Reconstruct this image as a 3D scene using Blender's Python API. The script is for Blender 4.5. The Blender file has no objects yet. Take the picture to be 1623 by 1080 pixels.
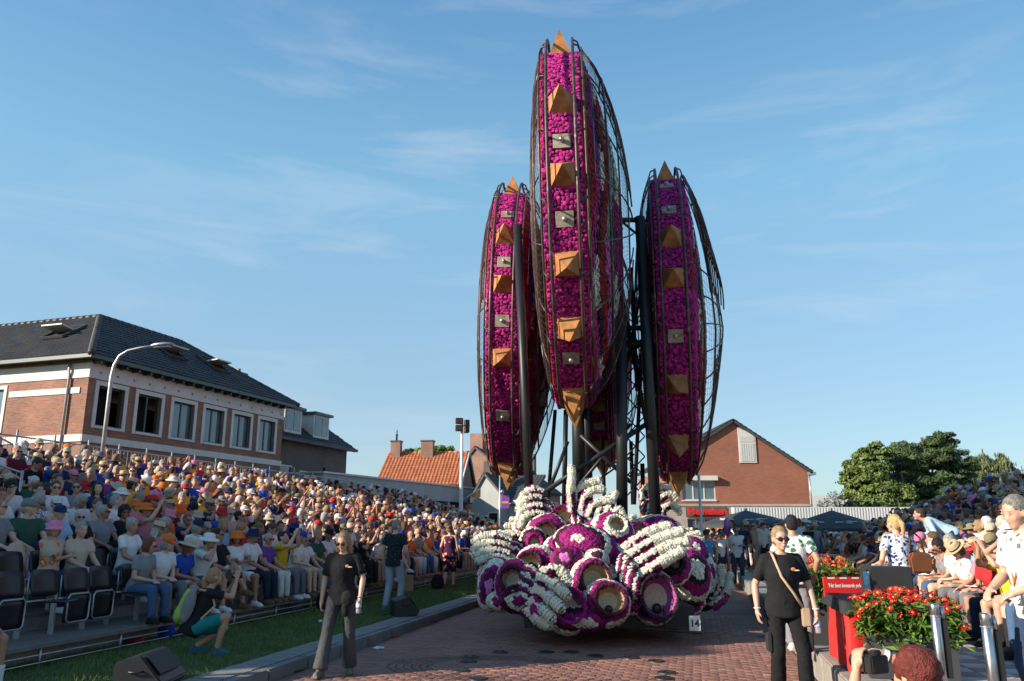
import bpy, bmesh, math, random
import numpy as np
from mathutils import Vector, Matrix, Euler
random.seed(7); np.random.seed(7)
R = math.radians
scn = bpy.context.scene
COL = scn.collection

# ------------------------------------------------------------------ camera, sky, sun, exposure
CAM_H, TILT, FPX = 1.75, R(13.3), 1262.0
cam_d = bpy.data.cameras.new('camera'); cam = bpy.data.objects.new('camera', cam_d); COL.objects.link(cam)
cam.location = (0, 0, CAM_H); cam.rotation_euler = (R(90) + TILT, 0, 0)
cam_d.sensor_width = 36; cam_d.lens = FPX / 1623 * 36; cam_d.clip_end = 3000
scn.camera = cam
SUN_EL, SUN_DIR = R(22.5), Vector((-0.93, -0.367, 0)).normalized()      # horizontal direction towards the sun
world = bpy.data.worlds.new('World'); scn.world = world; world.use_nodes = True
nt = world.node_tree; nt.nodes.clear()
def N(tree, kind, **kw):
    n = tree.nodes.new(kind)
    for k, v in kw.items(): setattr(n, k, v)
    return n
wout = N(nt, 'ShaderNodeOutputWorld'); wbg = N(nt, 'ShaderNodeBackground'); wbg.inputs[1].default_value = 0.135
sky = N(nt, 'ShaderNodeTexSky', sky_type='NISHITA'); sky.sun_disc = False
sky.sun_elevation = SUN_EL; sky.sun_rotation = math.atan2(SUN_DIR.x, SUN_DIR.y)
sky.air_density = 1.0; sky.dust_density = 0.6; sky.ozone_density = 2.2; sky.altitude = 0
tc = N(nt, 'ShaderNodeTexCoord')
# thin cirrus: stretched noise on the direction, only where the noise is high
mp = N(nt, 'ShaderNodeMapping'); mp.inputs['Scale'].default_value = (1.6, 1.2, 9.0); mp.inputs['Rotation'].default_value = (0, R(8), 0); mp.inputs['Location'].default_value = (3.3, .4, 1.2)
nz = N(nt, 'ShaderNodeTexNoise'); nz.inputs['Scale'].default_value = 1.7; nz.inputs['Detail'].default_value = 9; nz.inputs['Roughness'].default_value = .58; nz.inputs['Distortion'].default_value = .6
nz2 = N(nt, 'ShaderNodeTexNoise'); nz2.inputs['Scale'].default_value = 1.3; nz2.inputs['Detail'].default_value = 2
cr = N(nt, 'ShaderNodeMapRange'); cr.inputs['From Min'].default_value = .50; cr.inputs['From Max'].default_value = .85
cr2 = N(nt, 'ShaderNodeMapRange'); cr2.inputs['From Min'].default_value = .38; cr2.inputs['From Max'].default_value = .64
mul = N(nt, 'ShaderNodeMath', operation='MULTIPLY'); mul2 = N(nt, 'ShaderNodeMath', operation='MULTIPLY'); mul2.inputs[1].default_value = .50
mix = N(nt, 'ShaderNodeMix', data_type='RGBA'); mix.inputs['B'].default_value = (3.4, 3.6, 3.9, 1)
tint = N(nt, 'ShaderNodeMix', data_type='RGBA', blend_type='MULTIPLY'); tint.inputs['Factor'].default_value = 1; tint.inputs['B'].default_value = (.84, 1.06, 1.12, 1)
L = nt.links.new
L(tc.outputs['Generated'], mp.inputs[0]); L(mp.outputs[0], nz.inputs[0]); L(tc.outputs['Generated'], nz2.inputs[0])
L(nz.outputs[0], cr.inputs[0]); L(nz2.outputs[0], cr2.inputs[0]); L(cr.outputs[0], mul.inputs[0]); L(cr2.outputs[0], mul.inputs[1])
L(mul.outputs[0], mul2.inputs[0]); L(sky.outputs[0], tint.inputs['A']); L(mul2.outputs[0], mix.inputs['Factor'])
sepz = N(nt, 'ShaderNodeSeparateXYZ'); L(tc.outputs['Generated'], sepz.inputs[0]); rmp = N(nt, 'ShaderNodeValToRGB'); L(sepz.outputs[2], rmp.inputs[0])
for k_, (ps, c_) in enumerate([(0.0, (1.9, 2.3, 2.6)), (.16, (1.55, 2.2, 2.75)), (.40, (1.15, 2.35, 3.25)), (.60, (.58, 1.5, 2.7)), (1.0, (.30, .95, 2.0))]):
    e_ = rmp.color_ramp.elements[k_] if k_ < 2 else rmp.color_ramp.elements.new(ps)
    e_.position = ps; e_.color = (*c_, 1)
hz = N(nt, 'ShaderNodeMix', data_type='RGBA'); hz.inputs['Factor'].default_value = .72; L(tint.outputs['Result'], hz.inputs['A']); L(rmp.outputs[0], hz.inputs['B']); L(hz.outputs['Result'], mix.inputs['A'])
L(mix.outputs['Result'], wbg.inputs[0]); L(wbg.outputs[0], wout.inputs[0])
sun_d = bpy.data.lights.new('sun', 'SUN'); sun = bpy.data.objects.new('sun', sun_d); COL.objects.link(sun)
sun_d.energy = 5.0; sun_d.angle = R(.53); sun_d.color = (1.0, .89, .74)
sv = Vector((SUN_DIR.x * math.cos(SUN_EL), SUN_DIR.y * math.cos(SUN_EL), math.sin(SUN_EL)))
sun.rotation_euler = sv.to_track_quat('Z', 'Y').to_euler(); sun.location = (-40, -15, 30)
vs = scn.view_settings; vs.view_transform = 'Standard'; vs.look = 'None'; vs.exposure = 0.77; vs.gamma = 1.0; vs.use_curve_mapping = False
scn.cycles.max_bounces = 5; scn.cycles.diffuse_bounces = 2; scn.cycles.glossy_bounces = 2; scn.cycles.transmission_bounces = 3; scn.cycles.transparent_max_bounces = 6
scn.cycles.caustics_reflective = False; scn.cycles.caustics_refractive = False

# ------------------------------------------------------------------ helpers
CT, ST = math.cos(TILT), math.sin(TILT)
def at(px, py, Y=None, Z=None):
    rx, ru = (px - 811.5) / FPX, -(py - 540) / FPX
    d = Vector((rx, CT - ru * ST, ST + ru * CT))
    k = Y / d.y if Y is not None else (Z - CAM_H) / d.z
    return Vector((d.x * k, d.y * k, CAM_H + d.z * k))
def proj(p):
    y, z = p[1], p[2] - CAM_H
    dep = y * CT + z * ST
    if dep <= .1: return (-9999, -9999, dep)
    return (811.5 + FPX * p[0] / dep, 540 - FPX * (z * CT - y * ST) / dep, dep)
RD, RN, RO = Vector((.2164, .9763, 0)), Vector((.9763, -.2164, 0)), Vector((-2.85, 10, 0))   # the road's frame
def rd(a, b, z=0): return RO + RD * a + RN * b + Vector((0, 0, z))
ROAD_ROT = -math.atan2(.2164, .9763)

def tag(o, label=None, cat=None, group=None, kind=None):
    if label: o['label'] = label
    if cat: o['category'] = cat
    if group: o['group'] = group
    if kind: o['kind'] = kind
    return o
def empty(name, loc=(0, 0, 0), rz=0, label=None, cat=None, group=None):
    o = bpy.data.objects.new(name, None); COL.objects.link(o); o.location = loc; o.rotation_euler = (0, 0, rz); o.empty_display_size = .2
    return tag(o, label, cat, group)
def link(name, me, mat=None, parent=None, loc=None, rot=None, **kw):
    o = bpy.data.objects.new(name, me); COL.objects.link(o)
    if mat is not None and len(me.materials) == 0: me.materials.append(mat)
    if parent is not None: o.parent = parent
    if loc is not None: o.location = loc
    if rot is not None: o.rotation_euler = rot
    return tag(o, **kw)

class MB:
    """collects shapes and links them as one mesh object"""
    def __init__(s): s.v = []; s.f = []; s.mi = []; s.cur = 0; s.sm = []
    def add(s, vs, fs, smooth=False):
        o = len(s.v); s.v.extend([tuple(v) for v in vs]); s.f.extend([tuple(i + o for i in f) for f in fs]); s.mi.extend([s.cur] * len(fs)); s.sm.extend([smooth] * len(fs)); return s
    def box(s, x0, x1, y0, y1, z0, z1, M=None):
        vs = [Vector((x, y, z)) for z in (z0, z1) for y in (y0, y1) for x in (x0, x1)]
        if M is not None: vs = [M @ v for v in vs]
        return s.add(vs, [(0, 2, 3, 1), (4, 5, 7, 6), (0, 1, 5, 4), (2, 6, 7, 3), (0, 4, 6, 2), (1, 3, 7, 5)])
    def cbox(s, c, d, M=None): return s.box(c[0] - d[0] / 2, c[0] + d[0] / 2, c[1] - d[1] / 2, c[1] + d[1] / 2, c[2] - d[2] / 2, c[2] + d[2] / 2, M)
    def tube(s, pts, r, n=8, cap=True, closed=False, M=None):
        pts = [Vector(p) for p in pts]
        if M is not None: pts = [M @ p for p in pts]
        rs = r if hasattr(r, '__len__') else [r] * len(pts)
        k = len(pts); ring = []; up = Vector((0, 0, 1)); prev = None
        for i, p in enumerate(pts):
            a = pts[(i - 1) % k] if (closed or i > 0) else p; b = pts[(i + 1) % k] if (closed or i < k - 1) else p
            t = (b - a).normalized()
            if prev is None:
                x = t.cross(up if abs(t.z) < .95 else Vector((1, 0, 0))).normalized()
            else:
                x = (prev - t * prev.dot(t)).normalized()
            prev = x; y = t.cross(x)
            ring.append([p + (x * math.cos(2 * math.pi * j / n) + y * math.sin(2 * math.pi * j / n)) * rs[i] for j in range(n)])
        vs = [v for q in ring for v in q]; fs = []
        for i in range(k if closed else k - 1):
            i2 = (i + 1) % k
            for j in range(n): fs.append((i * n + j, i * n + (j + 1) % n, i2 * n + (j + 1) % n, i2 * n + j))
        if cap and not closed: fs.append(tuple(range(n))[::-1]); fs.append(tuple((k - 1) * n + j for j in range(n)))
        return s.add(vs, fs, True)
    def lathe(s, prof, n=16, c=(0, 0, 0), M=None, caps=True):
        c = Vector(c); vs = []
        for (r, z) in prof:
            for j in range(n):
                v = c + Vector((r * math.cos(2 * math.pi * j / n), r * math.sin(2 * math.pi * j / n), z)); vs.append(M @ v if M is not None else v)
        fs = [(i * n + j, i * n + (j + 1) % n, (i + 1) * n + (j + 1) % n, (i + 1) * n + j) for i in range(len(prof) - 1) for j in range(n)]
        if caps: fs.append(tuple(range(n))[::-1]); fs.append(tuple((len(prof) - 1) * n + j for j in range(n)))
        return s.add(vs, fs, True)
    def ell(s, c, r, A=None, n=10, m=7):
        c = Vector(c); vs = []; fs = []
        for i in range(m + 1):
            th = math.pi * i / m
            for j in range(n):
                ph = 2 * math.pi * j / n; v = Vector((r[0] * math.sin(th) * math.cos(ph), r[1] * math.sin(th) * math.sin(ph), r[2] * math.cos(th)))
                vs.append(c + (A @ v if A is not None else v))
        for i in range(m):
            for j in range(n): fs.append((i * n + j, (i + 1) * n + j, (i + 1) * n + (j + 1) % n, i * n + (j + 1) % n))
        return s.add(vs, fs, True)
    def prism(s, poly, z0, z1, M=None):
        n = len(poly); vs = [Vector((p[0], p[1], z)) for z in (z0, z1) for p in poly]
        if M is not None: vs = [M @ v for v in vs]
        return s.add(vs, [tuple(range(n))[::-1], tuple(range(n, 2 * n))] + [(i, (i + 1) % n, n + (i + 1) % n, n + i) for i in range(n)])
    def mesh(s, name, mats=None):
        me = bpy.data.meshes.new(name); me.from_pydata(s.v, [], s.f)
        for m in (mats if isinstance(mats, (list, tuple)) else [mats] if mats else []): me.materials.append(m)
        if any(s.mi): me.polygons.foreach_set('material_index', s.mi)
        me.polygons.foreach_set('use_smooth', s.sm); me.update(); return me
    def build(s, name, mats, parent=None, bevel=0, **kw):
        me = s.mesh(name, mats)
        if bevel:
            bm = bmesh.new(); bm.from_mesh(me); bmesh.ops.remove_doubles(bm, verts=bm.verts, dist=1e-5)
            bmesh.ops.bevel(bm, geom=[e for e in bm.edges if len(e.link_faces) == 2 and e.calc_face_angle(0) > .5], offset=bevel, segments=2, affect='EDGES'); bm.to_mesh(me); bm.free()
        o = link(name, me, None, parent, **kw)
        return o
def np_mesh(name, V, F, mats=None, cols=None, smooth=False):
    """mesh from numpy arrays (triangles)"""
    me = bpy.data.meshes.new(name); nv, nf = len(V), len(F); k = F.shape[1]
    me.vertices.add(nv); me.vertices.foreach_set('co', V.astype(np.float32).ravel())
    me.loops.add(nf * k); me.loops.foreach_set('vertex_index', F.astype(np.int32).ravel())
    me.polygons.add(nf); me.polygons.foreach_set('loop_start', np.arange(0, nf * k, k, dtype=np.int32))
    if smooth: me.polygons.foreach_set('use_smooth', np.ones(nf, dtype=bool))
    if cols is not None:
        a = me.color_attributes.new('Col', 'FLOAT_COLOR', 'POINT'); c4 = np.ones((nv, 4), np.float32); c4[:, :3] = cols; a.data.foreach_set('color', c4.ravel())
    for m in (mats if isinstance(mats, (list, tuple)) else [mats] if mats else []): me.materials.append(m)
    me.update(calc_edges=True); me.validate(); return me

# ------------------------------------------------------------------ materials
def newmat(name):
    m = bpy.data.materials.new(name); m.use_nodes = True; t = m.node_tree; t.nodes.clear()
    o = t.nodes.new('ShaderNodeOutputMaterial'); b = t.nodes.new('ShaderNodeBsdfPrincipled'); t.links.new(b.outputs[0], o.inputs[0]); return m, t, b
def mat(name, c, rough=.6, metal=0, var=.12, vs=4, bump=0, bs=60, src='rgb', spec=.5, coat=0, var2=None):
    """one colour with large and small scale variation; src: rgb, obj (Object Info colour) or attr (Col)"""
    m, t, b = newmat(name); l = t.links.new
    b.inputs['Roughness'].default_value = rough; b.inputs['Metallic'].default_value = metal; b.inputs['Specular IOR Level'].default_value = spec; b.inputs['Coat Weight'].default_value = coat
    if src == 'rgb': s = N(t, 'ShaderNodeRGB'); s.outputs[0].default_value = (*c, 1); so = s.outputs[0]
    elif src == 'obj': so = N(t, 'ShaderNodeObjectInfo').outputs['Color']
    else: so = N(t, 'ShaderNodeVertexColor', layer_name='Col').outputs[0]
    tc = N(t, 'ShaderNodeTexCoord').outputs['Object']
    n1 = N(t, 'ShaderNodeTexNoise'); n1.inputs['Scale'].default_value = vs; n1.inputs['Detail'].default_value = 6; l(tc, n1.inputs[0])
    mr = N(t, 'ShaderNodeMapRange'); mr.inputs['From Min'].default_value = .3; mr.inputs['From Max'].default_value = .7; mr.inputs['To Min'].default_value = 1 - var; mr.inputs['To Max'].default_value = 1 + var; l(n1.outputs[0], mr.inputs[0])
    mx = N(t, 'ShaderNodeMix', data_type='RGBA', blend_type='MULTIPLY'); mx.inputs['Factor'].default_value = 1; l(so, mx.inputs['A']); l(mr.outputs[0], mx.inputs['B'])
    out = mx.outputs['Result']
    if var2 is not None:       # a second colour in patches: (colour, scale, threshold)
        n2 = N(t, 'ShaderNodeTexNoise'); n2.inputs['Scale'].default_value = var2[1]; n2.inputs['Detail'].default_value = 8; n2.inputs['Roughness'].default_value = .65; l(tc, n2.inputs[0])
        m2 = N(t, 'ShaderNodeMapRange'); m2.inputs['From Min'].default_value = var2[2]; m2.inputs['From Max'].default_value = var2[2] + .15; l(n2.outputs[0], m2.inputs[0])
        m3 = N(t, 'ShaderNodeMix', data_type='RGBA'); l(m2.outputs[0], m3.inputs['Factor']); l(out, m3.inputs['A']); m3.inputs['B'].default_value = (*var2[0], 1); out = m3.outputs['Result']
    l(out, b.inputs['Base Color'])
    if bump:
        n3 = N(t, 'ShaderNodeTexNoise'); n3.inputs['Scale'].default_value = bs; n3.inputs['Detail'].default_value = 4; l(tc, n3.inputs[0])
        bp = N(t, 'ShaderNodeBump'); bp.inputs['Strength'].default_value = bump; bp.inputs['Distance'].default_value = .02; l(n3.outputs[0], bp.inputs['Height']); l(bp.outputs[0], b.inputs['Normal'])
    return m
def brickmat(name, c1, c2, mortar, bw=.22, bh=.065, m_size=.009, var=.25):
    m, t, b = newmat(name); l = t.links.new; b.inputs['Roughness'].default_value = .85
    tc = N(t, 'ShaderNodeTexCoord').outputs['Object']; sp = N(t, 'ShaderNodeSeparateXYZ'); l(tc, sp.inputs[0])
    ad = N(t, 'ShaderNodeMath', operation='ADD'); l(sp.outputs[0], ad.inputs[0]); l(sp.outputs[1], ad.inputs[1])
    cb = N(t, 'ShaderNodeCombineXYZ'); l(ad.outputs[0], cb.inputs[0]); l(sp.outputs[2], cb.inputs[1])
    br = N(t, 'ShaderNodeTexBrick'); br.inputs['Color1'].default_value = (*c1, 1); br.inputs['Color2'].default_value = (*c2, 1); br.inputs['Mortar'].default_value = (*mortar, 1)
    br.inputs['Scale'].default_value = 1; br.inputs['Mortar Size'].default_value = m_size; br.inputs['Brick Width'].default_value = bw; br.inputs['Row Height'].default_value = bh; br.inputs['Bias'].default_value = -.1
    l(cb.outputs[0], br.inputs[0])
    n1 = N(t, 'ShaderNodeTexNoise'); n1.inputs['Scale'].default_value = .7; n1.inputs['Detail'].default_value = 8; l(tc, n1.inputs[0])
    mr = N(t, 'ShaderNodeMapRange'); mr.inputs['From Min'].default_value = .3; mr.inputs['From Max'].default_value = .7; mr.inputs['To Min'].default_value = 1 - var; mr.inputs['To Max'].default_value = 1 + var; l(n1.outputs[0], mr.inputs[0])
    mx = N(t, 'ShaderNodeMix', data_type='RGBA', blend_type='MULTIPLY'); mx.inputs['Factor'].default_value = 1; l(br.outputs[0], mx.inputs['A']); l(mr.outputs[0], mx.inputs['B']); l(mx.outputs['Result'], b.inputs['Base Color'])
    bp = N(t, 'ShaderNodeBump'); bp.inputs['Strength'].default_value = .6; bp.inputs['Distance'].default_value = .01; bp.invert = True; l(br.outputs['Fac'], bp.inputs['Height']); l(bp.outputs[0], b.inputs['Normal'])
    return m
M = {}
M['brick_red'] = brickmat('brick_red', (.36, .125, .065), (.22, .075, .05), (.25, .20, .16))
M['brick_dark'] = brickmat('brick_dark', (.13, .085, .065), (.09, .062, .05), (.12, .10, .09))
M['brick_house'] = brickmat('brick_house', (.36, .12, .065), (.28, .085, .05), (.24, .13, .09), var=.12)
M['brick_old'] = brickmat('brick_old', (.30, .13, .09), (.22, .10, .07), (.28, .22, .18))
M['trim'] = mat('trim_white', (.62, .58, .53), .6, var=.07, vs=2)
M['plaster'] = mat('plaster', (.36, .37, .36), .8, var=.1, vs=1.2, bump=.2)
M['stone_band'] = mat('stone_band', (.40, .35, .29), .85, var=.15, vs=1.5, bump=.3)
M['fascia'] = mat('fascia_white', (.58, .58, .56), .5, var=.05)
M['green_trim'] = mat('green_trim', (.035, .06, .055), .35, var=.1)
M['tile_dark'] = mat('tile_dark', (.045, .04, .038), .55, var=.35, vs=1.3, var2=((.10, .09, .075), 2.5, .62))
M['tile_orange'] = mat('tile_orange', (.42, .14, .06), .75, var=.25, vs=2.2, var2=((.20, .09, .06), 3.0, .63))
M['tile_grey'] = mat('tile_grey', (.05, .052, .055), .6, var=.25, vs=1.5)
M['glass'] = mat('glass', (.10, .14, .16), .04, var=.25, vs=.8, spec=.9)
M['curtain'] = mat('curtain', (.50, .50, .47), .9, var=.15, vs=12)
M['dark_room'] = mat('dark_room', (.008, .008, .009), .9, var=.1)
M['galv'] = mat('galvanised', (.42, .43, .44), .45, .75, var=.15, vs=8)
M['steel'] = mat('brushed_steel', (.52, .52, .53), .28, 1.0, var=.08, vs=30)
M['black_plastic'] = mat('black_plastic', (.014, .014, .016), .42, var=.2, vs=8, bump=.08, bs=200)
M['black_matte'] = mat('black_matte', (.022, .022, .023), .62, var=.15, vs=3, bump=.2, bs=300)
M['white_plastic'] = mat('white_plastic', (.7, .7, .68), .5, var=.06)
M['concrete'] = mat('concrete', (.30, .27, .23), .85, var=.18, vs=3, bump=.4, bs=90, var2=((.15, .13, .11), 7, .6))
M['slab'] = mat('slab', (.21, .20, .185), .85, var=.15, vs=2.5, bump=.4, bs=80, src='rgb')
M['paint_white'] = mat('paint_white', (.75, .75, .73), .5, var=.05)
M['paint_red'] = mat('paint_red', (.62, .02, .02), .5, var=.08)
M['paint_blue'] = mat('paint_blue', (.02, .06, .45), .45, var=.05)
# ------------------------------------------------------------------ ground, road, kerbs, grass
g = MB(); g.box(-400, 500, -60, 1400, -1.2, -.02)
g.build('ground', mat('ground', (.16, .14, .12), .95, var=.2, vs=.3), kind='structure')
road_m = brickmat('road_brick', (.265, .125, .09), (.215, .10, .078), (.09, .065, .055), bw=.21, bh=.105, m_size=.008, var=.2)
# the brick texture must lie in the ground plane: rewire its vector to plain object coordinates
for n in road_m.node_tree.nodes:
    if n.type == 'TEX_BRICK':
        for lk in list(n.inputs[0].links): road_m.node_tree.links.remove(lk)
        tcn = [q for q in road_m.node_tree.nodes if q.type == 'TEX_COORD'][0]; road_m.node_tree.links.new(tcn.outputs['Object'], n.inputs[0])
def in_road_frame(o): o.location = RO; o.rotation_euler = (0, 0, ROAD_ROT); return o     # local x = to the right, y = along
r = MB(); r.box(0, 6.31, 9.0, 75, -.3, 0); in_road_frame(r.build('road', road_m, kind='structure'))
r = MB(); r.box(-40, 45, 35.0, 75, -.3, -.006); in_road_frame(r.build('square', road_m, kind='structure'))
r = MB(); r.box(0, 6.31, -16, 9.0, -.3, -.03); in_road_frame(r.build('road_bed', mat('sand_bed', (.10, .08, .065), .95), kind='structure'))
# clinker pavers laid one by one near the camera
def pavers(name, x0, x1, y0, y1, L=.21, W=.105, gap=.007, h=.05, ring=None):
    V = []; F = []; C = []
    ny = int((y1 - y0) / W); nx = int((x1 - x0) / L) + 2
    for j in range(ny):
        for i in range(nx):
            cx = x0 + (i + .5 * (j % 2) - .5) * L + L / 2; cy = y0 + (j + .5) * W
            a0 = max(x0, cx - L / 2) + gap / 2; a1 = min(x1, cx + L / 2) - gap / 2
            if a1 - a0 < .03: continue
            if ring and ring(cx, cy): continue
            z = random.uniform(-.003, .003); t = random.uniform(-.0025, .0025); k = len(V)
            b0, b1 = cy - W / 2 + gap / 2, cy + W / 2 - gap / 2; e = .006
            V += [(a0, b0, -h), (a1, b0, -h), (a1, b1, -h), (a0, b1, -h), (a0, b0, z - .005), (a1, b0, z - .005), (a1, b1, z - .005), (a0, b1, z - .005), (a0 + e, b0 + e, z + t), (a1 - e, b0 + e, z - t), (a1 - e, b1 - e, z - t), (a0 + e, b1 - e, z + t)]
            for q in range(2):
                for w in range(4): F.append((k + 4 * q + w, k + 4 * q + (w + 1) % 4, k + 4 * q + 4 + (w + 1) % 4, k + 4 * q + 4 + w))
            F.append((k + 8, k + 9, k + 10, k + 11)); c = random.uniform(.82, 1.17); hh = random.uniform(-.02, .02); C += [((.262 + hh) * c, .122 * c, (.088 - hh * .4) * c)] * 12
    me = np_mesh(name, np.array(V), np.array(F), paver_m, np.array(C)); return in_road_frame(link(name, me, kind='stuff'))
paver_m = mat('paver', (1, 1, 1), .72, var=.14, vs=.9, bump=.5, bs=140, src='attr')
CIRC = [(2.35, 1.55, .95), (5.0, .35, .78)]        # two ornamental rings in the paving (road frame)
pavers('brick_pavers', 0.02, 6.29, -3.2, 9.0, ring=lambda x, y: False)
# ornamental arcs: dark grooves laid flush, and round covers
orn = MB()
for (cx, cy, rr) in CIRC:
    for q in range(6):
        ra = rr - q * .07; pts = [(cx + ra * 1.5 * math.cos(t), cy + ra * math.sin(t)) for t in np.linspace(.2, math.pi * 1.55, 40)]
        for p0, p1 in zip(pts[:-1], pts[1:]):
            dx, dy = p1[0] - p0[0], p1[1] - p0[1]; l = math.hypot(dx, dy); nx, ny = -dy / l * .007, dx / l * .007
            orn.add([(p0[0] + nx, p0[1] + ny, .0045), (p0[0] - nx, p0[1] - ny, .0045), (p1[0] - nx, p1[1] - ny, .0045), (p1[0] + nx, p1[1] + ny, .0045)], [(0, 1, 2, 3)])
for q in range(34):
    x0 = 1.4 + q * .105; y0 = .15 + .05 * math.sin(q); l = 1.1 if q % 2 else .9
    orn.add([(x0, y0, .004), (x0 + .012, y0, .004), (x0 + .35 + .012, y0 + l, .004), (x0 + .35, y0 + l, .004)], [(0, 1, 2, 3)])
in_road_frame(orn.build('groove_ornament', mat('groove', (.03, .025, .022), .95, var=.1), kind='structure'))
cov_m = mat('cast_iron', (.045, .042, .04), .5, .6, var=.2)
cov = MB(); cov.lathe([(.12, -.02), (.12, .006), (.105, .012), (.09, .008), (.03, .012), (.001, .012)], 20, caps=False)
for k in range(8): cov.box(.04, .085, -.006, .006, .012, .017, Matrix.Rotation(k * math.pi / 4, 4, 'Z'))
covme = cov.mesh('ground_cover', cov_m)
cover_at = [(792, 1034, 'second from the left in the back row of covers'), (745, 1041, 'leftmost in the back row of covers'), (866, 1034, 'third from the left in the back row of covers'), (906, 1034, 'rightmost of the close back row'),
    (742, 1048, 'just behind the leftmost pair'), (730, 1063, 'left end of the ring, farther one'), (756, 1076, 'nearest the camera on the left side'), (944, 1040, 'in front of the middle of the float'), (1000, 1043, 'below the number plate, left one'), (1040, 1048, 'below the number plate, right one'), (1057, 1066, 'far right, upper of the pair'), (1052, 1075, 'far right, nearest the camera')]
for k, (px, py, w) in enumerate(cover_at):
    link('ground_cover', covme, loc=at(px, py, Z=.006), rot=(0, 0, k * .7), label='round iron cover, ' + w, cat='manhole cover', group='round covers in the road paving')
# kerbs
kerb_m = mat('kerbstone', (.17, .16, .15), .85, var=.2, vs=3, bump=.5, bs=70)
for side, x0, x1, z1, L, y0, m in (('left', -.16, 0, .14, 1.0, -4, kerb_m), ('right', 6.31, 6.76, .33, 1.6, -7, M['concrete'])):
    root = empty('kerb', (0, 0, 0)); in_road_frame(root); tag(root, kind='structure')
    n = 34 if side == 'left' else 26
    k = MB(); k.box(x0, x1, 0, L - .012, -.2, z1); kme = None
    for i in range(n):
        if kme is None: o = k.build('kerb_stone', m, root, bevel=.018); kme = o.data
        else: o = link('kerb_stone', kme, parent=root)
        o.location = (random.uniform(-.004, .004), y0 + i * L, random.uniform(-.004, .004))
    if side == 'left':
        s = MB(); s.box(0, .40, 0, .29, -.05, .142); sme = None
        for i in range(115):
            if sme is None: o = s.build('paving_slab', M['slab'], root, bevel=.006); sme = o.data
            else: o = link('paving_slab', sme, parent=root)
            o.location = (-.575, -4 + i * .3, random.uniform(-.003, .003))
# left verge and right platform
v = MB(); v.box(-40, -.58, -16, 35, -.3, .125); in_road_frame(v.build('verge', mat('soil', (.055, .075, .025), .95, var=.3, vs=3), kind='structure'))
plat_m = mat('platform', (.13, .125, .12), .8, var=.15, vs=2, bump=.3)
v = MB(); v.box(6.765, 46, -16, 35, -.3, .315); in_road_frame(v.build('pavement', plat_m, kind='structure'))
# light and dark slabs beside the right kerb, studded strip further in
sl = empty('slab_strip'); in_road_frame(sl); tag(sl, kind='structure'); s = MB(); s.box(0, .292, 0, .292, -.03, .02); sm1 = s.mesh('paving_slab', mat('slab_light', (.42, .40, .37), .8, var=.12, bump=.3)); sm2 = s.mesh('paving_slab', mat('slab_pink', (.26, .19, .17), .8, var=.15, bump=.3))
for i in range(5):
    for j in range(40): link('paving_slab', sm1 if (i + j) % 2 else sm2, parent=sl, loc=(6.78 + i * .3, -6 + j * .3, .315 + random.uniform(-.002, .002)))
gr = MB()
for i in range(30):
    for j in range(52): gr.box(9.4 - .8 + i * .05 + 0, 9.43 - .8 + i * .05, -1.6 + j * .1, -1.6 + j * .1 + .075, .316, .324)
in_road_frame(gr.build('studded_tiles', mat('stud', (.30, .31, .32), .6), kind='structure'))
# grass blades
def grass(name, n, region, seed, h=(.03, .075)):
    rng = np.random.default_rng(seed); a = rng.uniform(region[0], region[1], n); b = rng.uniform(region[2], region[3], n)
    clump = np.sin(a * 3.1 + 1.7 * np.sin(b * 2.3)) * np.sin(b * 4.1 + a) ; hh = rng.uniform(h[0], h[1], n) * (1 + .35 * clump)
    an = rng.uniform(0, 2 * np.pi, n); w = rng.uniform(.003, .006, n) * (1 + (a) * .06).clip(1, 2.5); le = rng.normal(0, .025, (n, 2))
    V = np.zeros((n, 3, 3)); V[:, 0] = np.stack([b - w * np.cos(an), a - w * np.sin(an), np.full(n, .12)], 1); V[:, 1] = np.stack([b + w * np.cos(an), a + w * np.sin(an), np.full(n, .12)], 1)
    V[:, 2] = np.stack([b + le[:, 0], a + le[:, 1], .12 + hh], 1)
    base = np.array([.080, .155, .028]); dry = np.array([.18, .18, .06]); t = (rng.random(n) * .5 + .25 * (clump + 1) * .6)[:, None]
    c = (base * (1 - t * .6) + dry * t * .6) * rng.uniform(.7, 1.3, (n, 1)); C = np.repeat(c, 3, 0)
    me = np_mesh(name, V.reshape(-1, 3), np.arange(3 * n).reshape(-1, 3), mat('grass_blade', (1, 1, 1), .6, var=.1, src='attr'), C)
    in_road_frame(link(name, me, kind='stuff', label='short green lawn between the stand and the kerb', cat='grass'))
grass('lawn_grass', 230000, (-3.5, 26, -5.2, -.6), 3)

# crumbs of leaves, petals and sand on the road
rngp = np.random.default_rng(8); n = 1500; a = rngp.uniform(-1, 14, n); b = np.where(rngp.random(n) < .5, rngp.beta(.6, 2.2, n) * 6.2, rngp.uniform(.1, 6.2, n)); sz = rngp.uniform(.004, .016, (n, 1)); an = rngp.uniform(0, 6.28, n)
c0 = np.stack([b, a, np.full(n, .006)], 1); V = np.stack([c0 + np.stack([sz[:, 0] * np.cos(an + q), sz[:, 0] * .6 * np.sin(an + q), rngp.uniform(0, .006, n)], 1) for q in (0, 1.6, 3.1, 4.7)], 1)
pc_ = np.array([(.20, .10, .03), (.32, .22, .10), (.10, .07, .03), (.45, .42, .35), (.25, .02, .14), (.05, .08, .02)])[rngp.choice(6, n, p=[.34, .26, .2, .08, .06, .06])]
in_road_frame(link('road_litter', np_mesh('road_litter', V.reshape(-1, 3), np.arange(4 * n).reshape(-1, 4), mat('litter', (1, 1, 1), .9, src='attr'), np.repeat(pc_, 4, 0)), kind='stuff', label='crumbs of dry leaves and petals scattered on the road', cat='litter'))
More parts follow.
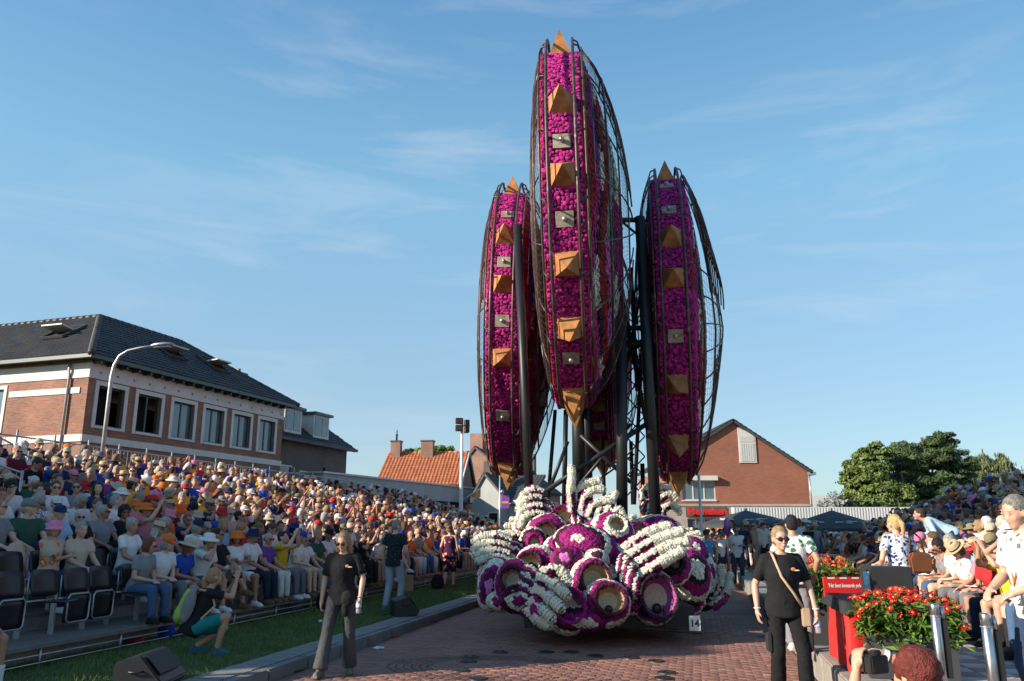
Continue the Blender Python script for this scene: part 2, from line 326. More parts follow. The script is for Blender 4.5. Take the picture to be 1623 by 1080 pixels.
# ------------------------------------------------------------------ buildings
def wall_holes(mb, a0, a1, z0, z1, d0, d1, holes, axis='x'):
    """wall from a0 to a1 along the axis, d0..d1 deep, rectangular holes (x0,x1,z0,z1)"""
    xs = sorted({a0, a1} | {h[0] for h in holes} | {h[1] for h in holes})
    for p, q in zip(xs[:-1], xs[1:]):
        hs = sorted([(h[2], h[3]) for h in holes if h[0] <= p + 1e-6 and h[1] >= q - 1e-6]); z = z0
        for (b, t) in hs + [(z1, z1)]:
            if b > z + 1e-6:
                if axis == 'x': mb.box(p, q, d0, d1, z, b)
                else: mb.box(d0, d1, p, q, z, b)
            z = t
def gable(mb, a0, a1, zb, apex_a, apex_z, d0, d1, axis='x'):
    vs = []
    for d in (d0, d1):
        for (a, z) in ((a0, zb), (a1, zb), (apex_a, apex_z)): vs.append((a, d, z) if axis == 'x' else (d, a, z))
    mb.add(vs, [(0, 2, 1), (3, 4, 5), (0, 1, 4, 3), (1, 2, 5, 4), (2, 0, 3, 5)])
def window(parent, x0, x1, z0, z1, frame_m, sash_m, y=0, axis='x', surround=0.0, leaves=2, glass=None, sill=True, depth=.12, curtain=False, open_=False):
    """a window in a wall whose outside is at y, facing -y (axis x) or -x (axis y)"""
    def bx(mb, a0, a1, d0, d1, q0, q1):
        return mb.box(a0, a1, y + d0, y + d1, q0, q1) if axis == 'x' else mb.box(y + d0, y + d1, a0, a1, q0, q1)
    root = None
    if surround:
        m = MB(); s = surround
        bx(m, x0 - s, x0, -.03, depth, z0 - s * .6, z1 + s); bx(m, x1, x1 + s, -.03, depth, z0 - s * .6, z1 + s); bx(m, x0, x1, -.032, depth, z1, z1 + s); bx(m, x0, x1, -.05, depth, z0 - s * .6, z0)
        root = m.build('window', frame_m, parent)
    m = MB(); f = .06; w = (x1 - x0)
    bx(m, x0, x0 + f, depth - .05, depth + .02, z0, z1); bx(m, x1 - f, x1, depth - .05, depth + .02, z0, z1); bx(m, x0 + f, x1 - f, depth - .05, depth + .02, z1 - f, z1); bx(m, x0 + f, x1 - f, depth - .05, depth + .02, z0, z0 + f)
    for k in range(1, leaves): c = x0 + w * k / leaves; bx(m, c - .04, c + .04, depth - .048, depth + .018, z0 + f, z1 - f)
    sash = m.build('frame' if root else 'window', sash_m, root or parent); root = root or sash
    for k in range(leaves):
        if open_ and k < 1 + (leaves > 1): continue
        g = MB(); bx(g, x0 + w * k / leaves + .05, x0 + w * (k + 1) / leaves - .05, depth - .02, depth - .012, z0 + .05, z1 - .05)
        g.build('pane', glass or M['glass'], root)
    g = MB()
    if curtain:
        n = 18; vs = []
        for i in range(n + 1):
            a = x0 + .06 + (w - .12) * i / n; d = depth + .05 + .03 * (i % 2)
            for q in (z0 + .04, z1 - .04): vs.append((a, y + d, q) if axis == 'x' else (y + d, a, q))
        g.add(vs, [(2 * i, 2 * i + 2, 2 * i + 3, 2 * i + 1) for i in range(n)]); g.build('curtain', M['curtain'], root)
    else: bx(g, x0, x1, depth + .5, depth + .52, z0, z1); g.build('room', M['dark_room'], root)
    if sill and not surround: m = MB(); bx(m, x0 - .05, x1 + .05, -.06, depth - .06, z0 - .07, z0); m.build('sill', frame_m, root)
    return root
def tiled(name, poly, mats, parent, tw=.25, th=.34, amp=.035):
    """a convex roof plane covered with courses of curved tiles; poly[0]->poly[1] is the eave"""
    P = [Vector(p) for p in poly]; e = (P[1] - P[0]).normalized(); n = e.cross(P[2] - P[0]).normalized(); up = n.cross(e).normalized()
    if n.z < 0: n = -n; up = -up if up.z < 0 else up
    uv = [((p - P[0]).dot(e), (p - P[0]).dot(up)) for p in P]; x0, x1 = min(u for u, v in uv), max(u for u, v in uv); h = max(v for u, v in uv)
    nx = max(2, int((x1 - x0) / tw)); ny = max(1, int(h / th) + 1); prof = [(0, 0), (.25, .95), (.5, 1.0), (.75, .25)]
    vs = []; fs = []; w = nx * 4 + 1
    for j in range(ny):
        v0, v1 = j * th, min(j * th + th * 1.0, h); lift = random.uniform(0, .004)
        k = len(vs)
        for (vv, z) in ((v0, .045), (v1, .008)):
            for i in range(w): q = prof[i % 4]; vs.append(P[0] + e * (x0 + (i // 4 + q[0]) * (x1 - x0) / nx) + up * vv + n * (z + lift + q[1] * amp))
        fs += [(k + i, k + i + 1, k + w + i + 1, k + w + i) for i in range(w - 1)]
        b = len(vs)
        for i in range(w): vs.append(P[0] + e * (x0 + (i // 4 + prof[i % 4][0]) * (x1 - x0) / nx) + up * v0 + n * .0)
        fs += [(b + i, b + i + 1, k + i + 1, k + i) for i in range(w - 1)]
    bm = bmesh.new(); bv = [bm.verts.new(v) for v in vs]
    for f in fs: bm.faces.new([bv[i] for i in f])
    c = sum(P, Vector()) / len(P)
    for i in range(len(P)):
        a, b = P[i], P[(i + 1) % len(P)]; pn = (b - a).cross(n).normalized()
        if (c - a).dot(pn) > 0: pn = -pn
        bmesh.ops.bisect_plane(bm, geom=list(bm.verts) + list(bm.edges) + list(bm.faces), plane_co=a, plane_no=pn, clear_outer=True)
    me = bpy.data.meshes.new(name); bm.to_mesh(me); bm.free(); me.materials.append(mats)
    o = link(name, me, parent=parent); o['kind'] = 'stuff'
    m = MB(); m.add([p + n * -.01 for p in P] + [p - n * .16 for p in P], [tuple(range(len(P))), tuple(range(2 * len(P) - 1, len(P) - 1, -1))] + [(i, i + len(P), (i + 1) % len(P) + len(P), (i + 1) % len(P)) for i in range(len(P))])
    m.build('roof_deck', M['tile_grey'], parent); return o
def ridge(parent, pts, m, r=.13):
    for a, b in zip(pts[:-1], pts[1:]):
        a, b = Vector(a), Vector(b); d = b - a; k = int(d.length / .38); mb = MB()
        for i in range(k): p, q = a + d * (i / k), a + d * ((i + 1.12) / k); mb.tube([p, q], [r, r * .86], 8)
        o = mb.build('ridge_tiles', m, parent); o['kind'] = 'stuff'

# --- the long brick building behind the left stand
UX = Vector((.31, .9507, 0)); URZ = math.atan2(UX.y, UX.x)
b1 = empty('brick_building', (-16.2, 30, 0), URZ, 'red brick two storey building with white window surrounds and dark hipped tile roof', 'building')
Lb, Wb, EV = 12.9, 8.0, 8.1; mb = MB(); wins = []
for i in range(6): x = .52 + i * 2.07; wins.append((x, x + 1.34, 5.62, 7.18))
wall_holes(mb, 0, Lb, 0, EV, 0, .3, wins)
wall_holes(mb, .3, 18, 0, EV, 0, .3, [(4.2, 5.4, 5.5, 7.15)], 'y'); mb.box(Lb - .3, Lb, .3, Wb, 0, EV); mb.box(8, Lb - .3, Wb - .3, Wb, 0, EV)
mb.build('wall', M['brick_red'], b1)
for i, h in enumerate(wins): window(b1, *h, M['trim'], M['green_trim'], surround=.17, leaves=2, curtain=i > 1, open_=i < 2, depth=.2)
window(b1, 4.2, 5.4, 5.5, 7.15, M['trim'], M['green_trim'], axis='y', surround=.15, curtain=True)
m = MB(); m.box(-.03, Lb + .03, -.035, 0, 7.40, 7.99); m.box(-.035, 0, 0, 18, 7.40, 7.97); m.build('white_band', M['trim'], b1)
m = MB(); m.box(-.04, Lb + .04, -.05, 0, 4.95, 5.22); m.box(-.05, 0, 0, 18, 4.95, 5.22); m.build('plinth_band', M['trim'], b1)
m = MB(); m.box(-.036, 0, .35, 3.9, 6.8, 7.03); m.build('string_course', M['trim'], b1)
for k in range(15): m = MB(); m.lathe([(.035, 0), (.05, .03), (.02, .06)], 8, M=Matrix.Translation((.5 + k * .87, -.035, 7.65)) @ Matrix.Rotation(R(90), 4, 'X')); m.build('wall_anchor', M['galv'], b1)
m = MB(); m.tube([(-.1, .9, EV - .1), (-.12, .9, 7.7), (-.08, .9, 7.5), (-.08, .9, 2.2)], .045, 8); m.build('drainpipe', M['galv'], b1)
OV = .55; m = MB()
m.box(-OV, Lb + OV, -OV, -OV + .14, EV - .04, EV + .16); m.box(-OV, -OV + .14, -OV + .14, 18, EV - .04, EV + .16); m.build('gutter', M['green_trim'], b1)
for k in range(20): m = MB(); m.box(k * .65 + .1, k * .65 + .18, -OV + .14, 0, EV - .16, EV); m.build('rafter_end', M['green_trim'], b1)
m = MB(); m.box(-OV + .14, Lb + OV, -OV + .14, 0, EV, EV + .03); m.box(-OV + .14, 0, 0, 18, EV, EV + .03); m.build('soffit', M['green_trim'], b1)
RZ = 11.15; A_ = (4, 4, RZ); B_ = (Lb - 3.6, 4, RZ); e0 = EV + .1
tiled('roof_tiles', [(-OV, -OV, e0), (Lb + OV, -OV, e0), B_, A_], M['tile_dark'], b1)
tiled('roof_tiles', [(-OV, 18, e0), (-OV, -OV, e0), A_, (4, 18, RZ)], M['tile_dark'], b1)
tiled('roof_tiles', [(Lb + OV, -OV, e0), (Lb + OV, 8 + OV, e0), B_], M['tile_dark'], b1)
tiled('roof_tiles', [(Lb + OV, 8 + OV, e0), (8 + OV, 8 + OV, e0), A_, B_], M['tile_dark'], b1)
tiled('roof_tiles', [(8 + OV, 8 + OV, e0), (8 + OV, 18, e0), (4, 18, RZ), A_], M['tile_dark'], b1)
ridge(b1, [(-OV, -OV, e0 + .03), A_], M['tile_dark'], .15); ridge(b1, [A_, B_], M['tile_dark'], .14); ridge(b1, [B_, (Lb + OV, -OV, e0 + .03)], M['tile_dark'], .13); ridge(b1, [A_, (4, 18, RZ)], M['tile_dark'], .14)
sl_ = (RZ - e0) / (4 + OV); an = math.atan(sl_)
def roofwin(parent, x, y, side, open_a=38):
    z = e0 + (y + OV) * sl_ + .1
    if side == 'f': T = Matrix.Translation((x, y, z)) @ Matrix.Rotation(an, 4, 'X')
    else: T = Matrix.Translation((y, x, z)) @ Matrix.Rotation(R(-90), 4, 'Z') @ Matrix.Rotation(an, 4, 'X')
    m = MB(); m.box(-.62, .62, -.05, .02, 0, .1, T); m.box(-.62, .62, 1.3, 1.37, 0, .1, T); m.box(-.62, -.55, .02, 1.3, 0, .1, T); m.box(.55, .62, .02, 1.3, 0, .1, T); f = m.build('roof_window', M['tile_grey'], parent)
    T2 = T @ Matrix.Translation((0, .68, .1)) @ Matrix.Rotation(R(-open_a), 4, 'X')
    m = MB(); m.box(-.55, .55, -.64, .64, -.03, .03, T2); m.build('sash', M['trim'], f); m = MB(); m.box(-.47, .47, -.56, .56, .033, .037, T2); m.build('pane', M['glass'], f)
    m = MB(); m.box(-.54, .54, .02, 1.3, -.005, .01, T); m.build('room', M['dark_room'], f)
roofwin(b1, 6.0, 1.2, 'f'); roofwin(b1, 9.1, 1.15, 'f'); roofwin(b1, 3.6, 1.3, 's', 42)

# --- dark brick house behind it
b2 = empty('brick_house', Vector((-16.2, 30, 0)) + UX * 13.15 + Vector((-.95, .31, 0)) * .9, URZ, 'dark brown brick house with two dormers and a brick chimney behind the left stand', 'house')
L2, E2, R2, W2 = 8.2, 6.6, 9.5, 7.0; mb = MB(); h2 = [(.8, 2.1, 3.2, 5.1), (3.1, 4.3, 3.2, 4.9), (6.0, 7.1, 3.3, 4.8)]
wall_holes(mb, 0, L2, 0, E2, 0, .3, h2); mb.box(L2 - .3, L2, .3, W2, 0, E2); mb.box(0, .3, .3, W2, 0, E2); gable(mb, 0, W2, E2, 3.5, R2, L2 - .3, L2, 'y'); mb.build('wall', M['brick_dark'], b2)
for h in h2: window(b2, *h, M['trim'], M['trim'], surround=.07, leaves=2, curtain=False)
for lf in (.8, 2.1): m = MB(); T = Matrix.Translation((lf, -.03, 0)) @ Matrix.Rotation(R(-50 if lf < 1 else -130), 4, 'Z'); m.box(0, .6, -.02, .02, 3.22, 5.05, T); m.build('open_sash', M['trim'], b2)
tiled('roof_tiles', [(-.1, -.4, E2), (L2 + .5, -.4, E2), (L2 - .9, 3.5, R2), (-.1, 3.5, R2)], M['tile_dark'], b2)
tiled('roof_tiles', [(L2 + .5, -.4, E2), (L2 + .5, W2 + .4, E2), (L2 - .9, 3.5, R2)], M['tile_dark'], b2)
tiled('roof_tiles', [(L2 + .5, W2 + .4, E2), (-.1, W2 + .4, E2), (-.1, 3.5, R2), (L2 - .9, 3.5, R2)], M['tile_dark'], b2)
m = MB(); m.box(-.1, L2 + .5, -.52, -.4, E2 - .12, E2 + .04); m.build('gutter', M['tile_grey'], b2)
for x in (1.3, 4.3):
    m = MB(); m.box(x, x + 1.7, .05, 2.6, 7.0, 8.35); d = m.build('dormer', M['trim'], b2); m = MB(); m.box(x - .15, x + 1.85, -.15, 2.8, 8.35, 8.5); m.build('dormer_roof', M['green_trim'], d)
    for q in (0, 1): m = MB(); m.box(x + .12 + q * .76, x + .80 + q * .76, .02, .045, 7.15, 8.22); m.build('pane', M['glass'], d)
m = MB(); m.box(1.2, 2.0, 3.2, 3.9, 9.2, 10.55); ch = m.build('chimney', M['brick_old'], b2); m = MB(); m.lathe([(.12, 10.55), (.1, 10.8)], 8, (1.6, 3.55, 0)); m.build('chimney_pot', M['tile_orange'], ch)
m = MB(); m.box(5.5, 5.7, -.16, 0, 4.9, 5.3); m.build('wall_lamp', M['black_plastic'], b2)

# --- low flat roofed building with blue awnings
b3 = empty('flat_building', at(556, 790, 46) * 1.0, math.atan2(.96, .40)); b3.location.z = 0; tag(b3, 'low flat roofed building with pale grey fascia and blue awnings behind the stand', 'building')
mb = MB(); mb.box(0, 17, 3.0, 10, 0, 3.6); mb.build('wall', M['plaster'], b3); m = MB(); m.box(-3, 17.3, -.2, 10.2, 3.6, 4.65); m.build('fascia', M['plaster'], b3)
m = MB(); m.box(-3.1, 17.4, -.3, 10.3, 4.65, 4.75); m.build('roof_edge', M['trim'], b3)
for k in range(4):
    m = MB(); m.box(k * 4.5 + 2.9, k * 4.5 + 3.15, -.1, .15, 0, 3.6); m.build('pillar', M['trim'], b3)
    m = MB(); m.add([(k * 4.5 + .1, 2.9, 3.55), (k * 4.5 + 2.8, 2.9, 3.55), (k * 4.5 + 2.8, -1.2, 2.2), (k * 4.5 + .1, -1.2, 2.2), (k * 4.5 + 2.8, -1.2, 1.9), (k * 4.5 + .1, -1.2, 1.9)], [(0, 1, 2, 3), (3, 2, 4, 5)]); m.build('awning', mat('awning', (.02, .04, .18), .7), b3)

# --- house with the orange pantile roof
c0 = at(600, 764, 60); b4 = empty('orange_roof_house', (c0.x, c0.y, 0), R(-6), 'low brick house with an orange pantile roof, two brick chimneys and white windows', 'house')
E4, R4, L4, W4 = c0.z, 7.55, 6.1, 6.6; mb = MB(); mb.box(0, L4, 0, W4, 0, E4); gable(mb, 0, W4, E4, W4 / 2, R4 - .1, L4 - .3, L4, 'y'); gable(mb, 0, W4, E4, W4 / 2, R4 - .1, 0, .3, 'y'); mb.build('wall', M['brick_old'], b4)
tiled('roof_tiles', [(-.2, -.4, E4 - .25), (L4 + .15, -.4, E4 - .25), (L4 + .15, W4 / 2, R4), (-.2, W4 / 2, R4)], M['tile_orange'], b4, .26, .33, .05)
tiled('roof_tiles', [(L4 + .15, W4 + .4, E4 - .25), (-.2, W4 + .4, E4 - .25), (-.2, W4 / 2, R4), (L4 + .15, W4 / 2, R4)], M['tile_orange'], b4, .26, .33, .05)
ridge(b4, [(-.2, W4 / 2, R4 + .03), (L4 + .15, W4 / 2, R4 + .03)], M['tile_orange'], .12)
for x, w in ((.5, .75), (3.0, .95)):
    m = MB(); m.box(x - w / 2, x + w / 2, 2.7, 3.4, 6.6, 8.45); ch = m.build('chimney', M['brick_old'], b4); m = MB(); m.box(x - w / 2 - .05, x + w / 2 + .05, 2.65, 3.45, 8.4, 8.5); m.build('chimney_cap', M['brick_dark'], ch); m = MB(); m.box(x - w / 2 - .1, x + w / 2 + .1, 2.6, 2.69, 6.6, 6.95); m.build('flashing', M['galv'], ch)
m = MB(); m.lathe([(.08, 8.5), (.07, 8.9), (.12, 8.95), (.03, 9.1), (.06, 9.2), (.02, 9.4)], 8, (.5, 3.05, 0)); m.build('chimney_cowl', M['black_plastic'], b4)
m = MB(); m.tube([(L4 + .2, -.35, E4 - .2), (L4 + .2, W4 / 2, R4 + .05)], .07, 4); m.tube([(L4 + .2, W4 + .35, E4 - .2), (L4 + .2, W4 / 2, R4 + .05)], .07, 4); m.build('barge_board', M['trim'], b4)
b4w = empty('window', (L4, 0, 0), R(90)); b4w.parent = b4
for x in (1.2, 4.0):
    m = MB(); m.box(x, x + 1.1, -.05, .0, 1.2, 3.2); w_ = m.build('window', M['trim'], b4w); m = MB(); m.box(x + .12, x + .98, -.06, -.051, 1.32, 3.08); m.build('pane', M['glass'], b4w)

# --- brick gable house behind, grey plaster house
c0 = at(702, 760, 72); b5 = empty('gable_house', (c0.x, c0.y, 0), R(-20), 'brick gable house with a peak chimney and slate roof behind the grey plaster house', 'house')
pk = at(744, 712, 72).z; mb = MB(); mb.box(0, 8.2, 0, 9, 0, 5.0); gable(mb, 0, 8.2, 5.0, 3.1, pk, 0, .3); mb.build('wall', M['brick_old'], b5)
tiled('roof_tiles', [(8.5, -.15, 4.9), (8.5, 9, 4.9), (3.1, 9, pk + .15), (3.1, -.15, pk + .15)], M['tile_grey'], b5); tiled('roof_tiles', [(-.3, 9, 4.9), (-.3, -.15, 4.9), (3.1, -.15, pk + .15), (3.1, 9, pk + .15)], M['tile_grey'], b5)
m = MB(); m.box(2.5, 3.7, .2, .9, pk - .3, pk + 1.3); m.build('chimney', M['brick_old'], b5); m = MB(); m.box(6.0, 6.6, 6, 6.6, 6, 8.6); m.build('chimney', M['brick_dark'], b5)
c0 = at(748, 800, 58); b6 = empty('plaster_house', (c0.x, c0.y, 0), R(-24), 'pale grey plaster house with a dark roof and a small brick chimney', 'house')
mb = MB(); mb.box(0, 2.6, 0, 7, 0, 3.8); gable(mb, 0, 2.6, 3.8, 1.0, 5.6, 0, .3); mb.box(2.61, 4.3, .5, 6, 0, 3.7); mb.build('wall', M['plaster'], b6)
tiled('roof_tiles', [(3.0, -.15, 3.6), (3.0, 7, 3.6), (1.0, 7, 5.7), (1.0, -.15, 5.7)], M['tile_grey'], b6); tiled('roof_tiles', [(-.3, 7, 3.6), (-.3, -.15, 3.6), (1.0, -.15, 5.7), (1.0, 7, 5.7)], M['tile_grey'], b6)
tiled('roof_tiles', [(2.5, .3, 3.7), (4.5, .3, 3.7), (4.4, 3.2, 5.6), (2.0, 3.2, 5.6)], M['tile_grey'], b6)
m = MB(); m.box(.75, 1.4, .3, .9, 5.3, 6.5); m.build('chimney', M['brick_dark'], b6); m = MB(); m.box(1.3, 2.1, -.03, 0, 1.4, 2.9); w_ = m.build('window', M['trim'], b6); m = MB(); m.box(1.38, 2.02, -.035, -.031, 1.48, 2.82); m.build('pane', M['dark_room'], w_)
m = MB(); m.box(2.5, 4.5, .2, .45, 3.45, 3.7); m.build('gutter', M['trim'], b6)

# --- the pub on the right: brick gable wall over a stone ground floor
Y7 = 50; xl = at(1052, 760, Y7).x; xr = at(1281, 760, Y7).x; xp = at(1161, 668, Y7).x; ez = at(1281, 745, Y7).z; pz = at(1161, 668, Y7).z; bz = at(1200, 799, Y7).z
b7 = empty('pub_building', (xl, Y7, 0), 0, 'red brick gable house over a stone ground floor with red pub lettering above its window', 'building')
W7 = xr - xl; P7 = xp - xl; lz = ez + .0; mb = MB()
uw = (at(1104, 0, Y7).x - xl, at(1134, 0, Y7).x - xl); wz0, wz1 = at(1120, 793, Y7).z, at(1120, 762, Y7).z
wx0 = at(1081, 780, Y7).x - xl; wx1 = at(1134, 780, Y7).x - xl
wall_holes(mb, 0, W7, bz, ez, 0, .3, [(wx0, wx1, wz0, wz1)]); mb.box(W7 - .3, W7, .3, 10, bz, ez); mb.box(0, .3, .3, 10, 0, ez)
gable(mb, 0, W7, ez, P7, pz, 0, .3)
mb.build('wall', M['brick_house'], b7)
m = MB(); gx0 = at(1090, 840, Y7).x - xl; gx1 = at(1131, 840, Y7).x - xl; gz1 = at(1100, 822, Y7).z
wall_holes(m, 0, W7, 0, bz - .004, -.04, .3, [(gx0, gx1, .7, gz1)]); m.build('stone_front', M['stone_band'], b7); m = MB(); m.box(-.05, W7 + .1, -.09, -.04, bz - .14, bz - .02); m.build('ledge', M['stone_band'], b7)
window(b7, gx0, gx1, .7, gz1, M['galv'], M['galv'], leaves=3, curtain=True); window(b7, wx0, wx1, wz0, wz1, M['trim'], M['trim'], leaves=3, curtain=False, open_=False)
m = MB(); m.box(wx0 - .1, wx1 + .12, -.32, 0, wz1, wz1 + .28); m.build('shutter_box', M['trim'], b7)
for q in (0, 1): m = MB(); m.box(wx0 + .08 + q * .7, wx0 + .6 + q * .7, .2, .22, wz0 + .1, wz1 - .1); m.build('curtain', M['curtain'], b7)
aw = (at(1170, 700, Y7).x - xl, at(1197, 700, Y7).x - xl); az = (at(1180, 734, Y7).z, at(1170, 678, Y7).z, at(1197, 690, Y7).z)
m = MB(); m.prism([(aw[0], az[0]), (aw[1], az[0]), (aw[1], az[2]), (aw[0], az[1])], -.06, -.0, Matrix.Rotation(R(90), 4, 'X') @ Matrix.Scale(-1, 4, (0, 0, 1))); gw = m.build('attic_window', M['trim'], b7)
f = .09; hs = az[0] + (az[2] - az[0]) * .72
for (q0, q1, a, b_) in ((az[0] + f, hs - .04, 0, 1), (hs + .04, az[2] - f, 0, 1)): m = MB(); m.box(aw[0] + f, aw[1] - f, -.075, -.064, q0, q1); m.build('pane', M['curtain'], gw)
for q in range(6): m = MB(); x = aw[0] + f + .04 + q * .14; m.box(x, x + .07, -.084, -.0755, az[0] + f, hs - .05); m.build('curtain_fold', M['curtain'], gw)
m = MB(); m.add([(W7 + .25, -.15, ez - .1), (W7 + .25, 10, ez - .1), (P7, 10, pz + .12), (P7, -.15, pz + .12)], [(0, 1, 2, 3)]); o = m.build('verge_underlay', M['tile_grey'], b7)
tiled('roof_tiles', [(W7 + .3, -.2, ez - .12), (W7 + .3, 10, ez - .12), (P7, 10, pz + .12), (P7, -.2, pz + .12)], M['tile_dark'], b7); tiled('roof_tiles', [(-.1, 10, ez + .35), (-.1, -.2, ez + .35), (P7, -.2, pz + .12), (P7, 10, pz + .12)], M['tile_dark'], b7)
m = MB(); m.tube([(W7 + .05, -.08, ez - .25), (W7 + .05, -.08, bz - .3)], .05, 8); m.box(W7 - .02, W7 + .45, -.2, 3, ez - .32, ez - .14); m.build('drainpipe', M['galv'], b7)
def text_obj(name, s, size, mat_, parent=None, loc=(0, 0, 0), rot=(R(90), 0, 0), ext=.03, sx=1.0, off=0, shear=0, **kw):
    cu = bpy.data.curves.new(name, 'FONT'); cu.body = s; cu.size = size; cu.extrude = ext; cu.offset = off; cu.resolution_u = 3; cu.shear = shear
    t = bpy.data.objects.new(name, cu); COL.objects.link(t); dg = bpy.context.evaluated_depsgraph_get(); me = bpy.data.meshes.new_from_object(t.evaluated_get(dg)); bpy.data.objects.remove(t)
    o = link(name, me, mat_, parent, loc, rot, **kw); o.scale = (sx, 1, 1); return o
sx0 = at(1088, 812, Y7).x - xl; sx1 = at(1149, 812, Y7).x - xl; sz = at(1100, 816, Y7).z
bd = empty('letter_sign'); bd.parent = b7
def fit_x(t, w): xs = [v.co.x for v in t.data.vertices]; t.scale.x = w / (max(xs) - min(xs))
t = text_obj('lettering', 'Heineken', .60, M['paint_red'], bd, (sx0, -.30, sz), ext=.05, off=.02); fit_x(t, sx1 - sx0)
m = MB(); m.box(sx0 - .05, sx1 + .05, -.12, -.045, sz - .12, sz + .48); m.build('sign_board', mat('sign_board', (.12, .08, .07), .6), bd)
# low shop front joined on the right
fx0 = at(1168, 812, 46).x; fx1 = at(1455, 812, 46).x; fz1 = at(1300, 804, 46).z; fz0 = at(1300, 825, 46).z
b8 = empty('shop_row', (fx0, 46, 0), 0, 'long single storey brick shop row with a white ribbed fascia beside the pub', 'building')
m = MB(); m.box(1.25, fx1 - fx0 + 6, .4, 3.9, 0, fz1 - .1); m.build('wall', M['brick_old'], b8); m = MB(); m.box(-.2, fx1 - fx0 + 6, 0, .38, fz0 + .0, fz1); fa = m.build('fascia', M['fascia'], b8)
m = MB()
for k in range(110): m.box(-.15 + k * .16, -.09 + k * .16, -.02, -.001, fz0 + .03, fz1 - .03)
o = m.build('ribs', M['fascia'], b8); o['kind'] = 'stuff'
for k in range(5): window(b8, 1.2 + k * 2.4, 2.3 + k * 2.4, .8, 2.0, M['trim'], M['trim'], y=.4, leaves=1, depth=.05, sill=False) if False else None
for k in range(5): m = MB(); m.box(1.6 + k * 2.3, 2.7 + k * 2.3, .33, .398, .7, 2.1); w_ = m.build('window', M['trim'], b8); m = MB(); m.box(1.69 + k * 2.3, 2.61 + k * 2.3, .318, .329, .8, 2.0); m.build('pane', M['glass'], w_)
# white hall far behind, next to the bare tree
c0 = at(1285, 800, 110); b9 = empty('white_hall', (c0.x, 110, 0), 0, 'white flat roofed hall far behind the pub with small dark windows', 'building'); m = MB(); m.box(0, 5.2, 0, 12, 0, at(1300, 786, 110).z); m.build('wall', M['fascia'], b9)
for k in range(4): m = MB(); m.box(.5 + k * 1.1, 1.0 + k * 1.1, -.03, -.001, 4.3, 4.6); m.build('window', M['tile_grey'], b9)
# house added out of frame at left, sized so its shadow crosses the road
b10 = empty('shade_house', (-21.2, 2.9, 0), R(4), 'unseen flat roofed brick house added left of the near stand to shade the road', 'house'); m = MB(); m.box(-9, 0, 0, 7.8, 0, 10.4); m.build('wall', M['brick_red'], b10); m = MB(); m.box(-9.2, .2, -.2, 8.0, 10.4, 10.7); m.build('roof', M['tile_grey'], b10)

# ------------------------------------------------------------------ trees
leaf_m = mat('leaf', (1, 1, 1), .55, var=.1, src='attr', spec=.3)
bark_m = mat('bark', (.10, .075, .055), .9, var=.3, vs=6, bump=.6, bs=30)
def tree(name, loc, clumps, n, size, col, label, trunk, seed, droop=0, group=None, cat='tree', needles=False):
    rng = np.random.default_rng(seed); root = empty(name, loc, 0, label, cat, group)
    tot = sum(c[1][0] * c[1][1] * c[1][2] for c in clumps) ; V = []; C = []
    for (c, r) in clumps:
        k = int(n * r[0] * r[1] * r[2] / tot) + 20; sub = 14 + int(k / 500)
        sd = rng.normal(size=(sub, 3)); sd /= np.linalg.norm(sd, axis=1)[:, None]; sc = np.array(c) + sd * np.array(r) * rng.uniform(.55, .95, (sub, 1))
        ci = rng.integers(0, sub, k); d = rng.normal(size=(k, 3)); d /= np.linalg.norm(d, axis=1)[:, None]; d[:, 2] = np.abs(d[:, 2]) * .9 + d[:, 2] * .1
        sr = rng.uniform(.30, .55, sub)[ci][:, None] * np.array(r).mean(); p = sc[ci] + d * sr * rng.uniform(.35, 1.12, (k, 1)) * np.array([1, 1, .75])
        if droop: p[:, 2] -= rng.random(k) ** 1.5 * droop
        e1 = rng.normal(size=(k, 3)); e1 -= d * (e1 * d).sum(1)[:, None] * .6; e1 /= np.linalg.norm(e1, axis=1)[:, None]; e2 = np.cross(e1, d + rng.normal(0, .5, (k, 3))); e2 /= np.linalg.norm(e2, axis=1)[:, None] + 1e-6
        s = size * rng.uniform(.6, 1.3, (k, 1)); e1 = e1 * s * (1.6 if needles else 1.2); e2 = e2 * s * (.35 if needles else .65)
        if droop: e1 = np.stack([e1[:, 0] * .3, e1[:, 1] * .3, -np.abs(s[:, 0]) * 2.2], 1)
        V.append(np.stack([p - e1, p + e2, p + e1, p - e2], 1)); tone = rng.uniform(.7, 1.3, sub)[ci][:, None] * rng.uniform(.8, 1.2, (k, 1)); cc = np.array(col) * tone * np.array([1, 1, 1]) + rng.uniform(0, .02, (k, 1)) * np.array([1.3, 1, .1]); C.append(np.repeat(cc, 4, 0))
    V = np.concatenate(V); nq = len(V); me = np_mesh('crown', V.reshape(-1, 3), np.arange(4 * nq).reshape(-1, 4), leaf_m, np.concatenate(C)); link('crown', me, parent=root)['kind'] = 'stuff'
    m = MB(); top = trunk[0]; m.tube([(0, 0, 0), (.1, 0, top * .4), (-.05, .1, top)], [trunk[1], trunk[1] * .75, trunk[1] * .3], 9); m.build('trunk', bark_m, root)
    for (c, r) in clumps:
        m = MB(); b0 = Vector((0, 0, top * random.uniform(.35, .8))); cv = Vector(c); m.tube([b0, b0.lerp(cv, .5) + Vector((0, 0, -.2)), cv, cv + Vector((random.uniform(-1, 1) * r[0] * .6, 0, r[2] * .6))], [trunk[1] * .4, trunk[1] * .28, trunk[1] * .16, .02], 6); m.build('limb', bark_m, root)
    return root
def px_clumps(Y, lst, base):
    out = []
    for (px, py, rx, rz, *dy) in lst:
        p = at(px, py, Y + (dy[0] if dy else 0)); k = Y * 1.02 / FPX; out.append(((p.x - base.x, p.y - base.y, p.z), (rx * k, rx * k * .8, rz * k)))
    return out
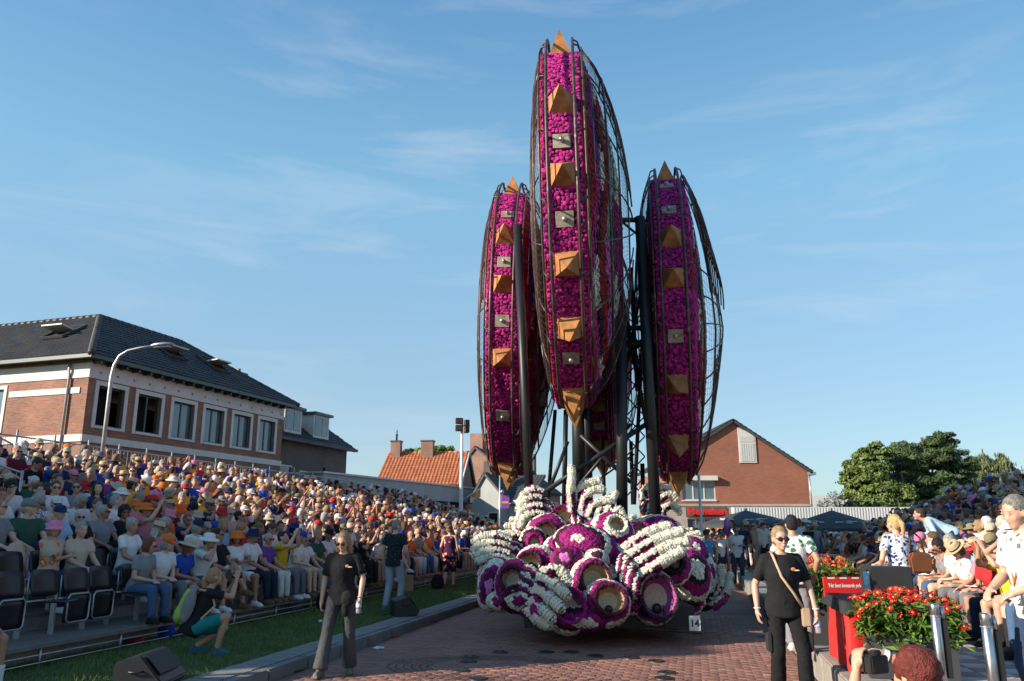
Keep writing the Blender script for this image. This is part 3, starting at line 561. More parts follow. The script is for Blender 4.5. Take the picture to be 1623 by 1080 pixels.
Yt = 62; bs_ = at(1440, 838, Yt); bs_.z = 0
tree('broad_tree', bs_, px_clumps(Yt, [(1375, 765, 33, 36), (1385, 725, 26, 22, 1), (1400, 790, 40, 24, -1), (1360, 795, 24, 20), (1350, 745, 16, 14)], bs_), 60000, .115, (.085, .125, .03), 'broad light green deciduous tree at the left side of the tall dark pine', (6, .28), 11)
bp_ = at(1480, 838, Yt + 3); bp_.z = 0
tree('pine_tree', bp_, px_clumps(Yt + 3, [(1478, 722, 34, 26), (1495, 700, 22, 15), (1440, 740, 34, 28), (1520, 745, 26, 26), (1460, 775, 46, 26), (1515, 780, 34, 22), (1430, 712, 18, 12)], bp_), 90000, .12, (.045, .08, .03), 'tall dense dark green pine between the light green tree and the weeping birch', (9, .35), 12, needles=True)
bw_ = at(1575, 838, 95); bw_.z = 0
tree('weeping_birch', bw_, px_clumps(95, [(1572, 735, 26, 14), (1555, 745, 16, 16), (1595, 748, 14, 18), (1575, 760, 30, 16)], bw_), 22000, .11, (.10, .125, .055), 'pale weeping birch right of the dark pine', (11, .25), 13, droop=2.4)
bq_ = at(1552, 838, 80); bq_.z = 0
tree('leafy_tree', bq_, px_clumps(80, [(1545, 775, 24, 22), (1600, 790, 30, 16), (1630, 770, 22, 12)], bq_), 22000, .12, (.06, .10, .025), 'mid green bushy tree below the weeping birch', (6, .2), 14)
bo_ = at(688, 838, 85); bo_.z = 0
tree('leafy_tree', bo_, px_clumps(85, [(655, 718, 15, 6), (690, 716, 16, 9), (712, 712, 9, 8), (672, 726, 24, 7)], bo_), 7000, .17, (.10, .17, .035), 'bright green tree top showing above the orange pantile roof', (8, .2), 15)
# bare little tree in front of the white hall
bt = empty('bare_tree', at(1338, 838, 52) * 1.0, 0, 'nearly bare small tree in front of the white hall', 'tree'); bt.location.z = 0; rng = random.Random(5); m = MB(); m.tube([(0, 0, 0), (.05, 0, 2.4)], [.09, .06], 7); m.build('trunk', bark_m, bt); m = MB(); lv = []
def twig(p, d, l, r, k):
    q = p + d * l; m.tube([p, p.lerp(q, .5) + Vector((rng.uniform(-.05, .05), 0, .03)), q], [r, r * .8, r * .5], 4)
    for i in range(4): lv.append(q + Vector([rng.uniform(-.15, .15) for _ in range(3)]))
    if k:
        for i in range(3): twig(q, (d + Vector([rng.uniform(-.7, .7) for _ in range(3)])).normalized(), l * .72, r * .6, k - 1)
for i in range(7): twig(Vector((0, 0, rng.uniform(1.5, 2.4))), Vector((rng.uniform(-1.2, .9), rng.uniform(-.5, .5), rng.uniform(.5, 1))).normalized(), .8, .03, 3)
m.build('twigs', bark_m, bt)['kind'] = 'stuff'; V = np.array([[p + Vector([rng.uniform(-.06, .06) for _ in range(3)]) for _ in range(3)] for p in lv]); me = np_mesh('leaves', V.reshape(-1, 3), np.arange(3 * len(V)).reshape(-1, 3), leaf_m, np.tile(np.array([[.09, .10, .03]]), (3 * len(V), 1))); link('leaves', me, parent=bt)['kind'] = 'stuff'
hg = empty('hedge', at(1390, 838, 55) * 1.0, 0, 'low bushes in a row in front of the trees, above the white fascia', 'hedge'); hg.location.z = 0
rngn = np.random.default_rng(4); n = 9000; p = np.stack([rngn.uniform(-2.5, 12, n), rngn.normal(0, .8, n), rngn.uniform(.1, 1, n) ** .5 * (3.1 + .5 * np.sin(np.arange(n) % 97))], 1); q = rngn.normal(0, .09, (n, 3, 3)); V = p[:, None] + q
me = np_mesh('leaves', V.reshape(-1, 3), np.arange(3 * n).reshape(-1, 3), leaf_m, np.repeat(np.array([[.05, .075, .02]]) * rngn.uniform(.6, 1.4, (n, 1)), 3, 0)); link('leaves', me, parent=hg)['kind'] = 'stuff'
# ------------------------------------------------------------------ people: meshes grown from joints
def remesh(mb, name, voxel, smooth=2, target=None, mats=None, disp=0):
    me = mb.mesh('tmp'); o = bpy.data.objects.new('tmp', me); COL.objects.link(o)
    md = o.modifiers.new('r', 'REMESH'); md.mode = 'VOXEL'; md.voxel_size = voxel; md.use_smooth_shade = True
    if smooth: sm = o.modifiers.new('s', 'SMOOTH'); sm.factor = .5; sm.iterations = smooth
    if disp:
        tx = bpy.data.textures.new('n', 'CLOUDS'); tx.noise_scale = .03; dm = o.modifiers.new('d', 'DISPLACE'); dm.texture = tx; dm.strength = disp; dm.texture_coords = 'LOCAL'
    dg = bpy.context.evaluated_depsgraph_get(); ev = o.evaluated_get(dg); nf = len(ev.data.polygons)
    if target and nf * 2 > target:
        dc = o.modifiers.new('c', 'DECIMATE'); dc.ratio = max(.004, target / (nf * 2)); dg = bpy.context.evaluated_depsgraph_get(); ev = o.evaluated_get(dg)
    out = bpy.data.meshes.new_from_object(ev); out.name = name; bpy.data.objects.remove(o); bpy.data.meshes.remove(me)
    out.polygons.foreach_set('use_smooth', [True] * len(out.polygons))
    for m in (mats or []): out.materials.append(m)
    return out
def limb(mb, p0, p1, r0, r1, n=10, round0=True, round1=True):
    p0, p1 = Vector(p0), Vector(p1); mb.tube([p0, p1], [r0, r1], n)
    if round0: mb.ell(p0, (r0, r0, r0), None, n, 7)
    if round1: mb.ell(p1, (r1, r1, r1), None, n, 7)
def loft(mb, secs, n=18):
    """secs: (centre, right vector * half width, forward vector * half depth)"""
    vs = [c + a * math.cos(2 * math.pi * j / n) + b * math.sin(2 * math.pi * j / n) for c, a, b in secs for j in range(n)]; k = len(secs)
    fs = [(i * n + j, i * n + (j + 1) % n, (i + 1) * n + (j + 1) % n, (i + 1) * n + j) for i in range(k - 1) for j in range(n)]
    mb.add(vs, fs + [tuple(range(n))[::-1], tuple((k - 1) * n + j for j in range(n))], True)
def ik(a, c, l1, l2, hint):
    a, c, hint = Vector(a), Vector(c), Vector(hint); d = c - a; L_ = min(d.length, (l1 + l2) * .999); d.normalize(); c = a + d * L_
    x = (l1 * l1 - l2 * l2 + L_ * L_) / (2 * L_); h = math.sqrt(max(0, l1 * l1 - x * x)); q = hint - d * hint.dot(d); q.normalize(); return a + d * x + q * h, c
def joints(sit=True, sex='m', lean=5, side=0, twist=0, hy=0, hp=0, hL=None, hR=None, feetL=None, feetR=None, dirL=None, dirR=None, hip=None, elL=None, elR=None, kneeL=None, kneeR=None, hz=None):
    J = {}; P = Vector(hip) if hip else Vector((0, 0, .50 if sit else .93)); J['P'] = P
    up = (Matrix.Rotation(R(-lean), 3, 'X') @ Matrix.Rotation(R(side), 3, 'Y')) @ Vector((0, 0, 1)); J['up'] = up
    rt = Matrix.Rotation(R(twist), 3, 'Z') @ Vector((1, 0, 0)); rt = (rt - up * rt.dot(up)).normalized(); fw = up.cross(rt); J['rt'], J['fw'] = rt, fw
    nk = P + up * .53 + fw * .0; J['nk'] = nk; sw = .185 if sex == 'm' else .162
    J['sL'] = P + up * .47 - rt * sw; J['sR'] = P + up * .47 + rt * sw
    for s, h, dr, el in (('L', hL, dirL, elL), ('R', hR, dirR, elR)):
        sg = -1 if s == 'L' else 1; base = J['s' + s]
        if h is None: h = (Vector((sg * .16, .34, .60)) if sit else base + Vector((sg * .09, .06, -.50)))
        hint = el or (Vector((sg * .6, -.6, -.6)) if sit else Vector((sg * .5, -.8, 0)))
        e, w = ik(base, h, .285, .255, hint); J['e' + s], J['w' + s] = e, w
        J['d' + s] = Vector(dr).normalized() if dr else ((Vector((0, .8, -.35)) if sit else (w - e).normalized() + Vector((0, .1, 0))).normalized())
    for s, ft, kn in (('L', feetL, kneeL), ('R', feetR, kneeR)):
        sg = -1 if s == 'L' else 1; hj = P + Vector((sg * .092, .01, -.01)); J['h' + s] = hj
        if ft is None: ft = (sg * .13, .46, .085) if sit else (sg * .11, 0, .085)
        k, a = ik(hj, ft, .435, .42, kn or Vector((sg * .12, 1, .5 if sit else 0))); J['k' + s], J['a' + s] = k, a; J['foot' + s] = None
    hc = nk + up * .06 + Vector((0, .012, .075)); A = Matrix.Rotation(R(twist + hy), 3, 'Z') @ Matrix.Rotation(R(-(lean * .3) + hp), 3, 'X'); hc += A @ Vector((0, .02, 0))
    J['head'] = Matrix.Translation(hc) @ A.to_4x4(); J['sex'] = sex; return J
def head_prims(mb, H, detail=False):
    A = H.to_3x3(); c = lambda *p: H @ Vector(p)
    mb.ell(c(0, -.012, .032), (.076, .098, .094), A, 16, 12); mb.ell(c(0, .026, -.02), (.061, .066, .082), A, 14, 10); mb.ell(c(0, .058, -.088), (.03, .03, .024), A, 12, 8)
    mb.ell(c(0, .094, -.018), (.011, .016, .024), A, 10, 8); mb.ell(c(0, .099, -.032), (.015, .014, .011), A, 10, 8); mb.ell(c(0, .076, .024), (.046, .015, .011), A, 12, 8)
    mb.ell(c(0, .084, -.062), (.022, .012, .008), A, 10, 8)
    for s in (-1, 1): mb.ell(c(s * .077, -.006, -.01), (.010, .020, .031), A, 10, 8); mb.ell(c(s * .038, .062, -.03), (.022, .02, .02), A, 10, 8)
def hand_prims(mb, w, d, up, s, fine=False, curl=.35):
    """palm and five fingers; d is the direction of the hand, up the back of the hand"""
    d = d.normalized(); up = (up - d * up.dot(d)).normalized(); x = d.cross(up) * s        # x points to the thumb side
    A = Matrix((x, d, up)).transposed(); mb.ell(w + d * .045, (.038, .052, .017), A, 12, 8); limb(mb, w, w + d * .03, .026, .028, 8)
    r = .0085 if fine else .0105
    for i, l in enumerate((.066, .076, .070, .054)):
        b = w + d * .082 + x * (.027 - i * .0185); k1 = b + (d * math.cos(curl) - up * math.sin(curl)) * l * .5; k2 = k1 + (d * math.cos(curl * 2.4) - up * math.sin(curl * 2.4)) * l * .5
        mb.tube([b - d * .02, b, k1, k2], [r * 1.1, r * 1.1, r, r * .8], 8)
    b = w + d * .03 + x * .03; k1 = b + (d * .6 + x * .75 - up * .25).normalized() * .034; k2 = k1 + (d * .95 + x * .2 - up * .3).normalized() * .03; mb.tube([b - x * .01, b, k1, k2], [r * 1.4, r * 1.3, r * 1.15, r * .85], 8)
def torso_secs(J, g=0.0, lo=-.10, hi=.53, fat=1.0):
    P, up, rt, fw = J['P'], J['up'], J['rt'], J['fw']; f = J['sex'] == 'f'
    T = [(-.10, .125, .095, 0), (-.03, .168 if not f else .175, .122, -.005), (.06, .158 if not f else .16, .115, 0), (.16, .142 if not f else .124, .105 if not f else .098, .005), (.27, .152 if not f else .136, .113 if not f else .115, .012), (.36, .165 if not f else .146, .115 if not f else .118, .012), (.44, .165 if not f else .142, .092, 0), (.49, .115 if not f else .10, .068, -.008), (.53, .062, .058, 0)]
    return [(P + up * t + fw * o, rt * (w * fat + g), fw * (d * fat + g)) for (t, w, d, o) in T if lo - 1e-6 <= t <= hi + 1e-6]
def build_skin(J, name, voxel, target, fine=False, sexy=None, curl=.35, legs=True):
    mb = MB(); loft(mb, torso_secs(J)); head_prims(mb, J['head']); f = .9 if J['sex'] == 'f' else 1.0
    limb(mb, J['nk'] - J['up'] * .03, J['head'] @ Vector((0, -.022, -.07)), .055 * f, .052 * f, 12)
    for s in 'LR':
        sg = -1 if s == 'L' else 1
        limb(mb, J['nk'] - J['up'] * .03, J['s' + s], .045 * f, .052 * f, 10); limb(mb, J['s' + s], J['e' + s], .050 * f, .040 * f, 12); limb(mb, J['e' + s], J['e' + s].lerp(J['w' + s], .35), .041 * f, .041 * f, 12); limb(mb, J['e' + s].lerp(J['w' + s], .35), J['w' + s], .041 * f, .026 * f, 12)
        dd = J['d' + s]; up = Vector((sg * .5, -.2, 1)) if abs(dd.z) < .75 else Vector((sg, 0.0, .1)); hand_prims(mb, J['w' + s], dd, up, -sg if abs(dd.z) < .75 else 1 * sg * -1, fine, curl)
        if legs:
            limb(mb, J['h' + s], J['k' + s], .083, .058, 14); m_ = J['k' + s].lerp(J['a' + s], .3) + Vector((0, -.012, 0)); limb(mb, J['k' + s], m_, .055, .055, 12); limb(mb, m_, J['a' + s], .055, .035, 12)
            fd = Vector((sg * .18, 1, 0)).normalized() if not J.get('fd') else J['fd'][0 if s == 'L' else 1]; a = J['a' + s]; limb(mb, a + Vector((0, 0, -.03)) - fd * .02, a + fd * .12 + Vector((0, 0, -.055)), .036, .024, 10)
    me = remesh(mb, name, voxel, 2, target, [M['skin']])
    n = len(me.vertices); co = np.empty(n * 3, np.float32); me.vertices.foreach_get('co', co); co = co.reshape(-1, 3); Hi = np.array(J['head'].inverted()); p = co @ Hi[:3, :3].T + Hi[:3, 3]
    c = np.ones((n, 4), np.float32)
    def blob(cx, cy, cz, r, col, amt):
        d = np.sqrt(((p - np.array([cx, cy, cz])) ** 2 / np.array(r) ** 2).sum(1)); w = np.clip(1.3 - d, 0, 1)[:, None] * amt; c[:, :3] = c[:, :3] * (1 - w) + np.array(col) * w
    blob(0, .098, -.062, (.024, .02, .010), (.95, .52, .50), .9)
    for s in (-1, 1): blob(s * .031, .083, .006, (.014, .018, .007), (.10, .08, .07), 1); blob(s * .031, .083, .026, (.02, .02, .006), (.35, .25, .2), .8); blob(s * .042, .075, -.035, (.03, .03, .025), (1.0, .82, .78), .8)
    at_ = me.color_attributes.new('Col', 'FLOAT_COLOR', 'POINT'); at_.data.foreach_set('color', c.ravel()); return me
def build_top(J, name, voxel, target, sleeve=.62, lo=-.10, g=.016, long=False, collar=False, tank=False, dress=False):
    mb = MB(); secs = torso_secs(J, g, lo, .49)
    if not dress: c, a, b = secs[0]; secs[0] = (c, a * 1.22, b * 1.25)
    if not tank: P_, u_ = J['P'], J['up']; secs.append((P_ + u_ * .515 - J['fw'] * .006, J['rt'] * (.078 + g * .3), J['fw'] * (.058 + g * .3)))
    loft(mb, secs); f = .92 if J['sex'] == 'f' else 1.0
    for s in 'LR':
        if not tank:
            limb(mb, J['nk'] - J['up'] * .036, J['s' + s] + J['up'] * .002, .046, .060 * f, 10); e = J['s' + s].lerp(J['e' + s], sleeve if not long else 1.0); limb(mb, J['s' + s], e, .061 * f, .068 * f if not long else .052, 14, True, long)
            if long: limb(mb, J['e' + s], J['e' + s].lerp(J['w' + s], .93), .052, .038, 12, True, False)
        else: limb(mb, J['nk'] - J['up'] * .06 , J['s' + s] - J['up'] * .02 + (J['nk'] - J['s' + s]) * .25, .03, .05, 10)
    if collar: mb.tube([J['nk'] + J['up'] * .0 + J['rt'] * .062 * math.cos(t) + J['fw'] * (.055 * math.sin(t)) - J['up'] * (.02 + .03 * math.sin(t)) for t in np.linspace(0, 2 * math.pi, 17)[:-1]], .017, 6, closed=True)
    return remesh(mb, name, voxel, 3, target, [M['cloth']], disp=.012)
def build_bottom(J, name, voxel, target, kind='trousers', flare=0):
    mb = MB(); secs = torso_secs(J, .012, -.10, .06); loft(mb, secs)
    for s in 'LR':
        h, k, a = J['h' + s], J['k' + s], J['a' + s]
        if kind == 'shorts': limb(mb, h, h.lerp(k, .80), .10, .088, 14, True, False)
        elif kind == 'skirt': limb(mb, h, h.lerp(k, .95), .105, .10, 14, True, True); mb.tube([J['hL'].lerp(J['kL'], .1), J['hL'].lerp(J['kL'], .9)], .09, 8) if s == 'L' else None
        else: limb(mb, h, k, .097, .073, 14); limb(mb, k, a + (k - a).normalized() * .0, .072, .058 + flare, 14, True, False)
    if kind == 'skirt': c0, c1 = (J['hL'] + J['hR']) / 2, (J['kL'] + J['kR']) / 2; limb(mb, c0, c0.lerp(c1, .95), .10, .09, 12, True, False)
    return remesh(mb, name, voxel, 3, target, [M['cloth']], disp=.012)
def build_shoes(J, name, target=130, sock=False):
    out = []
    for i, s in enumerate('LR'):
        mb = MB()
        sg = -1 if s == 'L' else 1; a = J['a' + s]; fd = Vector((sg * .18, 1, 0)).normalized() if not J.get('fd') else J['fd'][i]; dn = Vector((0, 0, -1)) if abs(fd.z) < .5 else Vector((0, -1, 0))
        limb(mb, a + dn * .035 - fd * .035, a + dn * .045 + fd * .12, .043, .036, 12); limb(mb, a + dn * .0 - fd * .02, a + dn * .03 + fd * .04, .043, .04, 12)
        sd = fd.cross(dn); Bx = Matrix((sd, fd, -dn)).transposed().to_4x4(); mb.add(*boxv(Matrix.Translation(a + dn * .068 + fd * .05) @ Bx, .04, .12, .014)); out.append(remesh(mb, name, .012, 1, target, [M['cloth']]))
    return out
def boxv(Mx, a, b, c): return [Mx @ Vector((x * a, y * b, z * c)) for z in (-1, 1) for y in (-1, 1) for x in (-1, 1)], [(0, 2, 3, 1), (4, 5, 7, 6), (0, 1, 5, 4), (2, 6, 7, 3), (0, 4, 6, 2), (1, 3, 7, 5)]

M['skin'] = None
def skin_material():
    m, t, b = newmat('skin'); l = t.links.new; oi = N(t, 'ShaderNodeObjectInfo'); vc = N(t, 'ShaderNodeVertexColor', layer_name='Col'); mx = N(t, 'ShaderNodeMix', data_type='RGBA', blend_type='MULTIPLY'); mx.inputs['Factor'].default_value = 1
    l(oi.outputs['Color'], mx.inputs['A']); l(vc.outputs[0], mx.inputs['B']); tcn = N(t, 'ShaderNodeTexCoord'); n1 = N(t, 'ShaderNodeTexNoise'); n1.inputs['Scale'].default_value = 18; l(tcn.outputs['Object'], n1.inputs[0])
    mr = N(t, 'ShaderNodeMapRange'); mr.inputs['To Min'].default_value = .85; mr.inputs['To Max'].default_value = 1.12; l(n1.outputs[0], mr.inputs[0]); m2 = N(t, 'ShaderNodeMix', data_type='RGBA', blend_type='MULTIPLY'); m2.inputs['Factor'].default_value = 1; l(mx.outputs['Result'], m2.inputs['A']); l(mr.outputs[0], m2.inputs['B']); l(m2.outputs['Result'], b.inputs['Base Color'])
    b.inputs['Roughness'].default_value = .5; b.inputs['Subsurface Weight'].default_value = 0; return m
M['skin'] = skin_material()
M['cloth'] = mat('cloth', (1, 1, 1), .9, var=.10, vs=9, bump=.55, bs=14, src='obj', spec=.2)
M['hair'] = mat('hair', (1, 1, 1), .55, var=.35, vs=40, bump=.8, bs=90, src='obj', spec=.35)
M['straw'] = mat('hat_cloth', (1, 1, 1), .85, var=.12, vs=30, bump=.4, bs=120, src='obj', spec=.2)
M['lens'] = mat('dark_lens', (.022, .010, .008), .12, var=.1, spec=.7)
def pattern_mat(name, c2, scale, thr, c3=None, kind='VORONOI'):
    m = mat(name, (1, 1, 1), .9, var=.08, vs=9, bump=.5, bs=14, src='obj', spec=.2); t = m.node_tree; l = t.links.new; b = [n for n in t.nodes if n.type == 'BSDF_PRINCIPLED'][0]; src = b.inputs['Base Color'].links[0].from_socket
    tcn = [q for q in t.nodes if q.type == 'TEX_COORD'][0]; v = N(t, 'ShaderNodeTexVoronoi') if kind == 'VORONOI' else N(t, 'ShaderNodeTexWave'); v.inputs['Scale'].default_value = scale
    if kind == 'VORONOI': v.inputs['Randomness'].default_value = 1
    else: v.bands_direction = 'Z'
    nzz = N(t, 'ShaderNodeTexNoise'); nzz.inputs['Scale'].default_value = scale * 1.3; ad = N(t, 'ShaderNodeMix', data_type='RGBA', blend_type='LINEAR_LIGHT'); ad.inputs['Factor'].default_value = .03 if kind == 'VORONOI' else 0
    l(tcn.outputs['Object'], nzz.inputs[0]); l(tcn.outputs['Object'], ad.inputs['A']); l(nzz.outputs['Color'], ad.inputs['B']); l(ad.outputs['Result'], v.inputs[0])
    mr = N(t, 'ShaderNodeMapRange'); mr.inputs['From Min'].default_value = thr; mr.inputs['From Max'].default_value = thr + .05; l(v.outputs[0], mr.inputs[0]); mx = N(t, 'ShaderNodeMix', data_type='RGBA'); l(mr.outputs[0], mx.inputs['Factor']); mx.inputs['A'].default_value = (*c2, 1); l(src, mx.inputs['B']); out = mx.outputs['Result']
    if c3:
        m3 = N(t, 'ShaderNodeMix', data_type='RGBA'); mm = N(t, 'ShaderNodeMapRange'); mm.inputs['From Min'].default_value = thr * .45; mm.inputs['From Max'].default_value = thr * .55; l(v.outputs[0], mm.inputs[0]); l(mm.outputs[0], m3.inputs['Factor']); m3.inputs['A'].default_value = (*c3, 1); l(out, m3.inputs['B']); out = m3.outputs['Result']
    l(out, b.inputs['Base Color']); return m
PAT = {'small dark flowers': pattern_mat('cloth_dark_flowers', (.03, .04, .16), 26, .42), 'pink flowers': pattern_mat('cloth_pink_flowers', (.55, .12, .16), 16, .38, (.75, .5, .1)), 'green leaves': pattern_mat('cloth_green_leaves', (.04, .16, .08), 14, .40), 'stripes': pattern_mat('cloth_stripes', (.55, .55, .55), 11, .5, kind='WAVE'), 'big flowers': pattern_mat('cloth_big_flowers', (.65, .15, .05), 8, .36, (.8, .65, .3))}

# --- head attachments in head coordinates
def mk_hair(kind):
    mb = MB(); mb.ell((0, -.020, .046), (.084, .099, .092), None, 16, 12); mb.ell((0, -.045, .0), (.080, .066, .085), None, 14, 10); dsp = .012
    if kind == 'long':
        mb.ell((0, -.055, -.06), (.085, .055, .13), None, 14, 10)
        for s in (-1, 1): limb(mb, (s * .07, 0, .03), (s * .082, -.005, -.15), .026, .03)
    if kind == 'bob':
        mb.ell((0, -.03, -.02), (.098, .085, .105), None, 14, 10); dsp = .02
    if kind == 'bun': mb.ell((0, -.115, .075), (.036, .034, .034), None, 12, 8)
    if kind == 'ponytail': mb.ell((0, -.11, .05), (.025, .025, .025)); mb.tube([(0, -.11, .05), (0, -.15, .0), (0, -.145, -.10), (0, -.125, -.2)], [.022, .032, .028, .008], 10)
    if kind == 'curly': mb.ell((0, -.02, .04), (.10, .11, .105), None, 14, 10); mb.ell((0, -.05, -.02), (.10, .07, .09), None, 14, 10); dsp = .04
    if kind == 'ring': mb = MB(); mb.ell((0, -.035, .0), (.083, .08, .05), None, 14, 10)
    if kind in ('short', 'ring', 'bun', 'ponytail'): dsp = .010
    return remesh(mb, 'hair', .012, 1, 700, [M['hair']], disp=dsp)
HAIR = {k: mk_hair(k) for k in ('short', 'long', 'bob', 'bun', 'ponytail', 'curly', 'ring')}
def S3(x, y, z): return Matrix.Diagonal((x, y, z, 1))
def mk_hat(kind):
    mb = MB(); n = 20; T = Matrix.Translation((0, -.008, .045)) @ Matrix.Rotation(R(-6), 4, 'X') @ S3(1, 1.18, 1)
    if kind == 'cap':
        mb.lathe([(.087, -.02), (.091, .0), (.089, .03), (.078, .062), (.055, .083), (.02, .092), (.004, .094)], n, M=T); Tb = Matrix.Translation((0, .085, .035)) @ Matrix.Rotation(R(-14), 4, 'X'); v = []; f = []
        for j, z in enumerate((0, .006)):
            for i in range(11): t = math.pi * i / 10; v.append(Tb @ Vector((.076 * math.cos(t), .085 * math.sin(t) ** .7, z - .012 * math.cos(t) ** 2)))
            for i in range(11): t = math.pi * i / 10; v.append(Tb @ Vector((.076 * math.cos(t), -.01, z - .012 * math.cos(t) ** 2)))
        for i in range(10): f += [(i, i + 1, 12 + i, 11 + i), (22 + i, 33 + i, 34 + i, 23 + i), (i, 22 + i, 23 + i, i + 1)]
        mb.add(v, f); mb.ell((0, -.008, .14), (.008, .008, .005))
    elif kind == 'visor':
        mb.lathe([(.088, -.02), (.091, .0), (.090, .02), (.086, .02), (.085, -.02)], n, M=T, caps=False); Tb = Matrix.Translation((0, .085, .035)) @ Matrix.Rotation(R(-16), 4, 'X'); mb.prism([(.08 * math.cos(math.pi * i / 10), .09 * math.sin(math.pi * i / 10) - .01) for i in range(11)], 0, .006, Tb)
    else:
        prof = {'sun hat': [(.165, -.030), (.15, -.012), (.11, .002), (.089, .006), (.088, .03), (.083, .065), (.060, .085), (.02, .09), (.003, .09)], 'bucket hat': [(.130, -.045), (.128, -.040), (.092, .0), (.089, .03), (.083, .065), (.07, .078), (.02, .082), (.003, .082)], 'straw hat': [(.150, .004), (.148, .0), (.12, -.004), (.089, -.002), (.086, .05), (.078, .092), (.05, .098), (.03, .085), (.003, .082)]}[kind]
        mb.lathe([(prof[0][0] - .004, prof[0][1] - .004)] + prof, 24, M=T, caps=False); 
        if kind == 'straw hat': mb.cur = 1; mb.lathe([(.0905, .0), (.0895, .025)], 24, M=T, caps=False)
    return mb.mesh('hat', [M['straw'], M['black_matte']])
HAT = {k: mk_hat(k) for k in ('cap', 'visor', 'sun hat', 'bucket hat', 'straw hat')}
g = MB()
for s in (-1, 1): g.ell((s * .034, .098, .001), (.030, .009, .023), None, 12, 8); g.box(s * .062 - .003, s * .062 + .003, .0, .095, .004, .010); 
g.box(-.008, .008, .098, .103, .004, .009); GLASS = g.mesh('sunglasses', [M['lens']])

TR = dict(feetL=(-.12, .46, .085), feetR=(.12, .44, .085))
POSE = [dict(hL=(-.13, .37, .605), hR=(.14, .36, .605), lean=4, hy=-20, hp=0), dict(hL=(-.05, .30, .62), hR=(.05, .32, .62), dirL=(.6, .7, -.1), dirR=(-.6, .7, -.1), lean=14, hy=25, hp=-6),
        dict(hL=(.12, .21, .80), hR=(-.11, .23, .77), dirL=(.9, .2, .1), dirR=(-.9, .2, 0), lean=2, hy=-38, hp=3), dict(hL=(-.10, .36, .62), hR=(.03, .34, 1.02), dirR=(-.2, -.25, .9), elR=(.8, .4, -.8), lean=16, hy=-12, hp=2),
        dict(hL=(-.08, .34, .66), hR=(.07, .36, .66), dirL=(.5, .8, 0), dirR=(-.5, .8, 0), lean=20, hy=10, hp=-32), dict(hL=(-.06, .33, 1.22), hR=(.07, .33, 1.22), dirL=(.15, .25, .9), dirR=(-.15, .25, .9), elL=(-.7, .3, -1), elR=(.7, .3, -1), lean=0, hy=0, hp=4),
        dict(hL=(-.14, .33, .61), hR=(.15, .30, .63), lean=-6, hy=30, hp=6, feetR=(.02, .62, .30), kneeR=(0, .3, 1)), dict(hL=(-.12, .36, .61), hR=(.05, .24, 1.22), dirR=(-.7, .1, .4), elR=(.9, .3, -.3), lean=6, hy=-5, hp=6)]
SETS = []
for i, p in enumerate(POSE):
    J = joints(True, 'f' if i in (1, 4, 7, 2) else 'm', **p); S = dict(J=J, skin=build_skin(J, 'person', .0125, 3000), top=build_top(J, 'shirt', .02, 1000), trousers=build_bottom(J, 'trousers', .022, 700), shorts=build_bottom(J, 'shorts', .022, 500, 'shorts'), shoes=build_shoes(J, 'shoe', 130))
    SETS.append(S)
STAND = []
for i, p in enumerate([dict(), dict(hL=(.12, .20, 1.20), hR=(-.10, .22, 1.17), dirL=(.9, .2, .1), dirR=(-.9, .2, 0), hy=15), dict(hR=(.08, .22, 1.60), dirR=(-.6, .2, .5), elR=(.9, .3, -.3), hy=-20, hp=4), dict(feetL=(-.1, .22, .085), feetR=(.1, -.25, .11), hL=(-.27, -.12, .95), hR=(.27, .16, .95), hy=10)]):
    J = joints(False, 'f' if i % 2 else 'm', **p); STAND.append(dict(J=J, skin=build_skin(J, 'person', .0125, 3000), top=build_top(J, 'shirt', .02, 900), trousers=build_bottom(J, 'trousers', .022, 700), shorts=build_bottom(J, 'shorts', .022, 500, 'shorts'), shoes=build_shoes(J, 'shoe', 130)))

for S in SETS:
    J = S['J']; n0, g_ = J['nk'], J['fw']; m = MB(); m.tube([n0 - J['rt'] * .07 + J['up'] * .015 - g_ * .04, n0 - J['rt'] * .075 + g_ * .085 - J['up'] * .06, J['P'] + J['up'] * .16 + g_ * .16, n0 + J['rt'] * .075 + g_ * .085 - J['up'] * .06, n0 + J['rt'] * .07 + J['up'] * .015 - g_ * .04], .010, 5); S['lanyard'] = m.mesh('lanyard', mat('orange_ribbon', (.85, .16, .02), .6))
m = MB(); m.box(-.085, .085, -.06, .06, -.004, .004); BOOK = m.mesh('booklet', mat('booklet_paper', (.72, .72, .70), .7, var=.15, vs=30))
SKINC = [(.50, .27, .18), (.56, .32, .22), (.42, .22, .14), (.60, .36, .26), (.36, .17, .10)]
HAIRC = [('grey', (.32, .31, .29)), ('white', (.55, .53, .50)), ('dark brown', (.035, .02, .014)), ('brown', (.10, .055, .03)), ('blond', (.36, .23, .11)), ('black', (.010, .009, .009)), ('light brown', (.18, .11, .06)), ('auburn', (.16, .05, .025))]
CLO = [('white', (.70, .69, .68), 27), ('black', (.016, .016, .018), 12), ('navy', (.02, .03, .085), 8), ('light blue', (.25, .42, .60), 8), ('grey', (.22, .23, .25), 7), ('royal blue', (.02, .07, .38), 6), ('red', (.50, .03, .035), 4), ('pink', (.60, .22, .28), 5), ('orange', (.72, .15, .03), 4), ('yellow', (.68, .42, .03), 3), ('dark green', (.03, .09, .055), 4), ('maroon', (.14, .015, .03), 3), ('beige', (.48, .40, .30), 6), ('purple', (.13, .06, .28), 2), ('teal', (.03, .20, .22), 3), ('olive', (.15, .14, .06), 2)]
CN = {c[0]: c[1] for c in CLO}
BOT = [('navy', (.02, .028, .06)), ('black', (.015, .015, .016)), ('denim blue', (.06, .11, .20)), ('beige', (.40, .33, .25)), ('white', (.62, .61, .58)), ('grey', (.15, .15, .16))]
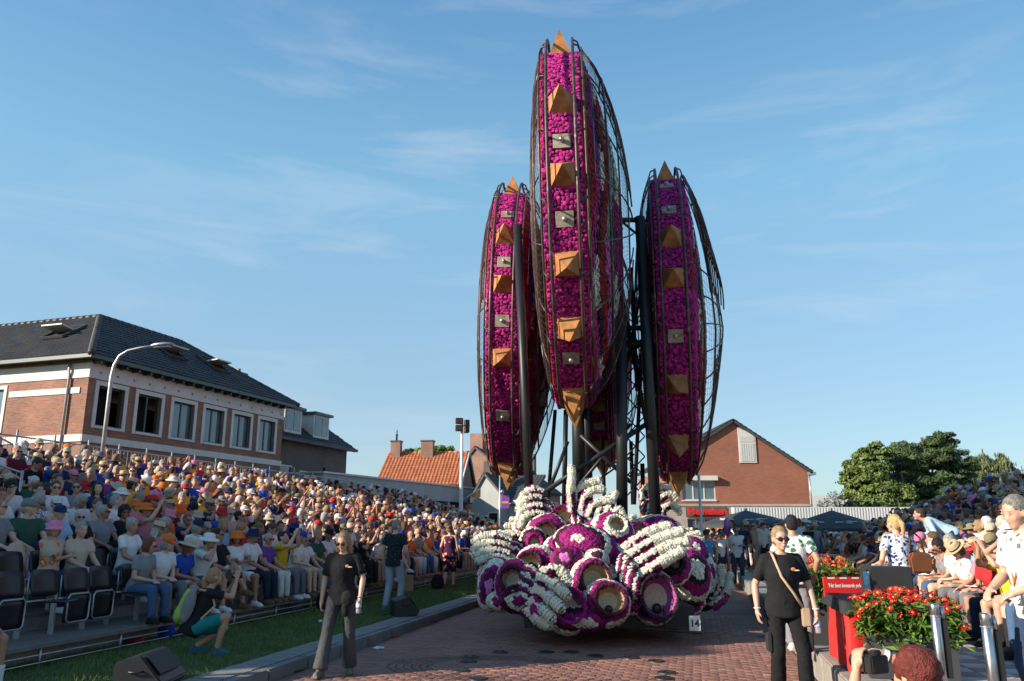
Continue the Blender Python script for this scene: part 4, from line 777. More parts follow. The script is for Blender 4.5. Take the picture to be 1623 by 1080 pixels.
HATC = [('white', (.72, .71, .69)), ('navy', (.02, .03, .09)), ('black', (.015, .015, .016)), ('beige', (.48, .40, .29)), ('royal blue', (.02, .08, .40)), ('red', (.5, .03, .03)), ('grey', (.2, .2, .21)), ('white', (.72, .71, .69)), ('navy', (.02, .03, .09)), ('beige', (.48, .40, .29)), ('orange', (.75, .18, .03)), ('pink', (.65, .2, .35)), ('khaki', (.22, .19, .11)), ('white', (.72, .71, .69))]
rp = random.Random(21)
def short_(l, n=16): return ' '.join(l.split()[:n])
def rand_look(px=None, py=None, stand=False):
    r = rp.random; L_ = {}; k = rp.choices(CLO, [c[2] for c in CLO])[0]
    if px is not None and 165 < px < 520 and py < 790 and r() < .55: nm_ = rp.choice(['yellow', 'yellow', 'orange', 'royal blue', 'purple']); k = (nm_, CN[nm_])
    L_['top'] = k[:2]; L_['pat'] = rp.choice(list(PAT)) if r() < .16 and k[0] in ('white', 'light blue', 'pink', 'beige', 'navy', 'teal') else None
    L_['bot'] = rp.choice(BOT); L_['short'] = r() < .45; L_['hairc'] = rp.choice(HAIRC); L_['set'] = rp.randrange(4 if stand else 8) if stand else rp.choices(range(8), [5, 4, 3, 2, 3, .6, 2, .8])[0]
    L_['skin'] = rp.choice(SKINC); L_['hat'] = rp.choices([None, 'cap', 'sun hat', 'bucket hat', 'straw hat', 'visor'], [56, 22, 6, 6, 8, 2])[0]
    L_['hatc'] = rp.choice(HATC) if L_['hat'] in ('cap', 'bucket hat', 'visor', 'sun hat') else ('straw', (.52, .40, .24))
    f = (STAND if stand else SETS)[L_['set']]['J']['sex'] == 'f'; L_['sex'] = 'f' if f else 'm'
    L_['hair'] = rp.choice(['long', 'bob', 'bun', 'ponytail', 'curly', 'bob']) if f else rp.choices(['short', 'ring', 'curly'], [8, 1.5, .6])[0]
    if L_['hat'] and L_['hair'] in ('bun', 'curly'): L_['hair'] = 'bob' if f else 'short'
    L_['glasses'] = r() < .5; L_['shoe'] = rp.choice([(.65, .65, .63), (.65, .65, .63), (.02, .02, .02), (.15, .09, .05)]); return L_
def col4(c, j=.12): k = 1 + rp.uniform(-j, j); return (c[0] * k, c[1] * k, c[2] * k, 1)
def place_person(S, Lk, loc, rz, label, group, scale=1.0):
    b = bpy.data.objects.new('person', S['skin']); COL.objects.link(b); b.location = loc; b.rotation_euler = (0, 0, rz); b.scale = (scale,) * 3; b.color = col4(Lk['skin']); tag(b, label, 'person', group)
    def ch(name, me, color, mtx=None, m=None):
        o = bpy.data.objects.new(name, me); COL.objects.link(o); o.parent = b; o.color = color
        if mtx is not None: o.matrix_local = mtx
        if m is not None: o.material_slots[0].link = 'OBJECT'; o.material_slots[0].material = m
        return o
    ch('shirt', S['top'], col4(Lk['top'][1]), m=PAT[Lk['pat']] if Lk.get('pat') else None)
    ch('shorts' if Lk['short'] else 'trousers', S['shorts' if Lk['short'] else 'trousers'], col4(Lk['bot'][1]))
    for q in S['shoes']: ch('shoe', q, (*Lk['shoe'], 1))
    H = S['J']['head']
    if Lk.get('hair'): ch('hair', HAIR[Lk['hair']], col4(Lk['hairc'][1]), H)
    if Lk.get('hat'): ch('hat', HAT[Lk['hat']], col4(Lk['hatc'][1]), H)
    if Lk.get('glasses'): ch('sunglasses', GLASS, (0, 0, 0, 1), H)
    return b

# ------------------------------------------------------------------ grandstands
LZ0, LRISE = .40, .22
U1 = Vector((.228, .9737, 0)); NB1 = Vector((-.9737, .228, 0)); S1 = Vector((-5.05, 15.0, 0)); F1 = math.atan2(-.9737, -.228)
U2 = Vector((.2588, .9659, 0)); NB2 = Vector((.9659, -.2588, 0)); S2 = Vector((6.45, 10.7, 0)); F2 = math.atan2(.9659, .2588)
def row_pos(side, k, s):
    if side == 'left': return S1 + U1 * s + NB1 * (k * .78) + Vector((0, 0, LZ0 + LRISE * k + .16 * max(0, k - 10)))
    return S2 + U2 * s + NB2 * (k * .8) + Vector((0, 0, .34 + max(0, k - 1) * .30))
deck_m = mat('deck_board', (.16, .14, .12), .8, var=.2, vs=6)
def stand(side, rows, s0, s1, U, NB, S, label):
    root = empty('grandstand', S, math.atan2(U.y, U.x), label, 'grandstand'); sg = 1 if side == 'left' else -1; d = .78 if side == 'left' else .8
    for k in range(rows):
        z = row_pos(side, k, 0).z; m = MB(); a, b = k * d * sg - .12 * sg, (k + 1) * d * sg - .12 * sg; e1 = s1(k); m.box(s0, e1, min(a, b), max(a, b), z - .05, z)
        if k == 0 and side == 'left': m.box(s0, e1, -.5, -.12, z - .05, z)
        m.build('deck_step', deck_m, root)
        m = MB(); m.box(s0, e1, min(a, a + .03 * sg), max(a, a + .03 * sg), z - .28, z - .052); m.build('riser', M['galv'], root)
    m = MB()
    if side == 'left':
        for i in range(int((s1(0) - s0) / 1.4)): x = s0 + i * 1.4; m.tube([(x, -.46, .1), (x, -.46, .36)], .02, 6); m.tube([(x, .1, .1), (x, rows * d, .36 + .22 * rows - .3)], .02, 6)
        for z in (.18, .27): m.tube([(s0, -.47, z), (s1(0), -.47, z)], .008, 5)
    m.build('support_frame', M['galv'], root)
    # back guard rail: posts, rails, balusters
    zt = row_pos(side, rows - 1, 0).z; yb = (rows * d + .05) * sg; e = s1(rows - 1); n = int((e - s0) / 1.25)
    for i in range(n + 1):
        m = MB(); x = s0 + i * 1.25; m.tube([(x, yb, zt - 2.5 if i % 2 else zt - .3), (x, yb, zt + 1.62)], .026, 6); m.build('rail_post', M['galv'], root)
    for z in (.35, .95, 1.45): m = MB(); m.tube([(s0, yb, zt + z), (e, yb, zt + z)], .022, 6); m.build('rail', M['galv'], root)
    m = MB()
    for i in range(int((e - s0) / .16)): m.tube([(s0 + i * .16, yb, zt + .3), (s0 + i * .16, yb, zt + 1.45)], .008, 4, cap=False)
    o = m.build('balusters', M['galv'], root); o['kind'] = 'stuff'; return root
st1 = stand('left', 11, -9, lambda k: 26.5 + .35 * k, U1, NB1, S1, 'long black seated grandstand with galvanised railings along the left side of the road')
st2 = stand('right', 9, -4, lambda k: 24 + .3 * k, U2, NB2, S2, 'grandstand with galvanised railings on the right side of the road')
def side_rail(name_label, pts, h=1.1, step=.14):
    root = empty('railing', (0, 0, 0), 0, name_label, 'railing'); a, b = Vector(pts[0]), Vector(pts[1]); Z = Vector((0, 0, 1)); n = max(2, int((b - a).length / 1.2))
    for i in range(n + 1): p = a.lerp(b, i / n); m = MB(); m.tube([p, p + Z * (h + .05)], .026, 6); m.build('post', M['galv'], root)
    for q in (.15, .6, 1.0): m = MB(); m.tube([a + Z * h * q, b + Z * h * q], .022, 6); m.build('rail', M['galv'], root)
    m = MB()
    for i in range(int((b - a).length / step)): p = a.lerp(b, i * step / (b - a).length); m.tube([p + Z * h * .15, p + Z * h], .008, 4, cap=False)
    m.build('baluster_row', M['galv'], root)['kind'] = 'stuff'; return root
side_rail('galvanised gangway railing with balusters among the upper left rows', (row_pos('left', 6, -.2), row_pos('left', 9, -.2)))
side_rail('sloping galvanised railing beside the topmost rows at the far left', (row_pos('left', 9, 2.3), row_pos('left', 13, 2.3)))
for k in (11, 12, 13): m = MB(); z = row_pos('left', k, 0).z; m.box(-6, 2.2, k * .78 - .12, (k + 1) * .78 - .12, z - .25, z); m.build('upper_step', deck_m, st1)
side_rail('galvanised railing at the far end of the left stand', (row_pos('left', 10, 30), row_pos('left', 3, 28)), step=50)
side_rail('sloping galvanised railing at the far end of the right stand', (row_pos('right', 8, 26.5), row_pos('right', 2, 24.8)), step=50)

# --- tip-up seats
def chair_meshes():
    P_ = {}; m = MB(); c = []
    def shell(cx, cz, w, h, t, tilt): 
        v = []; n = 7
        for k, off in enumerate((0, t)):
            for i in range(n):
                u = -1 + 2 * i / (n - 1)
                for j in range(5): q = -1 + 2 * j / 4; rr = 1 - .10 * abs(u) ** 4 * abs(q) ** 4; v.append(Vector((cx + u * w * rr, .045 * u * u - off + tilt * q, cz + q * h * rr)))
        f = []
        for k in range(2):
            o = k * n * 5
            for i in range(n - 1):
                for j in range(4): a = o + i * 5 + j; f.append((a, a + 5, a + 6, a + 1) if k else (a, a + 1, a + 6, a + 5))
        for i in range(n - 1): f.append((i * 5, i * 5 + 5, 35 + i * 5 + 5, 35 + i * 5)); f.append((i * 5 + 4, 35 + i * 5 + 4, 35 + i * 5 + 9, i * 5 + 9))
        for j in range(4): f.append((j, 35 + j, 36 + j, j + 1)); f.append((30 + j, 31 + j, 66 + j, 65 + j))
        return v, f
    m = MB(); m.add(*shell(0, .66, .22, .17, .022, -.03), smooth=True); P_['backrest'] = m.mesh('backrest', M['black_plastic'])
    m = MB(); v, f = shell(0, .31, .215, .20, .03, .02); m.add([q + Vector((0, .06, 0)) for q in v], f, True); P_['seat'] = m.mesh('seat', M['black_plastic'])
    m = MB(); m.add([Vector((q.x, .24 + q.z - .31, .43 + (q.y - .0) * .5)) for q in v], f, True); P_['seat_down'] = m.mesh('seat', M['black_plastic'])
    m = MB(); x, z0, z1, y = .2, .13, .49, .12; m.tube([(-x + .04, y, z0), (-x, y, z0 + .04), (-x, y, z1 - .04), (-x + .04, y, z1), (x - .04, y, z1), (x, y, z1 - .04), (x, y, z0 + .04), (x - .04, y, z0)], .012, 8, closed=True); P_['hoop'] = m.mesh('seat_hoop', M['galv'])
    m = MB(); m.box(-.262, -.228, -.03, .03, 0, .52); m.tube([(-.245, 0, .44), (.245, 0, .44)], .014, 6); m.tube([(-.21, -.01, .44), (-.20, -.02, .74)], .012, 6); m.tube([(.21, -.01, .44), (.20, -.02, .74)], .012, 6); P_['frame'] = m.mesh('seat_frame', M['galv']); return P_
CH = chair_meshes()
def chair(loc, rz, label, group, down=False):
    r_ = empty('stadium_chair', loc, rz, label, 'chair', group); link('backrest', CH['backrest'], parent=r_); link('seat', CH['seat_down' if down else 'seat'], parent=r_); link('frame', CH['frame'], parent=r_)
    if not down: link('seat_hoop', CH['hoop'], parent=r_)
    return r_

# ------------------------------------------------------------------ fill the stands
slots = []
EMPTY_L = {(0, i) for i in range(-12, -5)} | {(1, i) for i in range(-12, -7)}
for k in range(14):
    for i in range(-14, 62):
        s = i * .53 + (.2 if k % 2 else 0)
        if k > 10 and s > 2: continue
        if s > 26 + .35 * k: continue
        slots.append(('left', k, i, s))
for k in range(9):
    for i in range(-6, 48):
        s = i * .54 + (.2 if k % 2 else 0)
        if s > 23.5 + .3 * k: continue
        slots.append(('right', k, i, s))
cands = []; chair_sites = []
for side, k, i, s in slots:
    p = row_pos(side, k, s) + Vector((rp.uniform(-.03, .03), rp.uniform(-.04, .04), 0)); h = p + Vector((0, 0, 1.15)); x, y, d = proj(h)
    if not (-70 < x < 1700) or d < 7.6: continue
    chair_sites.append((d, side, k, i, s, p))
    if side == 'left' and (k, i) in EMPTY_L: continue
    if side == 'left' and k >= 2 and x < 40 and y > 700 and k < 4 and False: continue
    if side == 'left' and k in (6, 7, 8, 9) and -.6 < s < .3: continue
    if rp.random() < .035: continue
    cands.append((d, side, k, i, s, p, (x, y)))
# standing crowd at the far end of the road, and at the ends of the stands
for j in range(190):
    a = rp.uniform(20, 37); b = rp.uniform(4.0, 9.3); p = rd(a, b, .0 if b < 6.3 else .32); x, y, d = proj(p + Vector((0, 0, 1.6))); cands.append((d, 'far', 0, j, 0, p, (x, y)))
for j in range(60):
    a = rp.uniform(27, 34); b = rp.uniform(-6, 1.5); p = rd(a, b, .0 if b > 0 else .13); x, y, d = proj(p + Vector((0, 0, 1.6))); cands.append((d, 'farleft', 0, j, 0, p, (x, y)))
cands.sort(key=lambda c: c[0]); RES_HEROES = 13; N_IND = 300 - RES_HEROES
ordn = ['first', 'second', 'third', 'fourth', 'fifth', 'sixth', 'seventh', 'eighth', 'ninth', 'tenth', 'eleventh', 'twelfth', 'thirteenth', 'fourteenth']
ind = cands[:N_IND]; rest = cands[N_IND:]; used = set(); occ = {}
for c in ind: occ[(c[1], c[2], c[3])] = rand_look(*c[6], stand=c[1].startswith('far'))
def describe(Lk):
    t = Lk['top'][0] + (' shirt with ' + Lk['pat'] if Lk.get('pat') else ' shirt'); h = (f"{Lk['hatc'][0]} {Lk['hat']}" if Lk['hat'] and Lk['hat'] != 'straw hat' else Lk['hat']) if Lk['hat'] else f"{Lk['hairc'][0]} hair"; return t, h
for d, side, k, i, s, p, xy in ind:
    Lk = occ[(side, k, i)]; t, h = describe(Lk); nb = occ.get((side, k, i - 1)); nb2 = occ.get((side, k, i + 1)); st = side.startswith('far')
    where = {'left': f'{ordn[k]} row of left stand', 'right': f'{ordn[k]} row of right stand', 'far': 'standing at the far end of the road', 'farleft': 'standing past the left stand'}[side]
    opts = [f'person in {t}, {h}, {where}']; bt_ = f"{Lk['bot'][0]} {'shorts' if Lk['short'] else 'trousers'}"
    opts.append(f'person in {t} and {bt_}, {h}, {where}')
    if nb: opts.append(f"person in {t}, {h}, {where}, beside {nb['top'][0]} shirt")
    if nb and nb2: opts.append(f"person, {t}, {h}, {where}, between {nb['top'][0]} and {nb2['top'][0]}")
    opts.append(f"person, {t}, {h}, {bt_}, {'with' if Lk['glasses'] else 'without'} sunglasses, {where}")
    lab = next((o for o in opts if o not in used and len(o.split()) <= 16), opts[-1]); lab = short_(lab, 15); used.add(lab)
    if st:
        fx = Vector((-p.x, -p.y + 12, 0)).normalized(); rz = math.atan2(-fx.x, fx.y) + rp.uniform(-.7, .7); S = STAND[Lk['set']]
    else: rz = (F1 if side == 'left' else F2) + rp.uniform(-.22, .22) + (-.12 if side == 'left' else .25); S = SETS[Lk['set']]
    pb__ = place_person(S, Lk, p, rz, lab, {'left': 'spectators seated in the left stand', 'right': 'spectators seated in the right stand', 'far': 'spectators standing at the end of the road', 'farleft': 'spectators standing past the left stand'}[side], rp.uniform(.94, 1.06) if not st else rp.uniform(.9, 1.05))
    if side == 'right' and rp.random() < .4: link('lanyard', S['lanyard'], parent=pb__)
    if Lk['set'] == 4 and not st and k < 4:
        q = pb__.matrix_basis @ ((S['J']['wL'] + S['J']['wR']) / 2 + Vector((0, .09, .02))); o = link('booklet', BOOK, loc=q, rot=(R(12), 0, rz + .3), label=short_(f"open white booklet on the lap of the {t} spectator, {h}, {ordn[k]} row", 15), cat='booklet', group='programme booklets')
# the further spectators, too many to single out, as one mesh
def tri_arrays(me, target):
    o = bpy.data.objects.new('t', me); COL.objects.link(o); nf = sum(len(p.vertices) - 2 for p in me.polygons); dc = o.modifiers.new('d', 'DECIMATE'); dc.ratio = min(1, target / nf); ev = o.evaluated_get(bpy.context.evaluated_depsgraph_get()); m2 = bpy.data.meshes.new_from_object(ev); m2.calc_loop_triangles()
    V = np.empty(len(m2.vertices) * 3, np.float32); m2.vertices.foreach_get('co', V); T = np.empty(len(m2.loop_triangles) * 3, np.int32); m2.loop_triangles.foreach_get('vertices', T); C = None
    if m2.color_attributes.get('Col'): C = np.empty(len(m2.vertices) * 4, np.float32); m2.color_attributes['Col'].data.foreach_get('color', C); C = C.reshape(-1, 4)[:, :3]
    bpy.data.objects.remove(o); bpy.data.meshes.remove(m2); return V.reshape(-1, 3), T.reshape(-1, 3), C
LO = {}
for nm, sets in (('sit', SETS), ('stand', STAND)):
    for i, S in enumerate(sets): LO[(nm, i)] = {k: tri_arrays(S[k], n) for k, n in (('skin', 620), ('top', 200), ('trousers', 140), ('shorts', 120))}
LOH = {k: tri_arrays(v, 110) for k, v in HAIR.items()}; LOT = {k: tri_arrays(v, 120) for k, v in HAT.items()}; LOG = tri_arrays(GLASS, 40)
VV, FF, CC = [], [], []; off = 0
def put(arr, Mx, color):
    global off
    V, T, C = arr; A = np.array(Mx); V2 = V @ A[:3, :3].T + A[:3, 3]; c = np.tile(np.array(color[:3]), (len(V), 1)); c = c if C is None else c * C; VV.append(V2); FF.append(T + off); CC.append(c); off += len(V)
for d, side, k, i, s, p, xy in rest:
    if p.y > 24 and False: continue
    st = side.startswith('far'); Lk = rand_look(*xy, stand=st)
    if st: fx = Vector((-p.x, -p.y + 12, 0)).normalized(); rz = math.atan2(-fx.x, fx.y) + rp.uniform(-.8, .8)
    else: rz = (F1 if side == 'left' else F2) + rp.uniform(-.25, .25) + (-.12 if side == 'left' else .25)
    Mx = Matrix.Translation(p) @ Matrix.Rotation(rz, 4, 'Z') @ Matrix.Scale(rp.uniform(.92, 1.06), 4); A = LO[('stand' if st else 'sit', Lk['set'])]; S = (STAND if st else SETS)[Lk['set']]; H = Mx @ S['J']['head']
    put(A['skin'], Mx, col4(Lk['skin'])); put(A['top'], Mx, col4(Lk['top'][1])); put(A['shorts' if Lk['short'] else 'trousers'], Mx, col4(Lk['bot'][1]))
    if Lk['hair']: put(LOH[Lk['hair']], H, col4(Lk['hairc'][1]))
    if Lk['hat']: put(LOT[Lk['hat']], H, col4(Lk['hatc'][1]))
    if Lk['glasses']: put(LOG, H, (.01, .01, .01))
me = np_mesh('distant_spectators', np.concatenate(VV), np.concatenate(FF), mat('crowd', (1, 1, 1), .8, var=.08, src='attr', spec=.25), np.concatenate(CC), smooth=True)
link('distant_spectators', me, kind='stuff', label='many further spectators seated and standing in rows', cat='crowd')
# chairs: every one of the nearer two rows on its own, the rest as one mesh
def chair_label(side, k, i):
    o = occ.get((side, k, i))
    if o is None:
        if not (occ.get((side, k, i - 1)) or occ.get((side, k, i + 1))): return None
        a = occ.get((side, k, i - 1)); b = occ.get((side, k, i + 1)); n_ = b or a
        l = f"free black chair beside {n_['top'][0]} shirt and {n_['bot'][0]} legwear, {ordn[k]} row, {side} stand" if n_ else f'free black chair near the frame edge, {ordn[k]} row, {side} stand'
        used.add(l); return short_(l, 14)
    t, h = describe(o); l = f"black chair under {o['top'][0]} shirt, {h}, {ordn[k]} {side} row"; nb = occ.get((side, k, i - 1))
    if l in used and nb: l = short_(f"chair under {o['top'][0]} shirt, {h}, beside {nb['top'][0]}, {ordn[k]} {side} row")
    used.add(l); return short_(l, 14)
chair_sites.sort(key=lambda c: c[0]); cr_ = MB(); nch = 0
for d, side, k, i, s, p in chair_sites:
    rz = F1 if side == 'left' else F2; q = p - Vector((-math.sin(rz), math.cos(rz), 0)) * .14
    if side == 'left' and k < 2 and (k, i) in EMPTY_L:
        chair(q, rz, f"{'folded down' if (k == 0 and i == -8) else 'tipped up'} empty black chair, {ordn[i + 12]} from the left, {'front' if k == 0 else 'second'} row", 'empty chairs in the %s row' % ordn[k], down=(k == 0 and i == -8)); nch += 1
    elif k < 2 and nch < 120 and chair_label(side, k, i) is None: pass
    elif k < 2 and nch < 120: chair(q, rz, chair_label(side, k, i), f'occupied chairs, {ordn[k]} row, {side} stand', True); nch += 1
    else:
        T = Matrix.Translation(q) @ Matrix.Rotation(rz, 4, 'Z'); cr_.box(-.22, .22, -.02, .02, .50, .82, T); cr_.box(-.21, .21, .02, .42, .40, .44, T)
cr_.build('stand_seating', M['black_plastic'], kind='stuff', label='rows of black seats under the spectators', cat='seats')
# ------------------------------------------------------------------ the flower float
FLO = empty('parade_float', (1.5, 14.5, 0), 0, 'parade float with four tall purple flower discs on black masts above striped flower hands', 'parade float')
FP = Vector((1.5, 14.5, 0)); frng = np.random.default_rng(9)
dahlia_m = mat('dahlia', (1, 1, 1), .75, var=.1, vs=3, src='attr', spec=.25)
def dahlia_template():
    v = [(0, 0, .42)]; n = 7
    for j in range(n): t = 2 * math.pi * j / n; v.append((.42 * math.cos(t), .42 * math.sin(t), .50))
    for j in range(2 * n): t = math.pi * (j - .5) / n; r = 1.06 if j % 2 else .80; v.append((r * math.cos(t), r * math.sin(t), .12 if j % 2 else .34))
    f = []
    for j in range(n):
        a, b = 1 + j, 1 + (j + 1) % n; f.append((0, a, b)); o = n + 1; p = [o + (2 * j + q) % (2 * n) for q in range(3)]
        f += [(a, p[0], p[1]), (a, p[1], p[2]), (a, p[2], b)]
    return np.array(v, float), np.array(f)
DT, DF = dahlia_template()
PAL = {'W': (.66, .63, .50), 'P': (.26, .009, .13), 'D': (.060, .006, .028), 'K': (.012, .006, .010), 'M': (.50, .020, .21), 'R': (.30, .008, .012), 'L': (.55, .14, .42), 'V': (.16, .015, .20), 'G': (.30, .36, .30), 'N': (.06, .09, .03)}
def flowers(name, P_, Nn, keys, size, parent, jitter=.2):
    """P_, Nn arrays of positions (world) and normals; keys: palette letters"""
    n = len(P_); P_ = np.asarray(P_, float); Nn = np.asarray(Nn, float); Nn = Nn / (np.linalg.norm(Nn, axis=1)[:, None] + 1e-9); Nn = Nn + frng.normal(0, .16, (n, 3)); Nn /= np.linalg.norm(Nn, axis=1)[:, None]
    h = np.where(np.abs(Nn[:, 2:3]) < .9, np.array([[0, 0, 1.]]), np.array([[1., 0, 0]])); X = np.cross(h, Nn); X /= np.linalg.norm(X, axis=1)[:, None]; Y = np.cross(Nn, X); an = frng.uniform(0, 2 * np.pi, n)[:, None]; X, Y = X * np.cos(an) + Y * np.sin(an), -X * np.sin(an) + Y * np.cos(an)
    s = size * frng.uniform(.82, 1.2, n)[:, None, None]; V = P_[:, None] + s * (DT[None, :, 0:1] * X[:, None] + DT[None, :, 1:2] * Y[:, None] + DT[None, :, 2:3] * Nn[:, None]) + (frng.uniform(-.25, .2, n)[:, None, None] * size) * Nn[:, None]
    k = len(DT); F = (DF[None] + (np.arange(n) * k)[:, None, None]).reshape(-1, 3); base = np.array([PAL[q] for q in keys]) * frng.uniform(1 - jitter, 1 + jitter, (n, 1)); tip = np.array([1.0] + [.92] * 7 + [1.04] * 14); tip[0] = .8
    warm = frng.uniform(-.05, .05, (n, 1)) * np.array([[1, .3, -.5]]); C = (base * (1 + warm))[:, None, :] * tip[None, :, None]; me = np_mesh(name, (V - np.array(FP)).reshape(-1, 3), F, dahlia_m, C.reshape(-1, 3)); o = link(name, me, parent=parent); o['kind'] = 'stuff'; return o
under_m = mat('under_layer', (1, 1, 1), .95, var=.2, vs=8, src='attr')
def fpart(name, parent=FLO): o = bpy.data.objects.new(name, None); COL.objects.link(o); o.parent = parent; return o
def fbuild(mb, name, m, parent=FLO): mb.v = [(v[0] - FP.x, v[1] - FP.y, v[2]) for v in mb.v]; return mb.build(name, m, parent)
cork_m = mat('cork', (.46, .30, .17), .85, var=.22, vs=9, bump=.5, bs=60); cream_m = mat('cream_seed', (.62, .56, .40), .9, var=.2, vs=40, bump=.9, bs=120)
rust_m = mat('rusty_steel', (.43, .18, .055), .7, .0, var=.35, vs=5, bump=.25, bs=60, var2=((.20, .08, .03), 6, .60)); rust2_m = mat('pale_steel', (.36, .30, .22), .6, .3, var=.25, vs=6, var2=((.26, .12, .05), 8, .52))
pipe_m = mat('rusty_pipe', (.085, .05, .038), .5, .55, var=.35, vs=4, var2=((.20, .19, .20), 5, .55)); mesh_m = mat('wire', (.09, .055, .045), .6, .5, var=.2); mast_m = mat('mast_steel', (.028, .028, .029), .45, .5, var=.2, vs=2)

# --- the discs
def disc(c, Rr, yaw, roll, front_list, seed, label, cage_gap=False, full=True, bl=.2, br=.75):
    """a thick lens shaped wheel standing on edge; its rim band of flowers faces the camera"""
    root = fpart('flower_disc'); root['label'] = label; c = Vector(c); rot = (Matrix.Rotation(-R(yaw), 3, 'Z') @ Matrix.Rotation(R(roll), 3, 'Y')); rr = np.random.default_rng(seed)
    # local frame: x across the band, (y, z) the disc's plane; angle a: 0 towards the camera, 90 up
    def pt(x, rad, a): return c + rot @ Vector((x, -rad * math.cos(a), rad * math.sin(a)))
    def nr(x, y, z): return rot @ Vector((x, y, z))
    w = .76; nA = int(2 * math.pi * Rr / .064); nX = 12; P_, Nn, K = [], [], []; plates = []
    angs = []
    for (py, kind) in front_list:                       # the angle on the near arc that projects to this row
        best = min(np.linspace(-1.45, 1.6, 400), key=lambda a: abs(proj(pt(0, Rr, a))[1] - py)); angs.append((best, kind))
    lo, hi = min(a for a, k in angs), max(a for a, k in angs); a = hi + .19; k = 0
    while a < lo + 2 * math.pi - .15: angs.append((a, 'SP'[k % 2])); a += .19; k += 1
    for i in range(nA):
        a = 2 * math.pi * i / nA
        if any(abs((a - b + math.pi) % (2 * math.pi) - math.pi) * Rr < .17 for b, k in angs): blocked = True
        else: blocked = False
        for j in range(nX):
            x = (-.5 + (j + .5) / nX) * w + rr.normal(0, .014)
            if blocked and abs(x) < .20: continue
            P_.append(pt(x, Rr + rr.uniform(-.01, .012), a + rr.normal(0, .0035))); Nn.append(nr(x * .5, -math.cos(a), math.sin(a))); K.append('M' if rr.random() < .62 else 'P')
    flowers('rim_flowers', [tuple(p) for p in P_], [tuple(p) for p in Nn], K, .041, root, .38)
    V = []; F = []; C = []; n = 96
    for i in range(n): 
        for x in (-.39, .39): V.append(tuple(pt(x, Rr - .03, 2 * math.pi * i / n) - FP)); C.append((.10, .006, .06))
    F = [(2 * i, 2 * i + 1, 2 * ((i + 1) % n) + 1, 2 * ((i + 1) % n)) for i in range(n)]; link('rim_band', np_mesh('rim_band', np.array(V), np.array(F), under_m, np.array(C)), parent=root)
    # the bulging faces: fine flower mosaic in flowing bands
    def face_col(side, r, a):
        y, z = -r * math.cos(a), r * math.sin(a); q = r + .22 * math.sin(3 * a + side) + .12 * math.sin(7 * a + 1.3 * side + r * 2) ; t = (q / Rr)
        if t > .93: return 'R' if math.sin(a * 2.3 + seed) > -.5 else 'M'
        if t > .86: return 'V' if math.sin(a * 1.7 + side) > 0 else 'M'
        if t > .80: return 'W' if math.sin(a * 9 + seed) > .15 else 'K'
        if t > .70: return 'R'
        if t > .60: return 'G' if math.sin(a * 3 + side) > -.2 else 'L'
        if t > .55: return 'N'
        if t > .42: return 'W' if math.sin(a * 4) > 0 else 'P'
        if t > .25: return 'P'
        return 'D'
    for side in (-1, 1):
        P_, Nn, K = [], [], []; V = []; C = []; nr_, na = 26, 110
        for i in range(nr_ + 1):
            r = Rr * (.02 + .975 * i / nr_); x = side * (w / 2 + (bl if side < 0 else br) * (1 - (r / Rr) ** 2))
            for j in range(na): a = 2 * math.pi * j / na; V.append(tuple(pt(x + rr.normal(0, .006) * (i < nr_), r, a) - FP)); C.append(tuple(q * .8 for q in PAL[face_col(side, r, a)]))
        F = [(i * na + j, i * na + (j + 1) % na, (i + 1) * na + (j + 1) % na, (i + 1) * na + j) for i in range(nr_) for j in range(na)]
        me = np_mesh('face_panel', np.array(V), np.array(F), under_m, np.array(C), smooth=True); link('face_panel', me, parent=root)
        if full:
            r = Rr * .10
            while r < Rr * .985:
                n_ = int(2 * math.pi * r / .105); x = side * (w / 2 + (bl if side < 0 else br) * (1 - (r / Rr) ** 2))
                for j in range(n_):
                    a = 2 * math.pi * (j + rr.random() * .6) / n_
                    P_.append(tuple(pt(x + side * .005, r, a))); g_ = 1.0 * r / Rr * .5; Nn.append(tuple(nr(side, -g_ * math.cos(a) * .5, g_ * math.sin(a) * .5))); K.append(face_col(side, r, a))
                r += .095
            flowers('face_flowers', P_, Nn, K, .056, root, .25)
    # spikes and plates on the rim
    for a, kind in angs:
        e = pt(0, Rr, a); out = nr(0, -math.cos(a), math.sin(a)); tn = nr(0, math.sin(a), math.cos(a)); xx = nr(1, 0, 0)
        if kind == 'S':
            h = .52; b = .245; m = MB(); m.add([e + xx * sx * b + tn * sy * b - out * .02 for sx, sy in ((-1, -1), (1, -1), (1, 1), (-1, 1))] + [e + out * h + tn * .02], [(0, 1, 4), (1, 2, 4), (2, 3, 4), (3, 0, 4), (3, 2, 1, 0)]); fbuild(m, 'spike', rust_m, root)
        else:
            m = MB(); A3 = Matrix((xx, tn, out)).transposed().to_4x4(); T = Matrix.Translation(e) @ A3; m.box(-.17, .17, -.15, .15, -.03, .03, T); p = fbuild(m, 'steel_plate', rust2_m, root)
            m = MB(); m.lathe([(.05, .035), (.05, .09), (.035, .12), (.001, .12)], 10, M=T, caps=False); fbuild(m, 'bolt', M['galv'], root)
    # two rim pipes in front of the band, cage of pipes and wire over the faces
    for sx in (-1, 1):
        m = MB(); m.tube([pt(sx * .27, Rr + .30 - (.12 if abs(t) > 1.2 else 0), t) for t in np.linspace(-1.42, 1.55, 60)] + [pt(sx * .30, Rr - .1, 1.68)], .032, 8); fbuild(m, 'rim_pipe', pipe_m, root)
        for t in np.linspace(-1.2, 1.4, 9): m = MB(); m.tube([pt(sx * .27, Rr + .30, t), pt(sx * .38, Rr + .25, t + .02), pt(sx * .43, Rr + .10, t + .03)], .02, 6); fbuild(m, 'pipe_bracket', pipe_m, root)
